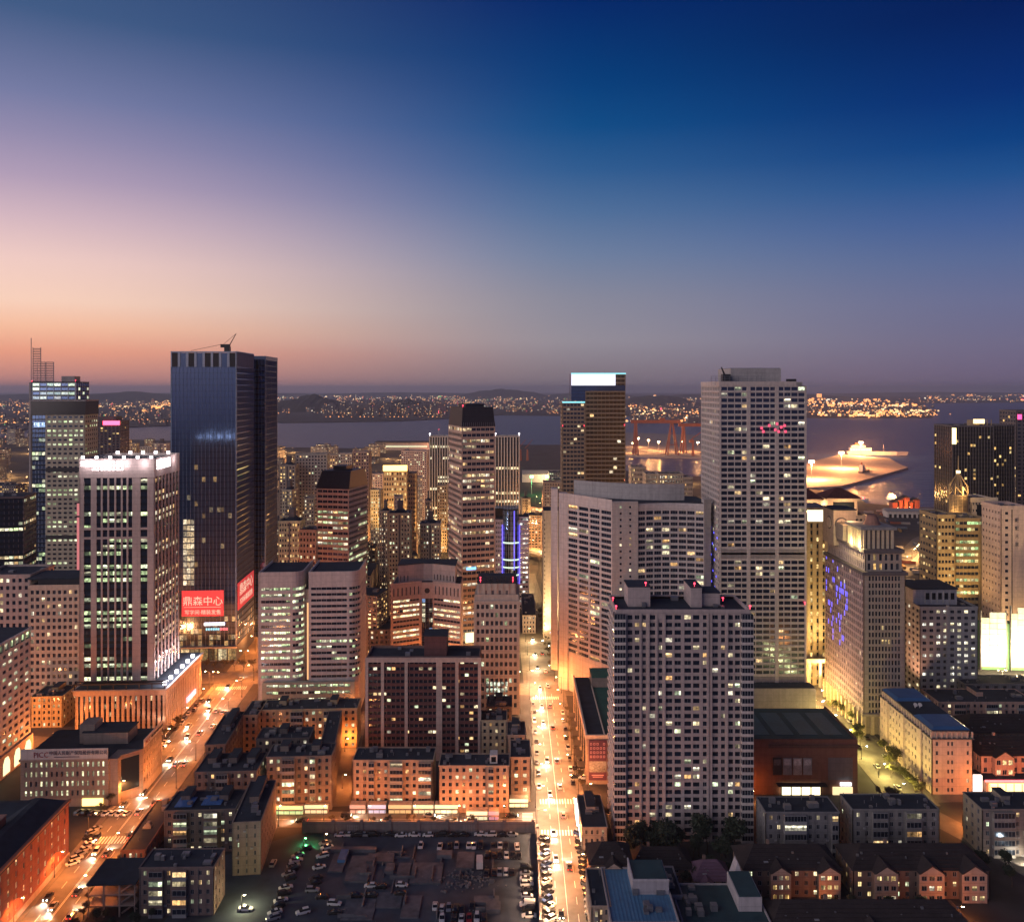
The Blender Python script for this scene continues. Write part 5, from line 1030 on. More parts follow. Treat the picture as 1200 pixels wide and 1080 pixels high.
# insurance office on the corner
d0 = 336; b = Bld('corner_office','brown stone corner office with a long white roof sign, five storeys',24,d0,R(2.5),'office building'); Wd = PX(137,d0)-PX(24,d0); D = 30; z = 18.5; IN = wallm(.30,.24,.20)
core(b,Wd,D,z,.4,IN); S = sides(Wd,D)
facade(b,S['f'][0],Wd-4,3.5,z,16,4,wf=.42,hf=.55,wm=IN,lit=.8,pal=[(.95,1,.6),(1,.95,.55)],boost=1.2,marg=1); facade(b,(Wd+6,9,0,1),D-9,3.5,z,8,4,wf=.4,hf=.5,wm=IN,lit=.5,pal=AMBER,name='avenue_facade',boost=1.3)
b.p('wall',IN).bx(Wd-.5,Wd+5.6,9.4,D-.4,0,z-.02); b.p('ground_floor',wallm(.34,.28,.22)).bx(0,Wd-4,0,9,0,3.5); b.p('ground_floor',wallm(.34,.28,.22)).bx(Wd+1,Wd+6,9,D,0,3.5)
ang=(Wd-4,0,.743,.669); b.p('corner_frame',IN).box(ang,0,13.4,-6,0,0,z); b.p('corner_glass',mat('corner_glass',(.02,.03,.045),.1,0,spec=.6)).box(ang,1.5,11.9,0,.1,4,z-1.5); b.p('corner_rim',IN).box(ang,.9,1.5,0,.3,3,z-1); b.p('corner_rim',IN).box(ang,11.9,12.5,0,.3,3,z-1); b.p('corner_rim',IN).box(ang,.9,12.5,0,.3,z-1.5,z-.9)
b.p('cornice',IN).bx(-.5,Wd-4,-.5,.4,z-.4,z+.5); b.p('roof',ROOF).bx(.3,Wd+5.8,9.2,D-.3,z-.1,z+.3); b.p('roof',ROOF).bx(.3,Wd-4.2,.3,9.2,z-.1,z+.25)
b.p('roof_storey',IN).bx(18,Wd-2,14,D-6,z+.3,z+5); b.p('roof_storey_top',ROOF).bx(17.6,Wd-1.6,13.6,D-5.6,z+5,z+5.4); b.p('roof_storey',IN).bx(16,22,15,23,z+.3,z+8)
SGW=mat('sign_white',(.55,.53,.50),.6,.08); m=MB(); m.bx(.2,Wd-4,-.6,-.25,z+.5,z+4.6); sb=m.build('roof_sign',SGW,b.root); tx=mat('sign_blue_text',(.03,.03,.07),.6,0); tr=mat('sign_red_text',(.28,.05,.05),.6,0)
text_mesh('PICC',3.0,.05,tr,'sign_text',sb,(8.2,-.68,z+1.4),0,sx=.9); text_mesh('中国人民财产保险股份有限公司',1.75,.05,tx,'sign_text',sb,(22.6,-.68,z+2.4),0,sx=.92); text_mesh('大连市分公司',.9,.04,tx,'sign_text',sb,(17,-.68,z+1.1),0,sx=1.6) if False else None
m=MB(); m.bx(13.2,23,-.66,-.6,z+1.3,z+1.6); m.build('sign_rule',tx,sb)
for k in range(9): b.p('sign_post',DKMETAL).bx(1+k*3.9,1.2+k*3.9,-.25,.6,z,z+4.4)
m=MB(); m.box((Wd+6,9,0,1),0,D-9,.2,.5,z+.6,z+3.8); sb=m.build('roof_sign',SGW,b.root); text_mesh('PICC',2.2,.05,tr,'sign_text',sb,(Wd+6.6,12.6,z+1.2),R(90)); text_mesh('中国人民财产保险股份有限公司',1.2,.05,tx,'sign_text',sb,(Wd+6.6,23,z+1.6),R(90),sx=.8)
for k in range(3):
    m=MB(); m.bx(Wd-5.4,Wd-4.4,-.3,-.05,0,0.01); 
m=MB(); m.bx(Wd-14,Wd-6,-.5,-.1,.4,3.2); m.build('lit_entrance',glow('gold_door',(1,.66,.2),3,True),b.root)
b.done(thr=4.2)

# skeleton building
d0=266; b=Bld('concrete_frame','open concrete frame with bare stairs, a roofed shell beside the avenue',103,d0,GL,'unfinished building'); Wd=PX(157,d0)-PX(103,d0); D=14
FRM=wallm(.34,.26,.22); q=b.p('column',FRM)
for i in range(4):
    for j in range(3): q.bx(Wd*i/3-.25 if i else 0,Wd*i/3+.25 if i<3 else Wd,D*j/2-.25 if j else 0,D*j/2+.25 if j<2 else D,0,10.2)
s_=b.p('floor_slab',FRM)
for zz in (3.3,6.7): s_.bx(.05,Wd-.05,.05,D-.05,zz,zz+.35)
b.p('roof_slab',ROOF).bx(-.4,Wd+.4,-.4,D+.4,10.2,10.7); b.p('back_wall',OLD).bx(0,Wd,D-.2,D+.1,0,10.1); st=b.p('stair',FRM)
for lv in range(3): st.tube([(Wd*.68,1.5,lv*3.4+.4),(Wd*.97,1.5,lv*3.4+3.3)],.3,.3,4); st.tube([(Wd*.68,3,lv*3.4+3.3),(Wd*.97,3,lv*3.4+.6)],.3,.3,4)
b.done()
block('five-storey flats with warm lit windows beside the open concrete frame',163,250,267,11,5,9,PINKW,rz=R(1),lit=.34,balc=((1,2),(4,5)),stairs=0)
block('long low brick house beside the avenue behind the concrete frame',141,170,293,36,2,4,wallm(.26,.13,.10),rz=R(4),lit=.2,stairs=0,name='low_house')
b=block('six-storey flats with blue tarps on the roof',192,275,303,15,5,9,OLD,rz=GL,lit=.36,balc=((1,2),(5,6)),finish=False)
TP=mat('blue_tarp',(.06,.17,.42),.6,.3,streak=False,scale=.4); b.p('tarp',TP).bx(3,9,2,9,b.z+.2,b.z+.5); b.p('tarp',TP).bx(12,19,3,10,b.z+.2,b.z+.45); b.done(thr=4.4)
b=block('flats with a tall blank end wall beside the dark parking lot',272,305,289,31,6,3,wallm(.25,.20,.17),rz=R(6),lit=.05,stairs=1,ncs=9,wf=.2)
block('flats with three stair heads left of the inner court',228,300,327,17,6,9,OLD,rz=GL,lit=.2,balc=((3,4),),stairs=3)
block('flats with an orange-lit gable end inside the old block',300,362,358,12,6,8,OLD2,rz=GL,lit=.12,stairs=1)
block('flats above the green-lit shop facing the parking lot',312,388,333,12,6,9,wallm(.21,.175,.155),rz=GL,lit=.2,balc=((2,3),(6,6)),stairs=2,shop=3.2)
block('long flats running back along the narrow lane',374,391,347,42,6,2,OLD,rz=R(7),lit=.1,stairs=0,ncs=12)
block('orange-lit tan flats in front of the twin-wing office',300,418,390,13,6,15,wallm(.44,.33,.20),rz=GL,lit=.2,balc=((5,6),(10,11)),stairs=2)
block('short orange-lit end of the tan flats by the avenue',284,302,384,18,6,2,wallm(.42,.31,.20),rz=GL,lit=.1,stairs=0)
block('long flats with stepped roofs along the avenue kerb',240,264,352,36,6,3,OLD2,rz=R(5),lit=.1,stairs=1)
block('low brown house beneath the glowing side street, left',140,168,430,16,3,4,wallm(.33,.27,.18),rz=GL,lit=.3,stairs=0,name='low_house') if False else None
block('yellow-lit low house in the glowing side street, left edge',36,72,415,16,5,6,wallm(.42,.35,.20),rz=GL,lit=.25,stairs=1,name='low_house')
block('dark low block by the narrow lane below the banded tower',428,460,470,20,4,5,ST_TAN,rz=GL,lit=.3,pal=GOLD,stairs=1,name='low_block')
block('pink-edged dark block in the gap left of the butterfly office',432,462,520,30,6,5,OLD,rz=GL,lit=.2,stairs=1,name='low_block')
# cream shop-house rows
block('cream flats over bright shops, left of the shop-house pair',413,508,337,12,6,11,TANW,lit=.16,shop=1.2,stairs=0,balc=((2,2),(5,6),(9,10)),fh=2.75)
b=block('cream flats over bright shops, with a roof dormer, right of the pair',514,597,332,11,6,10,TANW,lit=.2,shop=1.2,stairs=0,balc=((7,7),),fh=2.75,finish=False)
b.p('dormer',ST_WHITE).bx(b.W*.72,b.W*.72+3,2,7,b.z,b.z+3.2); b.p('dormer_glass',DKGL).bx(b.W*.72+.6,b.W*.72+2.4,1.9,2.1,b.z+.6,b.z+2.6); b.done(thr=4.4)
block('cream corner flats at the junction of the central street',598,622,341,17,6,2,TANW,lit=.15,shop=.6,stairs=0,fh=2.75)
block('small flats behind the corner flats on the central street',594,616,362,15,6,2,TANW,lit=.15,stairs=1)
block('tan flats wedged between the dark red slab and the corner flats',563,594,378,12,6,4,wallm(.42,.35,.24),lit=.25,stairs=0)
block('small dark roofed block below the grey stone office',570,600,402,14,5,4,OLD,lit=.2,stairs=1)
# right foreground
block('grey flats with white balconies in front of the mall',897,984,299,11.5,5,9,GREYW,lit=.17,balc=((2,4),(8,8)),stairs=0,fh=3.2,base_m=None)
block('grey flats with two balcony stacks behind the dark villas',999,1101,301,11.5,5,10,wallm(.20,.20,.20),lit=.14,balc=((2,3),(6,7)),stairs=0,fh=3.2)
block('flats with an orange-lit gable at the right edge',1151,1235,301,13,5,9,wallm(.22,.20,.19),lit=.18,balc=((1,3),(6,7)),stairs=1,fh=3.2)
block('pinkish lit row of flats behind the long cream building',1100,1215,408,18,5,15,wallm(.40,.27,.22),lit=.2,balc=((2,3),(7,8),(12,13)),stairs=1)
block('slanted shed row beside the floodlit screens, right edge',1130,1215,450,14,3,8,GREYW,lit=.1,stairs=0,name='low_block')
# dark villas with gabled bays
VR=mat('villa_roof',(.035,.026,.026),.85,.3,streak=False,scale=.3); VW=wallm(.20,.14,.115)
def villa(label,xl,xr,d,D,ze,zr,bays,rz=0,lit=.25,wall=VW,roofm=None):
    rm=roofm or VR; Wd=(xr-xl)/FPX*d; b=Bld('villa_row',label,xl,d,rz,'house'); core(b,Wd,D,ze,.25,wall); S=sides(Wd,D)
    facade(b,S['f'][0],Wd,0,ze,max(3,int(Wd/3)),3,wf=.4,hf=.5,wm=wall,lit=lit,pal=GOLD+HOME,rec=.25)
    for k in 'rl': facade(b,S[k][0],D,0,ze,4,3,wf=.4,hf=.5,wm=wall,lit=lit*.6,pal=GOLD,name='side_facade',rec=.25)
    b.p('back_wall',wall).bx(0,Wd,D-.25,D,0,ze-.02)
    b.p('roof',rm).prism([(-.7,-.7),(Wd+.7,-.7),(Wd+.7,D+.7),(-.7,D+.7)],ze,zr,top=[(D*.35,D*.48),(Wd-D*.35,D*.48),(Wd-D*.35,D*.52),(D*.35,D*.52)])
    for c,w in bays:
        x0,x1=c*Wd-w/2,c*Wd+w/2
        b.p('gable_bay',wall).bx(x0+.2,x1-.2,-2.2,.2,0,ze); facade(b,(x0,-2.4,1,0),w,0,ze,3,3,wf=.7,hf=.5,wm=wallm(.36,.27,.22),lit=lit*2,pal=GOLD+WARM,rec=.2,marg=.3,name='bay')
        q=MB(); n=0; yb=D*.45
        q.v+=[(x0-.3,-2.8,ze),(x1+.3,-2.8,ze),(c*Wd,-2.8,ze+w*.36),(x0-.3,yb,ze),(x1+.3,yb,ze),(c*Wd,yb,ze+w*.36)]; q.f+=[(n,n+1,n+2),(n,n+2,n+5,n+3),(n+1,n+4,n+5,n+2),(n+3,n+5,n+4)]; q.mi+=[0]*4; q.build('gable_roof',rm,b.root)
        g=MB(); n=0; g.v+=[(x0+.1,-2.85,ze-.1),(x1-.1,-2.85,ze-.1),(c*Wd,-2.85,ze+w*.30)]; g.f.append((n,n+1,n+2)); g.mi.append(0); g.build('gable_front',wallm(.36,.27,.22),b.root)
    for k in range(int(Wd/4)):
        x=b.rnd.uniform(2,Wd-2); t_=b.rnd.uniform(.08,.36); zz=ze+(zr-ze)*t_*2; b.p('roof_vent',METAL).bx(x,x+b.rnd.uniform(.3,.8),D*t_,D*t_+.5,zz-.1,zz+b.rnd.uniform(.3,1.0)); b.p('roof_batten',rm).bx(x-.06,x+.06,.2,D*.4,ze+.2,ze+.3) if False else None
    for k in range(6): t_=(k+.5)/6.5; b.p('tile_course',rm).bx(-.5+D*.38*t_,Wd+.5-D*.38*t_,-.7+(D*.48+.7)*t_-.05,-.7+(D*.48+.7)*t_+.22,ze+(zr-ze)*t_,ze+(zr-ze)*t_+.16)
    b.p('chimney',wall).bx(Wd*.3,Wd*.3+.9,D*.5,D*.5+.9,zr-1,zr+1.2); b.p('skylight',MATS['frame']).bx(Wd*.22,Wd*.22+1.4,D*.1,D*.1+1.6,ze+(zr-ze)*.3,ze+(zr-ze)*.3+.3)
    b.done(thr=4.2); return b
villa('dark villa row with three lit gabled bays, bottom right',1000,1160,276,15,9.5,14,((.22,7.5),(.55,8),(.86,8)))
villa('shorter dark villa row with an orange-lit bay, bottom right',872,985,277,14,9.0,13.5,((.36,6.5),(.86,7)),lit=.35)
villa('dark hipped villa roof cut by the bottom edge',905,1140,250,13,7.0,11.5,((.5,7),),lit=.05)
villa('upper dark villa row with pinkish lit gabled bays, right edge',1149,1240,356,16,12,17,((.27,8),(.7,8)),lit=.2,wall=wallm(.38,.26,.22))
villa('long dark roofed houses behind the pinkish villas, right edge',1133,1230,382,18,11,16,(),lit=.05)
villa('dark roofed cottage below the front apartment tower',740,812,283,12,6,10,(),lit=.02)
villa('purple roofed cottage with a lit porch below the front apartment tower',815,857,277,10,5.5,9.5,((.3,4),),lit=.3,roofm=mat('purple_roof',(.16,.09,.13),.7,.2,streak=False,scale=.2))
villa('gabled brown house facing the central street, bottom centre',692,740,274,12,12.5,16.5,((.55,5),),lit=.25)
# street-side low buildings, bottom centre
b=block('low dark-roofed shop with a white light box on the central street',682,712,303,24,3,4,wallm(.26,.25,.24),lit=.05,stairs=1,name='shop',finish=False); m=MB(); m.bx(-.8,-.3,13,23,3,8.5); m.build('light_box',glow('light_box',(.95,1,.95),3.2,True),b.root); m=MB(); m.bx(-.5,-.25,0,12.5,4.2,4.7); m.build('light_strip',glow('strip',(.9,1,.8),2.5),b.root); b.done(thr=4.2)
b=block('narrow balconied flats at the bottom of the central street',693,716,252,20,4,3,wallm(.36,.28,.22),lit=.3,balc=((0,0),),stairs=0,ncs=5)
def flatroof(label,xl,xr,d,D,z,wall,rm,par=.6,extra=None):
    Wd=(xr-xl)/FPX*d; b=Bld('low_building',label,xl,d,0,'building'); core(b,Wd,D,z,.2,wall); S=sides(Wd,D)
    for k in 'frl': facade(b,S[k][0],S[k][1],0,z,max(3,int(S[k][1]/4)),max(1,int(z/3.2)),wf=.4,hf=.45,wm=wall,lit=.05,rec=.2)
    b.p('back_wall',wall).bx(0,Wd,D-.2,D,0,z-.02); roof_cap(b,Wd,D,z,wall,par=par,clutter=11,rm=rm,t=.3); 
    if extra: extra(b,Wd)
    b.done(thr=5); return b
LB=mat('light_blue_roof',(.10,.25,.40),.5,.12,streak=False,scale=.1); TL=mat('teal_roof',(.03,.075,.085),.7,.25,streak=False,scale=.06)
def lbx(b,Wd):
    for k in range(int(Wd/1.1)): b.p('roof_seam',LB).bx(.5+k*1.1,.58+k*1.1,.5,13.6 if .5+k*1.1>Wd*.4 else 27,12.12,12.24)
    b.p('penthouse',wallm(.34,.33,.36)).bx(Wd*.42,Wd-.4,14,26,12,16); b.p('penthouse_roof',TL).bx(Wd*.42+.3,Wd-.7,14.3,25.7,16,16.2); b.p('penthouse_rim',wallm(.42,.40,.42)).bx(Wd*.42-.1,Wd-.3,13.9,14.3,16,16.7); b.p('penthouse_rim',wallm(.42,.40,.42)).bx(Wd*.42-.1,Wd*.42+.3,14.3,26,16,16.7)
flatroof('light blue metal roof with a dark rooftop room, bottom centre',716,796,244,28,12,wallm(.34,.30,.30),LB,extra=lbx)
def tlx(b,Wd):
    b.p('stair_house',wallm(.40,.38,.40)).bx(Wd-8,Wd-1,6,20,8.2,12.4); b.p('stair_house_roof',TL).bx(Wd-7.7,Wd-1.3,6.3,19.7,12.4,12.6); b.p('dormer_gable',wallm(.40,.38,.40)).prism([(Wd-7,20),(Wd-2,20),(Wd-2,24),(Wd-7,24)],8.2,15,top=[(Wd-4.6,20),(Wd-4.4,20),(Wd-4.4,24),(Wd-4.6,24)])
flatroof('teal flat roof with a pale stair house, bottom centre right',800,904,250,20,8,wallm(.36,.33,.33),TL,extra=tlx)
flatroof('small dark flat roof between the blue and the teal roofs',776,800,262,16,9,wallm(.30,.28,.30),ROOF)
# red-trimmed bright shop at right
b=Bld('shop','glaring low shop with a red light strip, right edge',1156,349,0,'shop'); b.p('wall',wallm(.4,.3,.24)).bx(0,30,0,10,0,4.4); m=MB(); m.bx(-1,30,-1.2,-.6,4.6,5.3); m.build('red_light_strip',glow('redstrip',(1,.10,.12),4),b.root); m=MB(); m.bx(1,28,-.4,-.02,.3,3.6); m.build('shop_window',glow('shopwin',(1,.7,.3),2.6,True),b.root); b.p('roof',ROOF).bx(-.8,30,-.6,10.5,4.4,4.6)
for k in range(9): b.p('mullion',DKMETAL).bx(1+k*3.3,1.25+k*3.3,-.55,-.4,.3,3.6)
m=MB(); m.bx(-6,-2,-.6,.6,0,7); m.build('neon_pillar',glow('neonp',(1,.75,.65),2.4),b.root); b.done()

# shops under the cream flats: bright fronts with awnings
def shop(label,X,d,w,col,s,h=3.0,z=0,rz=0,sign=None,D=4):
    b=Bld('shopfront',label,X,d,rz,'shop',world=True); b.p('wall',wallm(.4,.33,.26)).bx(0,w,.3,D,z,z+h+.4)
    m=MB(); m.bx(.1,w-.1,.02,.28,z+.2,z+h*.66); s*=.62; m.build('shop_window',glow('shop%s%.1f'%(col,s),col,s,True),b.root); m=MB(); m.bx(0,w,-.3,.02,z+h*.70,z+h+.4); m.build('shop_sign',glow('sign%s%.1f'%(sign or col,s),sign or col,s*1.1,True),b.root)
    for k in range(int(w/2.2)+1): b.p('mullion',DKMETAL).bx(min(k*2.2,w-.15),min(k*2.2,w-.15)+.15,-.1,.02,z,z+h*.7)
    b.p('awning',wallm(.2,.14,.12)).bx(-.1,w+.1,-1.3,-.3,z+h*.68,z+h*.70); b.done(); return b
xs=[(-57,6,(1,.42,.30),.8,'rosy'),(-50,7,(.7,.75,1),1.0,'bluish white'),(-42,9,(1,.62,.25),1.1,'amber'),(-32.5,8,(1,.86,.45),1.4,'pale yellow'),(-28.2+4.2,9,(1,.85,.45),1.7,'cream white'),(-13.4,8,(1,.86,.5),1.7,'white'),(-5,4,(1,.35,.4),1.1,'pink')]
for X,w,c,s,nm in xs: shop('%s lit shopfront under the cream flats'%nm,X-6 if X<-20 else X-4,331.3 if X<-20 else 326.2,w,c,s,D=3.5)
shop('blazing corner shopfront beneath the corner flats',-1.2,336.2,7.5,(1,.84,.42),2.4,D=3.5)
shop('green-white lit shopfront below the flats by the parking lot',-95,330.5,14,(.62,1,.40),1.3,D=2)
shop('warm lit shopfront at the mouth of the narrow lane',-80.5,331.3,9,(1,.80,.42),1.5,D=2)
LP = 12000.0
# ------------------------------------------------------------------ parking lot with its ruins
mb=MB(); mb.prism([(-112,225),(8.4,225),(8.4,316),(-80,316),(-104,300)],0,.03); struct('parking_yard',mb,YARD)
WLM=wallm(.16,.15,.16)
b=Bld('perimeter_wall','grey parking lot wall with square posts facing the shops',-78,317,0,'wall',world=True)
b.p('wall',WLM).bx(0,86.6,0,.5,0,4); b.p('coping',wallm(.22,.20,.20)).bx(-.1,86.7,-.1,.6,4,4.2)
for k in range(9): m=MB(); x=.4+k*10.6; m.bx(x,x+1.1,-.35,.85,0,5); m.build('post',WLM,b.root)
b.done()
b=Bld('perimeter_wall','parking lot wall running along the central street',8.2,225,R(-.6),'wall',world=True); b.p('wall',WLM).bx(0,.5,0,91.5,0,3.4); b.p('coping',wallm(.22,.20,.20)).bx(-.1,.6,0,91.5,3.4,3.6)
for k in range(9): m=MB(); m.bx(-.3,.8,.4+k*11,1.5+k*11,0,4.2); m.build('post',WLM,b.root)
b.done()
b=Bld('lattice_gate','small white lattice panel standing against the shop side wall',-61,316.4,0,'gate',world=True)
for k in range(7): b.p('bar',MATS['frame']).bx(k*.65,k*.65+.12,-.1,0,0,3.4); b.p('bar',MATS['frame']).bx(0,4.0,-.12,-.1,k*.55,k*.55+.1)
b.done()
b=Bld('lattice_gate','white lattice gate set in the middle of the parking lot wall',-18.2,316.4,0,'gate',world=True)
for k in range(8): b.p('bar',MATS['frame']).bx(k*.62,k*.62+.12,-.1,0,0,3.4); b.p('bar',MATS['frame']).bx(0,4.5,-.12,-.1,k*.48,k*.48+.1)
b.done()
RUB=mat('rubble_concrete',(.16,.165,.18),.95,.35,streak=False,scale=.15); RUB2=mat('old_floor',(.12,.125,.145),.95,.35,streak=False,scale=.1)
rr=random.Random(5)
b=Bld('old_foundation','old concrete foundation slabs and low walls inside the parking lot',0,0,0,'foundation',world=True)
def fnd(x0,x1,y0,y1,h,mm=RUB2):
    d0_,d1_=DG(y1),DG(y0); m=MB(); m.bx(PX((x0+x1)/2,(d0_+d1_)/2)-(x1-x0)/2*.29,PX((x0+x1)/2,(d0_+d1_)/2)+(x1-x0)/2*.29,d0_,d1_,0,h); m.build('slab',mm,b.root)
for a in ((386,442,995,999,1.2),(388,405,1000,1022,.5),(408,440,1004,1034,.7),(430,462,1002,1012,.9),(465,480,1012,1036,.5),(482,518,1012,1036,.6),(512,530,1000,1006,1.4),(535,556,1000,1019,.8),(442,470,1046,1064,.35),(472,492,1050,1076,.4),(404,438,1054,1078,.35),(556,584,1052,1060,.9),(570,586,1060,1070,1.3),(452,462,1014,1024,1.1),(420,430,1018,1026,1.2)): fnd(*a)
for k in range(34):
    x=rr.uniform(388,585); y=rr.choice([rr.uniform(996,1012),rr.uniform(1014,1036),rr.uniform(1045,1078)]); d_=DG(y); m=MB(); L=rr.uniform(1.5,9); t=rr.uniform(.25,.5); h=rr.uniform(.4,1.5)
    if rr.random()<.5: m.bx(PX(x,d_),PX(x,d_)+L,d_,d_+t,.02,h)
    else: m.bx(PX(x,d_),PX(x,d_)+t,d_,d_+L,.02,h)
    m.build('low_wall',rr.choice([RUB,RUB2]),b.root)
m=MB(); m.bx(PX(398,300),PX(407,300),296,303,.6,1.6); m.build('blue_sheet',mat('blue_sheet',(.04,.14,.32),.6,.2,streak=False),b.root)
b.done()
b=Bld('rubble_pile','heap of broken concrete inside the parking lot',0,0,0,'rubble',world=True); m=MB()
for k in range(160):
    x=PX(548,287)+rr.gauss(0,6); y=287+rr.gauss(0,3.2); s=rr.uniform(.2,.9); fr=(x,y,cos(k),sin(k)); m.box(fr,0,s,0,s*rr.uniform(.4,1),.03,.03+s*rr.uniform(.3,.9))
o=m.build('rubble',RUB,b.root); o['kind']='stuff'

# ------------------------------------------------------------------ cars
TYRE=mat('tyre',(.015,.015,.015),.9,0); CGL=mat('car_glass',(.012,.014,.018),.08,0,spec=.7)
def paint(n,c,m=0): return mat('car_'+n,c,.28,.03,spec=.6,metal=m)
CP={'white':paint('white',(.62,.62,.62)),'black':paint('black',(.014,.014,.016)),'silver':paint('silver',(.36,.37,.39),.4),'grey':paint('grey',(.10,.105,.115)),'red':paint('red',(.28,.02,.02)),'blue':paint('blue',(.03,.07,.2))}
def loft(secs,mi_top=None):
    m=MB(); n=len(secs[0])
    for s in secs: m.v+=s
    for i in range(len(secs)-1):
        for k in range(n):
            k2=(k+1)%n; m.f.append((i*n+k,i*n+k2,(i+1)*n+k2,(i+1)*n+k)); m.mi.append(0)
    m.f.append(tuple(range(n-1,-1,-1))); m.f.append(tuple((len(secs)-1)*n+k for k in range(n))); m.mi+=[0,0]; return m
def sec(x,w,zb,zt,r=.12): return [(x,-w,zb),(x,w,zb),(x,w+.03,(zb+zt)/2),(x,w-r*.3,zt-r*.4),(x,w-r*1.4,zt),(x,-w+r*1.4,zt),(x,-w+r*.3,zt-r*.4),(x,-w-.03,(zb+zt)/2)]
SHAPES={}
def car_meshes(kind):
    if kind in SHAPES: return SHAPES[kind]
    L={'sedan':4.6,'suv':4.5,'van':5.0,'hatch':4.0}[kind]; h=L/2; w=.88
    if kind=='sedan': body=[(-h,.70,.35,.78),(-h+.25,.84,.25,.92),(-h+1.0,w,.22,.97),(-.1,w,.22,.93),(h-1.2,w,.22,.90),(h-.3,.82,.25,.74),(h,.66,.35,.62)]; cab=[(-h+.75,.62,.93,1.0),(-h+1.35,.66,.93,1.40),(.15,.66,.93,1.44),(h-1.15,.66,.90,.98)]
    elif kind=='hatch': body=[(-h,.72,.35,.95),(-h+.2,.84,.25,1.0),(-.2,w,.22,.98),(h-1.0,w,.22,.92),(h-.25,.82,.25,.76),(h,.66,.35,.62)]; cab=[(-h+.12,.62,.97,1.1),(-h+.5,.66,.97,1.46),(.1,.66,.95,1.48),(h-.95,.66,.90,1.0)]
    elif kind=='suv': body=[(-h,.74,.4,1.05),(-h+.2,.86,.32,1.1),(-.2,.92,.3,1.1),(h-1.2,.92,.3,1.04),(h-.25,.86,.32,.95),(h,.72,.42,.8)]; cab=[(-h+.1,.66,1.08,1.2),(-h+.4,.70,1.08,1.70),(.2,.70,1.08,1.72),(h-1.15,.70,1.04,1.1)]
    else: body=[(-h,.86,.35,1.9),(-h+.15,.92,.3,2.0),(h-1.6,.92,.3,2.02),(h-1.1,.92,.3,1.2),(h-.2,.86,.32,.98),(h,.74,.42,.8)]; cab=[(h-1.95,.78,1.2,1.96),(h-1.6,.80,1.15,1.94),(h-1.0,.80,1.1,1.2)]
    bm=loft([sec(*s) for s in body]); wm_=loft([sec(x,w2*1.1,zb-.05,zt,.16) for x,w2,zb,zt in cab])
    rf=MB(); 
    if kind!='van':
        x0,x1=cab[1][0]+.12,cab[2][0]-.05; zz=max(cab[1][3],cab[2][3]); rf=loft([[(x0,-.6,zz-.02),(x0,.6,zz-.02),(x0,.55,zz+.04),(x0,-.55,zz+.04)],[(x1,-.6,zz-.02),(x1,.6,zz-.02),(x1,.55,zz+.04),(x1,-.55,zz+.04)]])
    wh=MB(); wh.tube([(0,-.11,0),(0,.11,0)],.32,.32,10)
    hl=MB(); hl.bx(-.05,.05,-.16,.16,-.07,.07)
    SHAPES[kind]=dict(L=L,body=bm,glass=wm_.mesh('car_glass',CGL),roof=rf,wheel=wh.mesh('wheel',TYRE),w=w,hl=hl,z=.58 if kind!='suv' else .74); SHAPES[kind]['m']={}
    return SHAPES[kind]
HLON=glow('headlight',(1,.92,.7),40); HLOFF=mat('headlight_off',(.4,.4,.42),.2,0); TLON=glow('taillight',(1,.03,.02),12); TLOFF=mat('taillight_off',(.2,.01,.01),.3,0)
HM={}
def car(kind,color,x,y,rz,label,group,on=None):
    S=car_meshes(kind); 
    if color not in S['m']: S['m'][color]=(S['body'].mesh('car_body',CP[color]),S['roof'].mesh('car_roof',CP[color]) if S['roof'].f else None)
    t=thing('car',label,'car',(x,y,.03),rz,group)
    def ob(n,me,loc=(0,0,0)): o=bpy.data.objects.new(n,me); COL.objects.link(o); o.parent=t; o.location=loc; return o
    ob('body',S['m'][color][0]); ob('windows',S['glass'])
    if S['m'][color][1]: ob('roof_panel',S['m'][color][1])
    for sx in (-1,1):
        for sy in (-1,1): ob('wheel',S['wheel'],(sx*S['L']*.31,sy*.80,.32))
    for k,mm in (('headlight',HLON if on else HLOFF),('taillight',TLON if on else TLOFF)):
        if (k,bool(on)) not in HM: HM[(k,bool(on))]=S['hl'].mesh(k,mm)
        for sy in (-1,1): ob(k,HM[(k,bool(on))],((S['L']/2-.04)*(1 if k=='headlight' else -1),sy*.56,S['z']))
    if on:
        if 'beam' not in HM: L=bpy.data.lights.new('headlight_beam','SPOT'); L.energy=4500; L.color=(1,.86,.62); L.spot_size=R(110); L.spot_blend=.8; L.shadow_soft_size=.2; HM['beam']=L
        o=ob('headlight_beam',HM['beam'],(S['L']/2+.15,0,.9)); o.rotation_euler=Vector((1,0,-.28)).to_track_quat('-Z','Y').to_euler()
    return t
KIND=['sedan','sedan','hatch','suv']
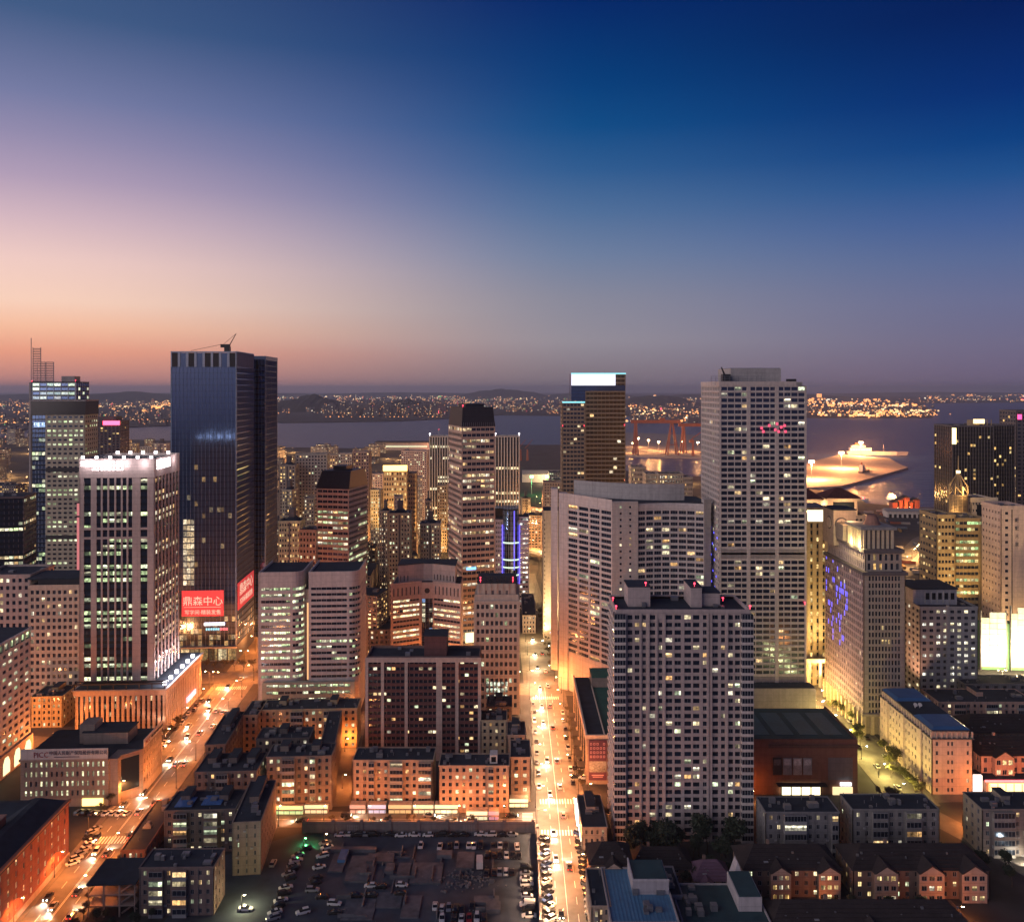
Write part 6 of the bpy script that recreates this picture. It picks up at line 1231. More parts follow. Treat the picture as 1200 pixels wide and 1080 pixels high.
lot=[(470,979.7,0,'w'),(486,979.2,0,'w'),(501.5,979.5,0,'w'),(455,978.5,0,'k'),(517,979,0,'k'),(542,979,0,'k'),(562,978.5,0,'w'),(398,979.5,0,'w'),(438,979,0,'k'),
 (493,992,1,'w'),(515.5,993,1,'w'),(549.5,991.5,1,'w'),(555.5,992,1,'w'),(578,992,1,'k'),(586,992,1,'w'),(571,1003,1,'k'),(579,1003,1,'k'),(586,1003,1,'k'),(593.5,1003,1,'w'),(601,1003,1,'k'),
 (585.5,1023,1,'s'),(579,1023,1,'k'),(617,1018,0,'k'),(617,1031,0,'w'),(617.5,1037,0,'w'),(618,1044,0,'k'),(618,1051,0,'w'),(620,1074,0,'w'),(471,1038,0,'w'),(469,1048,0,'k'),(510,1063,1,'w'),(518,1065,1,'w'),(534,1066,1,'k'),(541,1067,1,'k'),(553,1063,1,'k'),
 (518,1077.5,1,'w'),(541,1077,1,'w'),(550,1077,1,'r'),(559,1077,1,'w'),(349,1003,2,'s'),(347,1009,2,'w'),(344,1016,2,'s'),(342,1020,2,'k'),(340,1030,2,'k'),(335,1041,2,'w'),(329,1056,2,'w'),(326,1063,2,'k'),(355,1070,2,'w'),(320,1077,2,'s'),
 (381,988.5,2,'s'),(383,994,2,'w'),(378,1004,2,'w'),(374,1017,2,'w'),(370,1030,2,'k'),(368,1036,2,'k'),(377,1052,0,'k'),(417,1050,0,'k'),(434,1039,0,'w'),(288,1066,0,'w'),(320,1013,1,'s'),(434,1050,0,'k'),(446,1040,0,'k'),(408,979,0,'w'),(418,979.5,0,'k'),(428,979,0,'s'),(530,979.3,0,'k'),(575,979,0,'w'),(588,979,0,'k'),(600,979,0,'s'),(527,992,1,'k'),(535,992,1,'s'),(563,992,1,'k'),(593,992,1,'k'),(606,993,1,'w'),(617,1024.5,0,'s'),(619,1066.5,0,'k'),(608,1004,1,'k'),(600,1023,1,'k'),(593,1023,1,'w'),(570,1024,1,'k'),(392,1060,0,'w'),(392,1070,0,'k'),(358,996,2,'k'),(338,1025,2,'s'),(333,1048,2,'k'),(322,1070,2,'w'),(526,1065,1,'s'),(567,1077,1,'k'),(532,1077,1,'k'),(366,1044,0,'s')]
CN={'w':'white','k':'black','s':'silver','r':'red'}
rc=random.Random(3)
CNT={}
for x,y,o,c in sorted(lot):
    d_=DG(y); X=PX(x,d_); row='by the back wall of the lot' if y<985 else 'in the right row of the lot' if x>610 else 'in the left aisle of the lot' if x<390 else 'among the ruins of the lot'
    if X>6.2: X=5.9
    k=CNT[(c,row)]=CNT.get((c,row),-1)+1
    car(rc.choice(KIND),CN[c],X,d_,[0,R(90),R(25)][o]+rc.choice([0,pi])+rc.uniform(-.06,.06),'%s car, %s of its colour from the left, %s'%(CN[c],ordn(k),row),'%s cars %s'%(CN[c],row))
d_=DG(1061); car('van','white',4.9,d_,pi,'white van in the right-hand row of the parking lot',None)
# box truck
d_=DG(1014); t=thing('truck','white box truck standing among the parked cars','truck',(PX(562,d_),d_,.03),R(93)); 
for nm,bx_,mm in (('cargo_box',(-3.4,1.0,-1.1,1.1,.7,3.0),CP['white']),('cab',(1.15,2.9,-1.0,1.0,.5,2.3),CP['white']),('windscreen',(2.9,2.95,-.85,.85,1.35,2.1),CGL),('chassis',(-3.3,2.8,-.5,.5,.4,.7),DKMETAL)): m=MB(); m.bx(*bx_); m.build(nm,mm,t)
for sx in (-2.4,-1.5,2.0):
    for sy in (-1,1): m=MB(); m.tube([(sx,sy*.98-.12,.45),(sx,sy*.98+.12,.45)],.45,.45,12); m.build('wheel',TYRE,t)
# kerbside cars
BEAM=None
def row(n,x,y0,y1,rz,jit,label,group,lat=.3,cols='wkksgkwkb'):
    cn={**CN,'g':'grey','b':'blue'}
    for k in range(n):
        c=cn[rc.choice(cols)]; yy=y0+(y1-y0)*(k+.5)/n+rc.uniform(-jit,jit); xx=x(yy) if callable(x) else x
        car(rc.choice(KIND),c,xx+rc.uniform(-lat,lat),yy,rz+rc.uniform(-.05,.05)+rc.choice([0,pi]),'%s car, %s from the near end, %s'%(c,ordn(k),label),'%s %s'%(c,group))
row(17,11.6,256,315,R(40),.3,'slanted along the lot wall','cars by the lot wall on the central street')
row(19,24.9,256,317,R(-40)+pi,.3,'slanted before the right-hand shops','cars by the shops on the central street')
row(9,11.2,346,450,R(90),1.5,'on the left kerb of the central street','cars on the left kerb of the upper central street')
row(8,25.6,352,440,R(90),1.5,'on the right kerb of the central street','cars on the right kerb of the upper central street')
for k,(x,y) in enumerate(((676,901),(684,902),(676,911),(685,912),(695,912),(690,903),(683,893))): d_=DG(y); car('sedan',['black','silver','black','white','black','grey','black'][k],PX(x,d_)-.5,d_,rc.choice([0,pi]),'%s car of the small cluster under the purple billboard'%ordn(k),'cars under the purple billboard')
ax=lambda o:(lambda y:-143.5-.056*(y-264)+o)
row(9,ax(-12.5),318,345,R(60),.2,'in front of the corner office by the avenue','cars by the corner office') if False else None
for k in range(8): car(rc.choice(KIND),rc.choice(['black','white','grey','silver']),-168+k*2.7,331.2-.1*k,R(75)+rc.uniform(-.1,.1),'car, %s from the left, before the lit entrance of the corner office'%ordn(k),'cars before the corner office')
for k in range(9): car(rc.choice(KIND),rc.choice(['black','white','silver','grey']),ax(-6.2)(306+k*2.9)+rc.uniform(-.4,.4)-(2.5 if k>5 else 0),296+k*2.9,R(50)+rc.uniform(-.2,.2),'car, %s from the near end, parked between the brick building and the avenue'%ordn(k),'cars between brick building and avenue')
row(13,ax(-10.4),352,402,R(93),1.0,'on the avenue by the corner office','cars on the avenue beside the corner office',lat=1.4)
row(7,ax(-10.2),410,452,R(93),1.5,'on the avenue by the columned podium','cars on the avenue beside the podium',lat=1)
row(6,ax(11.8),300,345,R(93),1.5,'parked on the right kerb of the avenue','cars on the right kerb of the avenue') if False else None
# moving traffic with lights on
for o,sg,n in ((-2,1,7),(-6,1,6),(2.2,-1,7),(6,-1,6)):
    for k in range(n):
        yy=272+k*34+rc.uniform(-9,9); car(rc.choice(KIND),rc.choice(['white','black','silver','grey']),ax(o)(yy),yy,R(93)+(0 if sg<0 else pi) if False else R(93)+(pi if sg>0 else 0),'lit car, %s from the near end, in the %s lane of the avenue'%(ordn(k),{-6:'leftmost',-2:'inner left',2.2:'inner right',6:'rightmost'}[o]),'cars driving on the avenue',on=True)
for o,sg,n in ((-2.2,1,11),(2.2,-1,10)):
    for k in range(n):
        yy=262+k*30+rc.uniform(-8,8); car(rc.choice(KIND),rc.choice(['white','black','silver','grey']),(17.6 if yy<480 else 18-(yy-470)*.0235)+o,yy,R(90)+(pi if sg>0 else 0),'lit car, %s from the near end, in the %s lane of the central street'%(ordn(k),'left' if o<0 else 'right'),'cars driving on the central street',on=True)
for k in range(6): car(rc.choice(KIND),rc.choice(['white','black','silver']),-80+k*16,325+(k%2)*4,0 if k%2 else pi,'lit car, %s from the left, driving before the bright shops'%ordn(k),'cars driving before the shops',on=True)
for k in range(9): car(rc.choice(KIND),rc.choice(['white','black','silver']),(167 if k%2 else 159),352+k*10,R(90),'car, %s from the near end, under the trees by the cream building'%ordn(k),'cars under the trees by the cream building')
for k in range(6): car(rc.choice(KIND),['white','black','silver'][k%3],178+k*2.2+rc.uniform(-1,1),292-k*8,R(100),'car, %s from the far end, on the corner street at bottom right'%ordn(k),'cars on the corner street',on=k in(0,1))

# ------------------------------------------------------------------ lamps
POLE=DKMETAL; SOD=(1,.26,.05)
LB_={}
BULB=glow('sodium_bulb',(1,.66,.30),60); BULBW=glow('white_bulb',(1,.9,.6),60); BULBG=glow('green_bulb',(.15,1,.25),60)
def lamp_proto(h,arm,bulb,dbl):
    key=(h,arm,bulb.name,dbl)
    if key not in LB_:
        p=MB(); p.tube([(0,0,0),(0,0,h)],.13,.08,8); p.tube([(0,0,0),(0,0,.8)],.2,.2,8); a=MB(); hd=MB(); bl=MB()
        for s in ((1,-1) if dbl else (1,)):
            a.tube([(0,0,h-.6),(s*arm*.5,0,h-.05),(s*arm,0,h)],.06,.05,6); hd.bx(min(s*arm,s*(arm+.8)),max(s*arm,s*(arm+.8)),-.16,.16,h-.06,h+.1); bl.bx(min(s*(arm+.05),s*(arm+.7)),max(s*(arm+.05),s*(arm+.7)),-.2,.2,h-.2,h-.07)
        LB_[key]=[('pole',p.mesh('pole',POLE)),('arm',a.mesh('arm',POLE)),('lamp_head',hd.mesh('lamp_head',POLE)),('bulb',bl.mesh('bulb',bulb))]
    return LB_[key]
LIGHTS={}
def lamp(x,y,label,group,power=30000,col=SOD,h=9,arm=1.8,rz=0,bulb=None,dbl=False,z=0,kind='POINT'):
    t=thing('street_lamp',label,'street lamp',(x,y,z),rz,group)
    for n,me in lamp_proto(h,arm,bulb or BULB,dbl): o=bpy.data.objects.new(n,me); COL.objects.link(o); o.parent=t
    key=(power,col,kind)
    if key not in LIGHTS:
        L=bpy.data.lights.new('lamp_light',kind); L.energy=power; L.color=col; L.shadow_soft_size=.35; LIGHTS[key]=L
        if kind=='SPOT': L.spot_size=R(160); L.spot_blend=.7
    for s in ((1,-1) if dbl else (1,)): o=bpy.data.objects.new('lamp_light',LIGHTS[key]); COL.objects.link(o); o.parent=t; o.location=(s*(arm+.4),0,h-.6)
    return t
G_='street lamps along the avenue'
for k in range(9):
    yy=262+k*26; lamp(ax(-9.6)(yy),yy,'tall street lamp, %s from the near end, on the left side of the avenue'%ordn(k),G_+', left',LP*1.3,h=9,arm=2.4,rz=0,kind='SPOT'); lamp(ax(9.2)(yy),yy+12,'tall street lamp, %s from the near end, on the right side of the avenue'%ordn(k),G_+', right',LP*.95,h=9,arm=2.4,rz=pi,kind='POINT')
for k in range(5):
    yy=505+k*30; X=-158-(yy-500)*.086; lamp(X,yy,'%s double street lamp in the far part of the avenue'%ordn(k),'street lamps on the far avenue',LP*.8,h=10,dbl=True)
for k in range(12):
    yy=258+k*19.5; X=9.3; lamp(X if yy<470 else X-1,yy,'street lamp, %s from the near end, on the left side of the central street'%ordn(k),'street lamps on the central street, left',LP*2.1,col=(1,.54,.28),h=9,arm=2.6,kind='SPOT')
    lamp(26.8 if yy<470 else 24,yy+9,'street lamp, %s from the near end, on the right side of the central street'%ordn(k),'street lamps on the central street, right',LP*1.15,col=(1,.28,.06),h=9,arm=2.6,rz=pi,kind='POINT')
for k in range(9):
    yy=500+k*28; X=18-(yy-470)*.0235; lamp(X-7,yy,'%s street lamp in the far part of the central street'%ordn(k),'street lamps on the far central street',LP*1.6,col=(1,.6,.25),h=9,arm=2)
for k in range(6): lamp(-88+k*17,321.5,'street lamp before the bright shops, %s from the left'%ordn(k),'street lamps before the shops',LP*.5,h=7,rz=R(90))
for k in range(10): lamp(-250+k*42,468+4*(k%2),'%s street lamp from the left on the cross street behind the front blocks'%ordn(k),'street lamps on the back cross street',LP*(1.5 if k in (1,2,3) else 1.0),h=10,dbl=True)
for k,(x,y,p) in enumerate(((-70,352,.5),(-76,388,.5),(-80,425,.6),(-62,356,.0),(-84,452,.8))):
    if p: lamp(x,y,'%s street lamp in the narrow lane'%ordn(k),'street lamps in the narrow lane',LP*p,h=6,arm=1)
for k,(x,y,p) in enumerate(((-210,390,1.6),(-232,396,1.4),(-192,386,1.2),(-252,402,1))): lamp(x,y,'%s street lamp in the glowing side street at left'%ordn(k),'street lamps in the left side street',LP*p,h=8)
for k in range(6): lamp(155.6,344+k*18,'%s lamp from the near end under the trees beside the cream building'%ordn(k),'street lamps under the trees',LP*.8,col=(1,.74,.20),h=6,arm=2,rz=0,bulb=BULBW)
for k in range(4): lamp(155,430+k*14,'%s street lamp from the near end by the art-deco tower'%ordn(k),'street lamps by the art-deco tower',LP*.8,col=(1,.55,.18),h=8,dbl=True)
for k,(x,y,p) in enumerate(((170,322,.9),(176,302,.6),(192,272,.4),(205,290,.4))): lamp(x,y,'%s street lamp on the corner street at bottom right'%ordn(k),'street lamps on the corner street',LP*p,h=7)
for x,y,p in ((190,338,.8),(215,338,.8)): lamp(x,y,'street lamp before the glaring shop at right','street lamps before the glaring shop',LP*p,h=7)
for k,(x,y) in enumerate(((270,470),(296,474),(318,476))): lamp(x,y,'%s lamp from the left on the bright construction road'%ordn(k),'lamps on the construction road',LP*4,col=(1,.70,.34),h=10,dbl=True)
lamp(PX(1085,262),262,'street lamp lighting the garden below the dark villas','street lamps near the villas',LP*.22,h=5); lamp(PX(962,268),268,'street lamp before the orange-lit villa bay','street lamps near the villas',LP*.10,h=4.5); lamp(PX(1120,264),264,'street lamp at the end of the dark villa row','street lamps near the villas',LP*.25,h=5)
d_=DG(1064); lamp(PX(283,d_),d_,'white flood lamp glaring in the dark corner of the parking lot',None,LP*.34,col=(1,.86,.42),h=4.5,arm=.6,bulb=BULBW); d_=DG(992); lamp(PX(356,d_),d_,'green lamp in the parking lot by the shop side wall',None,LP*.16,col=(.1,1,.25),h=3.4,arm=.3,bulb=BULBG,kind='SPOT')
lamp(-68,309,'dim lamp on the wall at the back of the parking lot',None,LP*.02,h=4,arm=.5)
for k,(x,y,z_) in enumerate(((-91,362,.6),(-112,362,.5),(-98,384,.6),(-82,372,.5),(-130,385,.5))): lamp(x,y,'%s small lamp inside the old residential block'%ordn(k),'lamps inside the old block',LP*z_*.5,h=5,arm=.6)
for x,y in ((31,346),(44,344),(38,326)): lamp(x,y,'orange lamp in the court beside the front apartment tower','lamps beside the front apartment tower',LP*.3,h=5,arm=.6)
for x,y in ((88,352),(95,340)): lamp(x,y,'orange lamp between the front apartment tower and the mall','lamps behind the front apartment tower',LP*.25,h=5,arm=.6)
# facade floodlights of the cream strip tower and the column building
def flood(x,y,label,p,col,aim,spot=R(70),z=.5):
    t=thing('floodlight',label,'floodlight',(x,y,z)); m=MB(); m.bx(-.5,.5,-.3,.3,-.5,.1); m.build('housing',DKMETAL,t); m=MB(); m.bx(-.4,.4,-.25,.25,.1,.16); m.build('lens',BULBW,t); point(t,(0,0,.6),p,col,.3,kind='SPOT',spot=spot,aim=aim)
flood(23.5,545,'floodlight at the foot of the slim cream tower, left',0.9e5,(1,.68,.34),(.05,.33,1)); flood(30,545,'floodlight at the foot of the slim cream tower, right',0.9e5,(1,.68,.34),(0,.33,1)); flood(20,556,'floodlight on the flank of the slim cream tower',6e4,(1,.68,.34),(.3,.1,1))
flood(169,465,'floodlight at the foot of the floodlit cream building',1.0e5,(1,.66,.24),(0,.2,1)); flood(174,462,'second floodlight at the foot of the floodlit cream building',1.0e5,(1,.66,.24),(0,.2,1))
flood(288,510,'floodlight on the gold-lit office, left corner',0.9e5,(1,.62,.22),(-.1,.7,1)); flood(310,520,'floodlight on the gold-lit office front',0.9e5,(1,.66,.26),(0,.7,1)); flood(318,505,'floodlight on the pink-lit tower',0.5e5,(1,.55,.32),(-.05,.6,1)); flood(276,520,'floodlight on the left wing of the gold-lit office',1.0e5,(1,.6,.2),(.1,.7,1))
flood(-112,775,'floodlight on the amber sign office',4e5,(1,.55,.15),(0,.6,1)); flood(148,412,'floodlight on the blue-lit flank of the art-deco tower',0.3e5,(1,.5,.34),(.55,.3,1)); flood(150,440,'second floodlight on the flank of the art-deco tower',0.3e5,(1,.5,.34),(.5,-.1,1))
flood(-160,398,'floodlight on the corner of the columned podium',0.3e5,(1,.5,.3),(-.6,.5,1)); flood(206,452,'floodlight on the left wall of the grey office block',0.6e5,(1,.42,.22),(.35,.6,1))
# ------------------------------------------------------------------ trees
BARK=mat('bark',(.07,.05,.04),.9,.2); TWIG=mat('twigs',(.085,.075,.045),.9,.3,scale=.5,streak=False); LEAFD=mat('evergreen_leaf',(.035,.05,.03),.8,.35,scale=.4,streak=False); LEAFY=mat('street_tree_leaf',(.12,.12,.04),.8,.35,scale=.5,streak=False)
def tree_meshes(seed,h,spread,n,leaf,size,bare):
    r=random.Random(seed); tr=MB(); tips=[]
    def grow(p,d_,ln,rad,lv):
        q=p+d_*ln; mid=p+d_*ln*.5+Vector((r.uniform(-.06,.06),r.uniform(-.06,.06),0))*ln; tr.tube([p,mid,q],rad,rad*.6,5)
        if lv>=2: tips.append((p,q))
        if lv>=(4 if bare else 3): return
        for k in range(3 if lv<2 else 2):
            a=r.uniform(0,2*pi); t=r.uniform(.45,.9)*spread; nd_=(d_+Vector((cos(a)*t,sin(a)*t,r.uniform(-.1,.25)))).normalized(); grow(q,nd_,ln*r.uniform(.58,.78),rad*.58,lv+1)
    grow(Vector((0,0,0)),Vector((r.uniform(-.05,.05),r.uniform(-.05,.05),1)),h*.34,h*.022,0)
    cr=MB()
    for k in range(n):
        a,c=r.choice(tips); p=a.lerp(c,r.uniform(.2,1.15))+Vector((r.gauss(0,1),r.gauss(0,1),r.gauss(0,.8)))*h*(.045 if bare else .065)
        u=Vector((r.gauss(0,1),r.gauss(0,1),r.gauss(0,.7))).normalized(); v=u.cross(Vector((r.gauss(0,1),r.gauss(0,1),r.gauss(0,1)))).normalized(); s=size*r.uniform(.6,1.4); w=s*(.12 if bare else .6); b0=len(cr.v)
        cr.v+=[tuple(p-u*s),tuple(p+v*w),tuple(p+u*s),tuple(p-v*w)]; cr.f.append((b0,b0+1,b0+2,b0+3)); cr.mi.append(0)
    return tr.mesh('trunk',BARK),cr.mesh('crown',leaf)
TM={'bare':[tree_meshes(s,8,1,900,TWIG,.55,True) for s in (1,2,3)],'street':[tree_meshes(s,8,1.1,900,LEAFY,.30,False) for s in (4,5,6)],'dark':[tree_meshes(s,11,.75,2600,LEAFD,.42,False) for s in (7,8,9)]}
rt=random.Random(9)
TC={}
def tree(kind,x,y,s,label,group,z=0):
    k=TC[label]=TC.get(label,-1)+1; label='%s, %s of its row'%(label,ordn(k))
    t=thing({'bare':'bare_tree','street':'street_tree','dark':'evergreen_tree'}[kind],label,'tree',(x,y,z),rt.uniform(0,6.28),group); t.scale=(s*rt.uniform(.9,1.1),s*rt.uniform(.9,1.1),s)
    a,c=rt.choice(TM[kind])
    for n,me in (('trunk',a),('crown',c)): o=bpy.data.objects.new(n,me); COL.objects.link(o); o.parent=t
for k in range(16): tree('street',166+rt.uniform(-6,4.5),343+k*6.2,rt.uniform(.8,1.15),'yellow-lit street tree beside the long cream building','trees beside the long cream building')
for k in range(7): tree('bare',152+rt.uniform(-4,3),338+rt.uniform(-4,2),rt.uniform(.7,1),'bare tree at the mall corner','bare trees at the mall corner')
for k in range(13): tree('dark',PX(740+k*10,300),299+rt.uniform(-5,5),rt.uniform(.9,1.6),'dark evergreen before the front apartment tower','evergreens before the front apartment tower')
for k in range(8): tree('dark',PX(770+k*14,286),286+rt.uniform(-4,4),rt.uniform(.5,.8),'dark evergreen behind the cottages','evergreens behind the cottages')
for k in range(10): tree('dark',PX(985+k*11,267),267+rt.uniform(-3,3),rt.uniform(.4,.65),'dark bushy tree before the villa rows','trees before the villa rows')
for k in range(7): tree('dark',PX(1105+k*14,288),288+rt.uniform(-6,6),rt.uniform(.6,.9),'dark evergreen by the corner street','evergreens by the corner street')
for k in range(14): yy=330+k*7; tree('bare',-143.5-.056*(yy-264)-11.5+rt.uniform(-.8,.8),yy,rt.uniform(.55,.8),'bare tree on the avenue beside the corner office','bare trees along the avenue')
for k in range(6): yy=258+k*7; tree('bare',-143.5-.056*(yy-264)+10.5,yy,rt.uniform(.6,.9),'bare tree between the avenue and the concrete frame','bare trees by the concrete frame')
for k in range(9): tree('bare',-70+k*8.2+rt.uniform(-2,2),322.8,rt.uniform(.4,.62),'bare tree before the bright shops','bare trees before the shops')
for k in range(10): tree('bare',28.4,351+k*9,rt.uniform(.4,.6),'bare tree along the green-roofed podium','bare trees along the podium')
for k in range(10): tree('bare',24-(k*.5),500+k*13,rt.uniform(.6,.9),'street tree in the far part of the central street','trees in the far central street')
for k in range(8): tree('dark',PX(110+k*9,262),260+rt.uniform(-2,6),rt.uniform(.35,.5),'dark bush in the yard beside the warm-lit flats','bushes beside the warm-lit flats')
for k in range(10): tree('bare',-185+k*5.6,498+rt.uniform(-3,3),rt.uniform(.7,1),'bare tree before the tower with red banners','trees before the tower with red banners')
for k in range(4): tree('bare',34+k*2,330+rt.uniform(-4,4),rt.uniform(.5,.7),'bare tree under the purple billboard','trees under the purple billboard')

# ------------------------------------------------------------------ the crowded district behind: many ordinary buildings
FW=[wallm(.30,.24,.20),wallm(.24,.20,.18),wallm(.36,.30,.24),wallm(.28,.27,.27),wallm(.20,.15,.14),wallm(.40,.34,.27)]
rf=random.Random(21); FM=[]
for v in range(22):
    Wd=rf.uniform(18,44); D=rf.uniform(13,26); h=rf.choice([10,13,16,19,19,22,26,34,46]); m=MB(); fr=(-Wd/2,-D/2,1,0); m.bx(-Wd/2+.3,Wd/2-.3,-D/2+.3,D/2-.3,0,h,0)
    nf=max(2,int(h/3)); lit=rf.choice([.12,.2,.3,.4]); pal=rf.choice([GOLD,HOME,WARM,AMBER])
    for f,L in ((fr,Wd),((Wd/2,-D/2,0,1),D),((-Wd/2,D/2,0,-1),D)):
        nc=max(3,int(L/3.2)); cw=L/nc
        for j in range(nf): m.box(f,0,L,-.3,0,j*h/nf+h/nf*.72,(j+1)*h/nf+h/nf*.22 if j<nf-1 else h)
        m.box(f,0,L,-.3,0,0,h/nf*.22)
        for i in range(nc+1): m.box(f,max(0,i*cw-.7),min(L,i*cw+.7),-.3,.04,0,h-.02)
        for j in range(nf):
            for i in range(nc): m.quad(f,i*cw+.7,(i+1)*cw-.7,-.27,j*h/nf+h/nf*.22,j*h/nf+h/nf*.72,lamp_col(pal,rf,.9) if rf.random()<lit else DARK,2)
    m.bx(-Wd/2-.2,Wd/2+.2,-D/2-.2,D/2+.2,h,h+.7,1)
    for k in range(3): x=rf.uniform(-Wd/2+2,Wd/2-4); m.bx(x,x+3,-2,2,h+.7,h+rf.uniform(2,4),0)
    FM.append((m.mesh('city_building',[FW[v%6],ROOF,PANE]),max(Wd,D),h))
zones=[('left of the mast tower',-60,36,600,2700,62,.9),('between the mast tower and the red-banner tower',100,205,560,2500,62,.75),('behind the twin-wing office',326,460,700,2230,64,.9),('behind the amber sign office',440,535,860,2250,72,.8),('beyond the blue-lit tower',575,665,690,1000,60,.25),('below the shipyard basin',655,830,900,1560,70,.6),('behind the narrow lane',420,470,540,760,44,.9),('near the construction road',1140,1260,600,1000,70,.6)]
rb_=random.Random(4)
for k in range(36):
    me,sz,h=rb_.choice(FM); o=bpy.data.objects.new('city_building',me); COL.objects.link(o); o.location=(-700+k%9*130+rb_.uniform(-30,30),-260-(k//9)*190+rb_.uniform(-40,40),0); o.scale=(1.2,1.2,rb_.uniform(1,1.8)); tag(o,'city block behind the viewpoint, %s of its district'%ordn(k),'building','blocks behind the viewpoint')
seen=[]
for nm,x0,x1,d0_,d1_,st,den in zones:
    d=d0_
    while d<d1_:
        x=PX(x0,d)
        while x<PX(x1,d):
            if rf.random()<den and len(seen)<330:
                me,sz,h=rf.choice(FM)
                if h>26 and rf.random()<.6: me,sz,h=rf.choice(FM)
                px_=600+x/d*1000
                ok = ZY(HZ,d)>0 and not any((px_>a-2 and px_<c+2 and d>e and d<g) for a,c,e,g in ((150,300,460,700),(604,640,400,800),(330,372,560,690),(450,530,580,690),(365,440,560,680),(340,440,800,1020),(440,505,780,1040),(500,530,930,990),(575,612,880,940),(100,145,1080,1150),(636,735,740,860),(32,102,640,720),(-40,30,530,590),(1090,1200,520,640)))
                if ok and abs(x+170+(d-640)*.1)>16:
                    o=bpy.data.objects.new('city_building',me); COL.objects.link(o); o.location=(x+rf.uniform(-6,6),d+rf.uniform(-8,8),0); o.rotation_euler=(0,0,GL+rf.choice([0,0,pi/2,R(12),R(-15)])); o.scale=(1,1,rf.uniform(.8,1.15))
                    seen.append((nm,px_,d,o,h,FM.index((me,sz,h)))); o['group']='ordinary blocks %s'%nm; o['category']='building'
            x+=st*max(.8,min(1.7,d/1100))*rf.uniform(.85,1.2)
        d+=st*.9*max(.9,min(1.8,d/1000))
TONE=['tan','brown','cream','grey','dark brown','pale']; bynm={}
for t_ in seen: bynm.setdefault((t_[0],'low' if t_[4]<15 else 'tall' if t_[4]>26 else 'mid-rise',TONE[t_[5]%6]),[]).append(t_)
for (nm,hh,tn),L in bynm.items():
    for k,t_ in enumerate(sorted(L,key=lambda q:q[1])): t_[3]['label']='%s %s block%s %s'%(hh,tn,', %s such from left,'%ordn(k) if len(L)>1 else '',nm)
for nm,x0,x1,d0_,d1_,n,p in (('left of the mast tower',-20,34,620,2500,14,7),('between the mast tower and the red-banner tower',102,200,800,2400,14,7),('behind the twin-wing office',328,450,700,2200,24,6),('behind the amber sign office',440,530,700,2200,22,6),('beyond the blue-lit tower',606,660,760,1200,14,5),('below the shipyard basin',736,830,1000,1550,8,5),('on the port road at right',1060,1112,780,1000,9,3),('near the construction road',1150,1200,580,800,6,4)):
    for k in range(n):
        d=rf.uniform(d0_,d1_); px_=rf.uniform(x0,x1) if nm[:2]!='on' else 1060+(d-780)/220*50; lamp(PX(px_,d),d,'%s lamp post in the district %s'%(ordn(k),nm),'lamp posts %s'%nm,LP*p*.5*(.6+d/1800),col=(1,.50,.16),h=11 if nm[:6]!='beyond' else 18,dbl=False)
for k,(x,d) in enumerate(((612,1118),(636,1095),(655,1066),(604,842),(622,828),(645,805),(660,792))): lamp(PX(x,d),d,'%s lamp post standing on the lit viaducts'%ordn(k),'lamp posts on the viaducts',LP*2,h=9,z=9)

# waterfront shed, terminals
b=Bld('terminal_shed','long flat terminal shed on the waterfront with an orange-lit gable',440,2280,0,'shed'); L=PX(527,2280)-PX(440,2280); b.p('wall',CONCW).bx(0,L,0,50,0,20); b.p('roof',ROOF).bx(-3,L-30,-3,53,20,22); b.p('end_block',wallm(.45,.32,.25)).bx(L-36,L,-4,50,0,30); m=MB(); m.bx(20,L-60,-1,-.5,8,12); m.build('lit_window_strip',glow('shedstrip',(.9,1,.6),.8),b.root); point(b.root,(L-20,-40,15),3e5,(1,.38,.18),1); b.done()
b=Bld('terminal_shed','pale long shed lit along its roof near the green harbour lamps',612,1500,0,'shed'); b.p('wall',ST_WHITE).bx(0,110,0,30,0,14); b.p('roof',CONCW).prism([(0,-1),(110,-1),(110,31),(0,31)],14,20,top=[(0,14),(110,14),(110,16),(0,16)]); point(b.root,(40,-20,12),5e4,(1,.7,.35),1); point(b.root,(90,-20,12),5e4,(1,.7,.35),1); b.done()
for k,x in enumerate((623,641)):
    d=1330; t=thing('harbour_beacon','%s green harbour light tower beyond the viaduct'%('left' if k==0 else 'right'),'beacon',(PX(x,d),d,0)); m=MB(); m.tube([(0,0,0),(0,0,26)],1.2,.7,8); m.build('tower',METAL,t); m=MB(); m.bx(-2.5,2.5,-2.5,2.5,26,29); m.build('green_lamp',glow('greenlamp',(.1,1,.25),14),t); point(t,(0,-6,20),1.5e4,(.1,1,.25),1)
# shipyard gantry cranes
CRR=mat('crane_red',(.30,.09,.05),.6,.15)
def gantry(label,xl,xr,y,d,base=.6):
    t=thing('gantry_crane',label,'crane',(PX(xl,d),d,base)); Wd=(xr-xl)/FPX*d; h=ZY(y,d)-base; 
    m=MB(); m.bx(-6,Wd+6,-4,4,h-8,h); 
    m.build('girder',CRR,t)
    for k in range(int(Wd/12)): m=MB(); m.bx(k*12,k*12+1.2,-4.6,-4.02,h-8,h+1); m.build('girder_rib',CRR,t)
    for x,sp in ((6,4),(Wd-14,13)):
        for sx in (-1,1):
            for sy in (-1,1): m=MB(); m.tube([(x+sx*sp,sy*16,0),(x+sx*2,sy*3,h-8)],1.9,1.5,6); m.build('leg',CRR,t)
        for zz in (.3,.62): m=MB(); m.tube([(x-sp*(1-zz)-1,-16*(1-zz)-2,h*zz),(x+sp*(1-zz)+1,-16*(1-zz)-2,h*zz)],1.1,1.1,6); m.build('cross_brace',CRR,t)
    m=MB(); m.bx(Wd*.6,Wd*.6+12,-5,5,h,h+5); m.build('trolley',CRR,t); return t
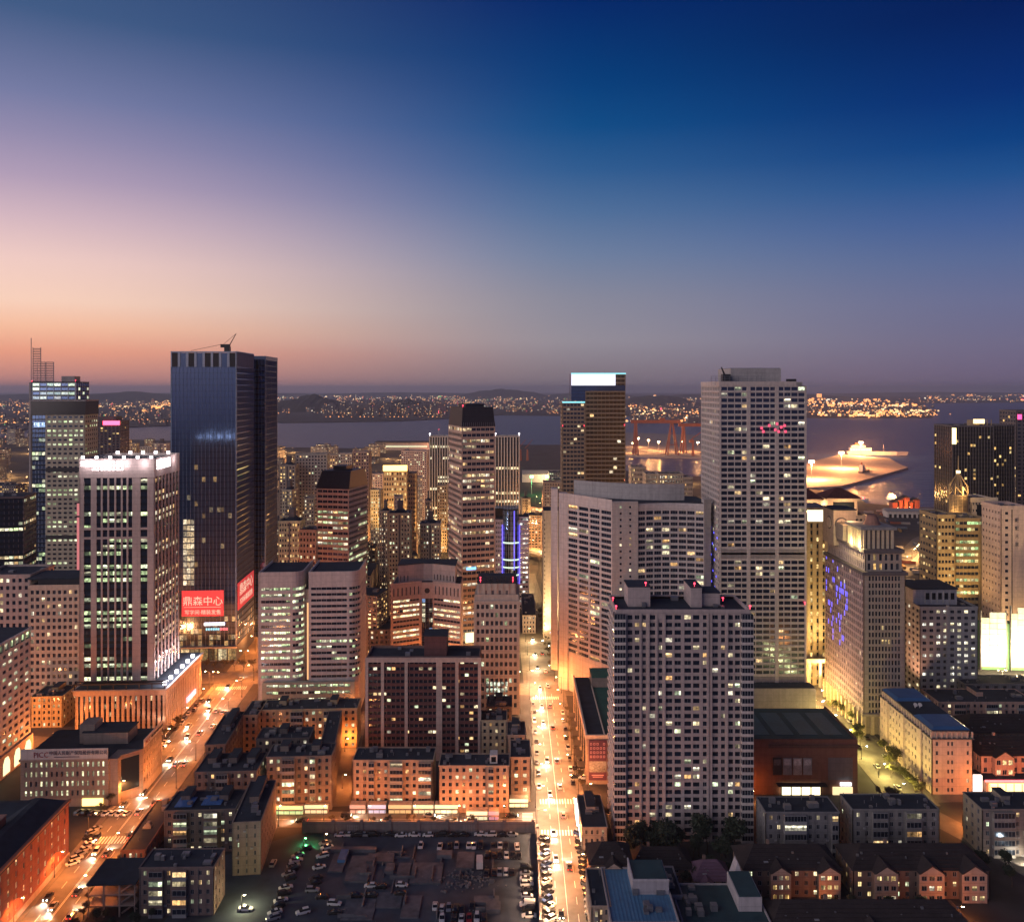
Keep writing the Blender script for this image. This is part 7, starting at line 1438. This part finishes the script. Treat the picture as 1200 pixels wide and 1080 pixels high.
gantry('big red gantry crane over the glowing shipyard',742,794,492,2115); gantry('second red gantry crane running behind the white apartment tower',798,850,496,2180)
t=thing('jib_crane','small red jib crane right of the gantry cranes','crane',(PX(812,2080),2080,.6)); m=MB(); m.tube([(0,0,0),(0,0,34)],4,2,8); m.build('tower',CRR,t); m=MB(); m.tube([(-8,0,34),(0,0,44),(26,0,62)],1.6,.8,6); m.build('jib',CRR,t); m=MB(); m.bx(-9,3,-3,3,32,39); m.build('machine_house',CRR,t)
for k,x in enumerate((610,618)):
    t=thing('jib_crane','%s dark jib crane beside the bay, beyond the striped tower'%('left' if k==0 else 'right'),'crane',(PX(x,1950),1950,0)); m=MB(); m.tube([(0,0,0),(0,0,26)],3,1.6,8); m.build('tower',CRR,t); m=MB(); m.tube([(-6,0,28),(0,0,34),(12,0,48)],1.2,.6,6); m.build('jib',CRR,t)
def mast(x,y,label,p,col,h=28,s=1,z=.6):
    d=DG(y); t=thing('light_mast',label,'light mast',(PX(x,d),d,z)); m=MB(); m.tube([(0,0,0),(0,0,h)],.5,.3,6); m.build('mast',METAL,t); m=MB(); m.bx(-2*s,2*s,-1*s,1*s,h,h+1.8*s); m.build('lamp_cluster',glow('mastlamp%d'%int(col[1]*100),(1,col[1]+.2,col[2]+.2),30),t); point(t,(0,-1.5,h-2),p,col,1.5)
for k,(x,y,p) in enumerate(((742,531,3e5),(748,524,3e5),(760,527,3e5),(772,529,3e5),(800,529,3e5),(818,530,2e5))): mast(x,y,'blazing light mast on the shipyard quay, %s from the left'%ordn(k),p*.6,(1,.42,.13),24,1.3)
for i,(x,y,p,nm) in enumerate(((951,562,2.4e6,'left'),(986,549,2.4e6,'middle'),(1009,534,2.4e6,'right'))): mast(x,y,'%s of the three blazing light masts on the pier'%nm,p,(1,.36,.11),30,2.2)
# ships
def ship(label,x,y,L,h,rz,hull,lit,z=-3):
    d=DG(y); t=thing('ship',label,'ship',(PX(x,d),d,z),rz); w=L*.075; m=MB(); n=[(-L/2,-w*.8),(L*.3,-w),(L/2,0),(L*.3,w),(-L/2,w*.8)]; m.prism([(a*.96,c*.85) for a,c in n],0,h,top=n); m.build('hull',hull,t)
    m=MB(); m.bx(-L*.45,-L*.1,-w*.7,w*.7,h,h*2); m.bx(-L*.42,-L*.2,-w*.6,w*.6,h*2,h*2.7); s=m.build('superstructure',ST_WHITE,t); m=MB(); m.bx(-L*.36,-L*.30,-w*.2,w*.2,h*2.7,h*3.4); m.build('funnel',CRR,t); m=MB(); m.tube([(L*.1,0,h),(L*.1,0,h*3)],.4,.2); m.build('mast',METAL,t)
    if lit:
        for k in range(8): m=MB(); m.bx(-L*.44+k*L*.042,-L*.42+k*L*.042,-w*.72,-w*.7,h*1.3,h*1.6); m.build('lit_porthole',WARMG,s)
        point(t,(-L*.1,-L*.25,h*3),8e4,(1,.5,.2),1)
ship('white ferry moored at the tip of the lit pier',1028,531.5,150,9,R(-8),ST_WHITE,True); ship('dark freighter lying along the near side of the pier',1013,553,70,7,R(55),ST_DARK,False); ship('small lit boat off the near shore, left of two',1003,582,42,3.5,R(4),ST_WHITE,True); ship('small lit boat off the near shore, right of two',1052,583,34,3.5,R(-5),ST_WHITE,True)
# containers and vehicles on the dark port lot
CC=[mat('container%d'%i,c,.6,.1) for i,c in enumerate(((.22,.06,.04),(.05,.09,.16),(.28,.27,.26),(.20,.12,.04)))]
cm=[]
for c in CC:
    m=MB(); m.bx(0,12,0,2.4,0,2.6)
    for k in range(12): m.bx(.3+k,.7+k,-.06,0,.1,2.5)
    cm.append(m.mesh('shipping_container',c))
for k in range(90):
    d=rf.uniform(640,1150); px_=rf.uniform(1000,1108); ci=rf.randrange(4); o=bpy.data.objects.new('shipping_container',cm[ci]); COL.objects.link(o); o.location=(PX(px_,d),d,.02); o.rotation_euler=(0,0,R(-14)+rf.choice([0,pi/2])); tag(o,'%s shipping container on the dark port lot at right'%['red','blue','grey','brown'][ci],'container','%s containers on the port lot'%['red','blue','grey','brown'][ci])
b=Bld('warehouse','long pale warehouse at the edge of the dark port lot',1040,1090,R(-4),'warehouse'); b.p('wall',ST_WHITE).bx(0,72,0,18,0,8); b.p('roof',CONCW).prism([(-1,-1),(73,-1),(73,19),(-1,19)],8,11,top=[(-1,8.5),(73,8.5),(73,9.5),(-1,9.5)]); 
for k in range(12): b.p('door',DKGL).bx(2+k*6,5.4+k*6,-.1,.1,0,4.5)
b.done()
for k in range(5): x=1046+k*6; d=1130; t=Bld('brick_shed','red-lit shed on the near shore, %s from the left'%ordn(k),PX(x,d),d,0,'shed','red-lit sheds on the near shore',world=True); t.p('wall',BRICK).bx(0,9,0,10,0,14+3*(k%3)); t.p('roof',ROOF).prism([(-.4,-.4),(9.4,-.4),(9.4,10.4),(-.4,10.4)],14+3*(k%3),17+3*(k%3),top=[(4,-.4),(5,-.4),(5,10.4),(4,10.4)]); t.done()
for x,d in ((1050,1110),(1064,1120),(1075,1100)): lamp(PX(x,d),d,'orange lamp by the red-lit sheds on the near shore','lamps by the red-lit sheds',LP*2,h=10)

# ------------------------------------------------------------------ far shore: one mass of small blocks and lights
rg=random.Random(77); bxm=MB(); LM={'amber':MB(),'orange':MB(),'white':MB(),'red':MB(),'green':MB()}
def fl(x,y,c,s=1,z=None):
    d=DG(y); X=PX(x,d); r=d*.00034*s*rg.uniform(.6,1.5); zz=rg.uniform(3,16) if z is None else z; LM[c].bx(X-r,X+r,d-r,d+r,zz,zz+2*r)
def pick(w): return rg.choices(['amber','orange','white','red','green'],w)[0]
def region(x0,x1,y0,y1,n,w,s=1,bl=0,bh=(15,45)):
    n=int(n*.6)
    for q in range(max(1,n//9)):        # lights gather along streets and quays
        cx_,cy_=rg.uniform(x0,x1),rg.uniform(y0,y1); sl_=rg.uniform(2,(x1-x0)*.09+4); c_=pick(w); st_=s*rg.choice([.55,.75,.9,1.15,1.5])
        for k in range(rg.randrange(4,15)): fl(cx_+rg.gauss(0,sl_),min(y1+.5,max(y0-.5,cy_+rg.gauss(0,(y1-y0)*.035))),c_ if rg.random()<.75 else pick(w),st_)
    for k in range(bl):
        x=rg.uniform(x0,x1); y=rg.uniform(y0+1,y1); d=DG(y); X=PX(x,d); h=rg.uniform(*bh); w_=rg.uniform(12,40); bxm.bx(X,X+w_,d,d+15,0,h)
        for j in range(rg.randrange(1,6)): a=rg.uniform(0,w_-3); q=d*.00028; zz=rg.uniform(3,h-2); LM[pick(w)].bx(X+a,X+a+2*q,d-1,d-.3,zz,zz+1.6*q)
region(-20,205,466,478,420,(5,6,2,.5,.1),1,160); region(-20,205,478,499,330,(4,7,2,.3,.2),1.1,160,(8,30)); region(0,36,500,520,40,(4,6,3,.3,.1),.8,20,(8,20))
region(140,205,470,480,110,(3,8,1,.2,0),1.3)
region(326,560,464.5,474,420,(5,4,3,.8,.2),.8,150); region(375,520,475,488,420,(7,5,2,.2,0),.8,240,(35,75)); region(326,385,478,486,60,(3,8,1,0,0),1,10); region(520,665,465,484,430,(5,4,3,.4,.4),.85,170); region(515,575,485.5,487,26,(0,0,1,0,8),1.3)
region(735,830,465,496,330,(4,9,2,.2,.1),1.4,150,(8,35)); region(940,1096,469,489,620,(4,10,2,.1,0),1.5,90,(8,30)); region(945,1090,482,490,260,(3,10,2,0,0),1.9); region(1085,1210,463,472,200,(4,6,3,.5,0),1.1,60); region(640,735,470,490,60,(4,6,2,.3,.2),.9,30)
region(830,945,466,480,60,(4,6,2,.3,.2),.9,20)
for x in range(382,520,5):
    if rg.random()<.7: fl(x,489,'orange',1.0,2)
fl(515,487,'red',3.5); fl(960,468,'orange',4.5,30)
GLC={'amber':((1,.60,.26),2.2),'orange':((1,.36,.09),2.6),'white':((1,.85,.6),2.2),'red':((1,.08,.12),3),'green':((.15,1,.3),2.5)}
o=tag(bxm.build('far_city',mat('far_wall',(.12,.11,.12),.9,.2,streak=False)),'far city blocks across the bay reading as one mass','city',kind='stuff')
for c,m in LM.items(): tag(m.build('far_city_lights',glow('far_'+c,*GLC[c])),'tiny %s lights of the far city across the bay'%c,'city lights',kind='stuff')
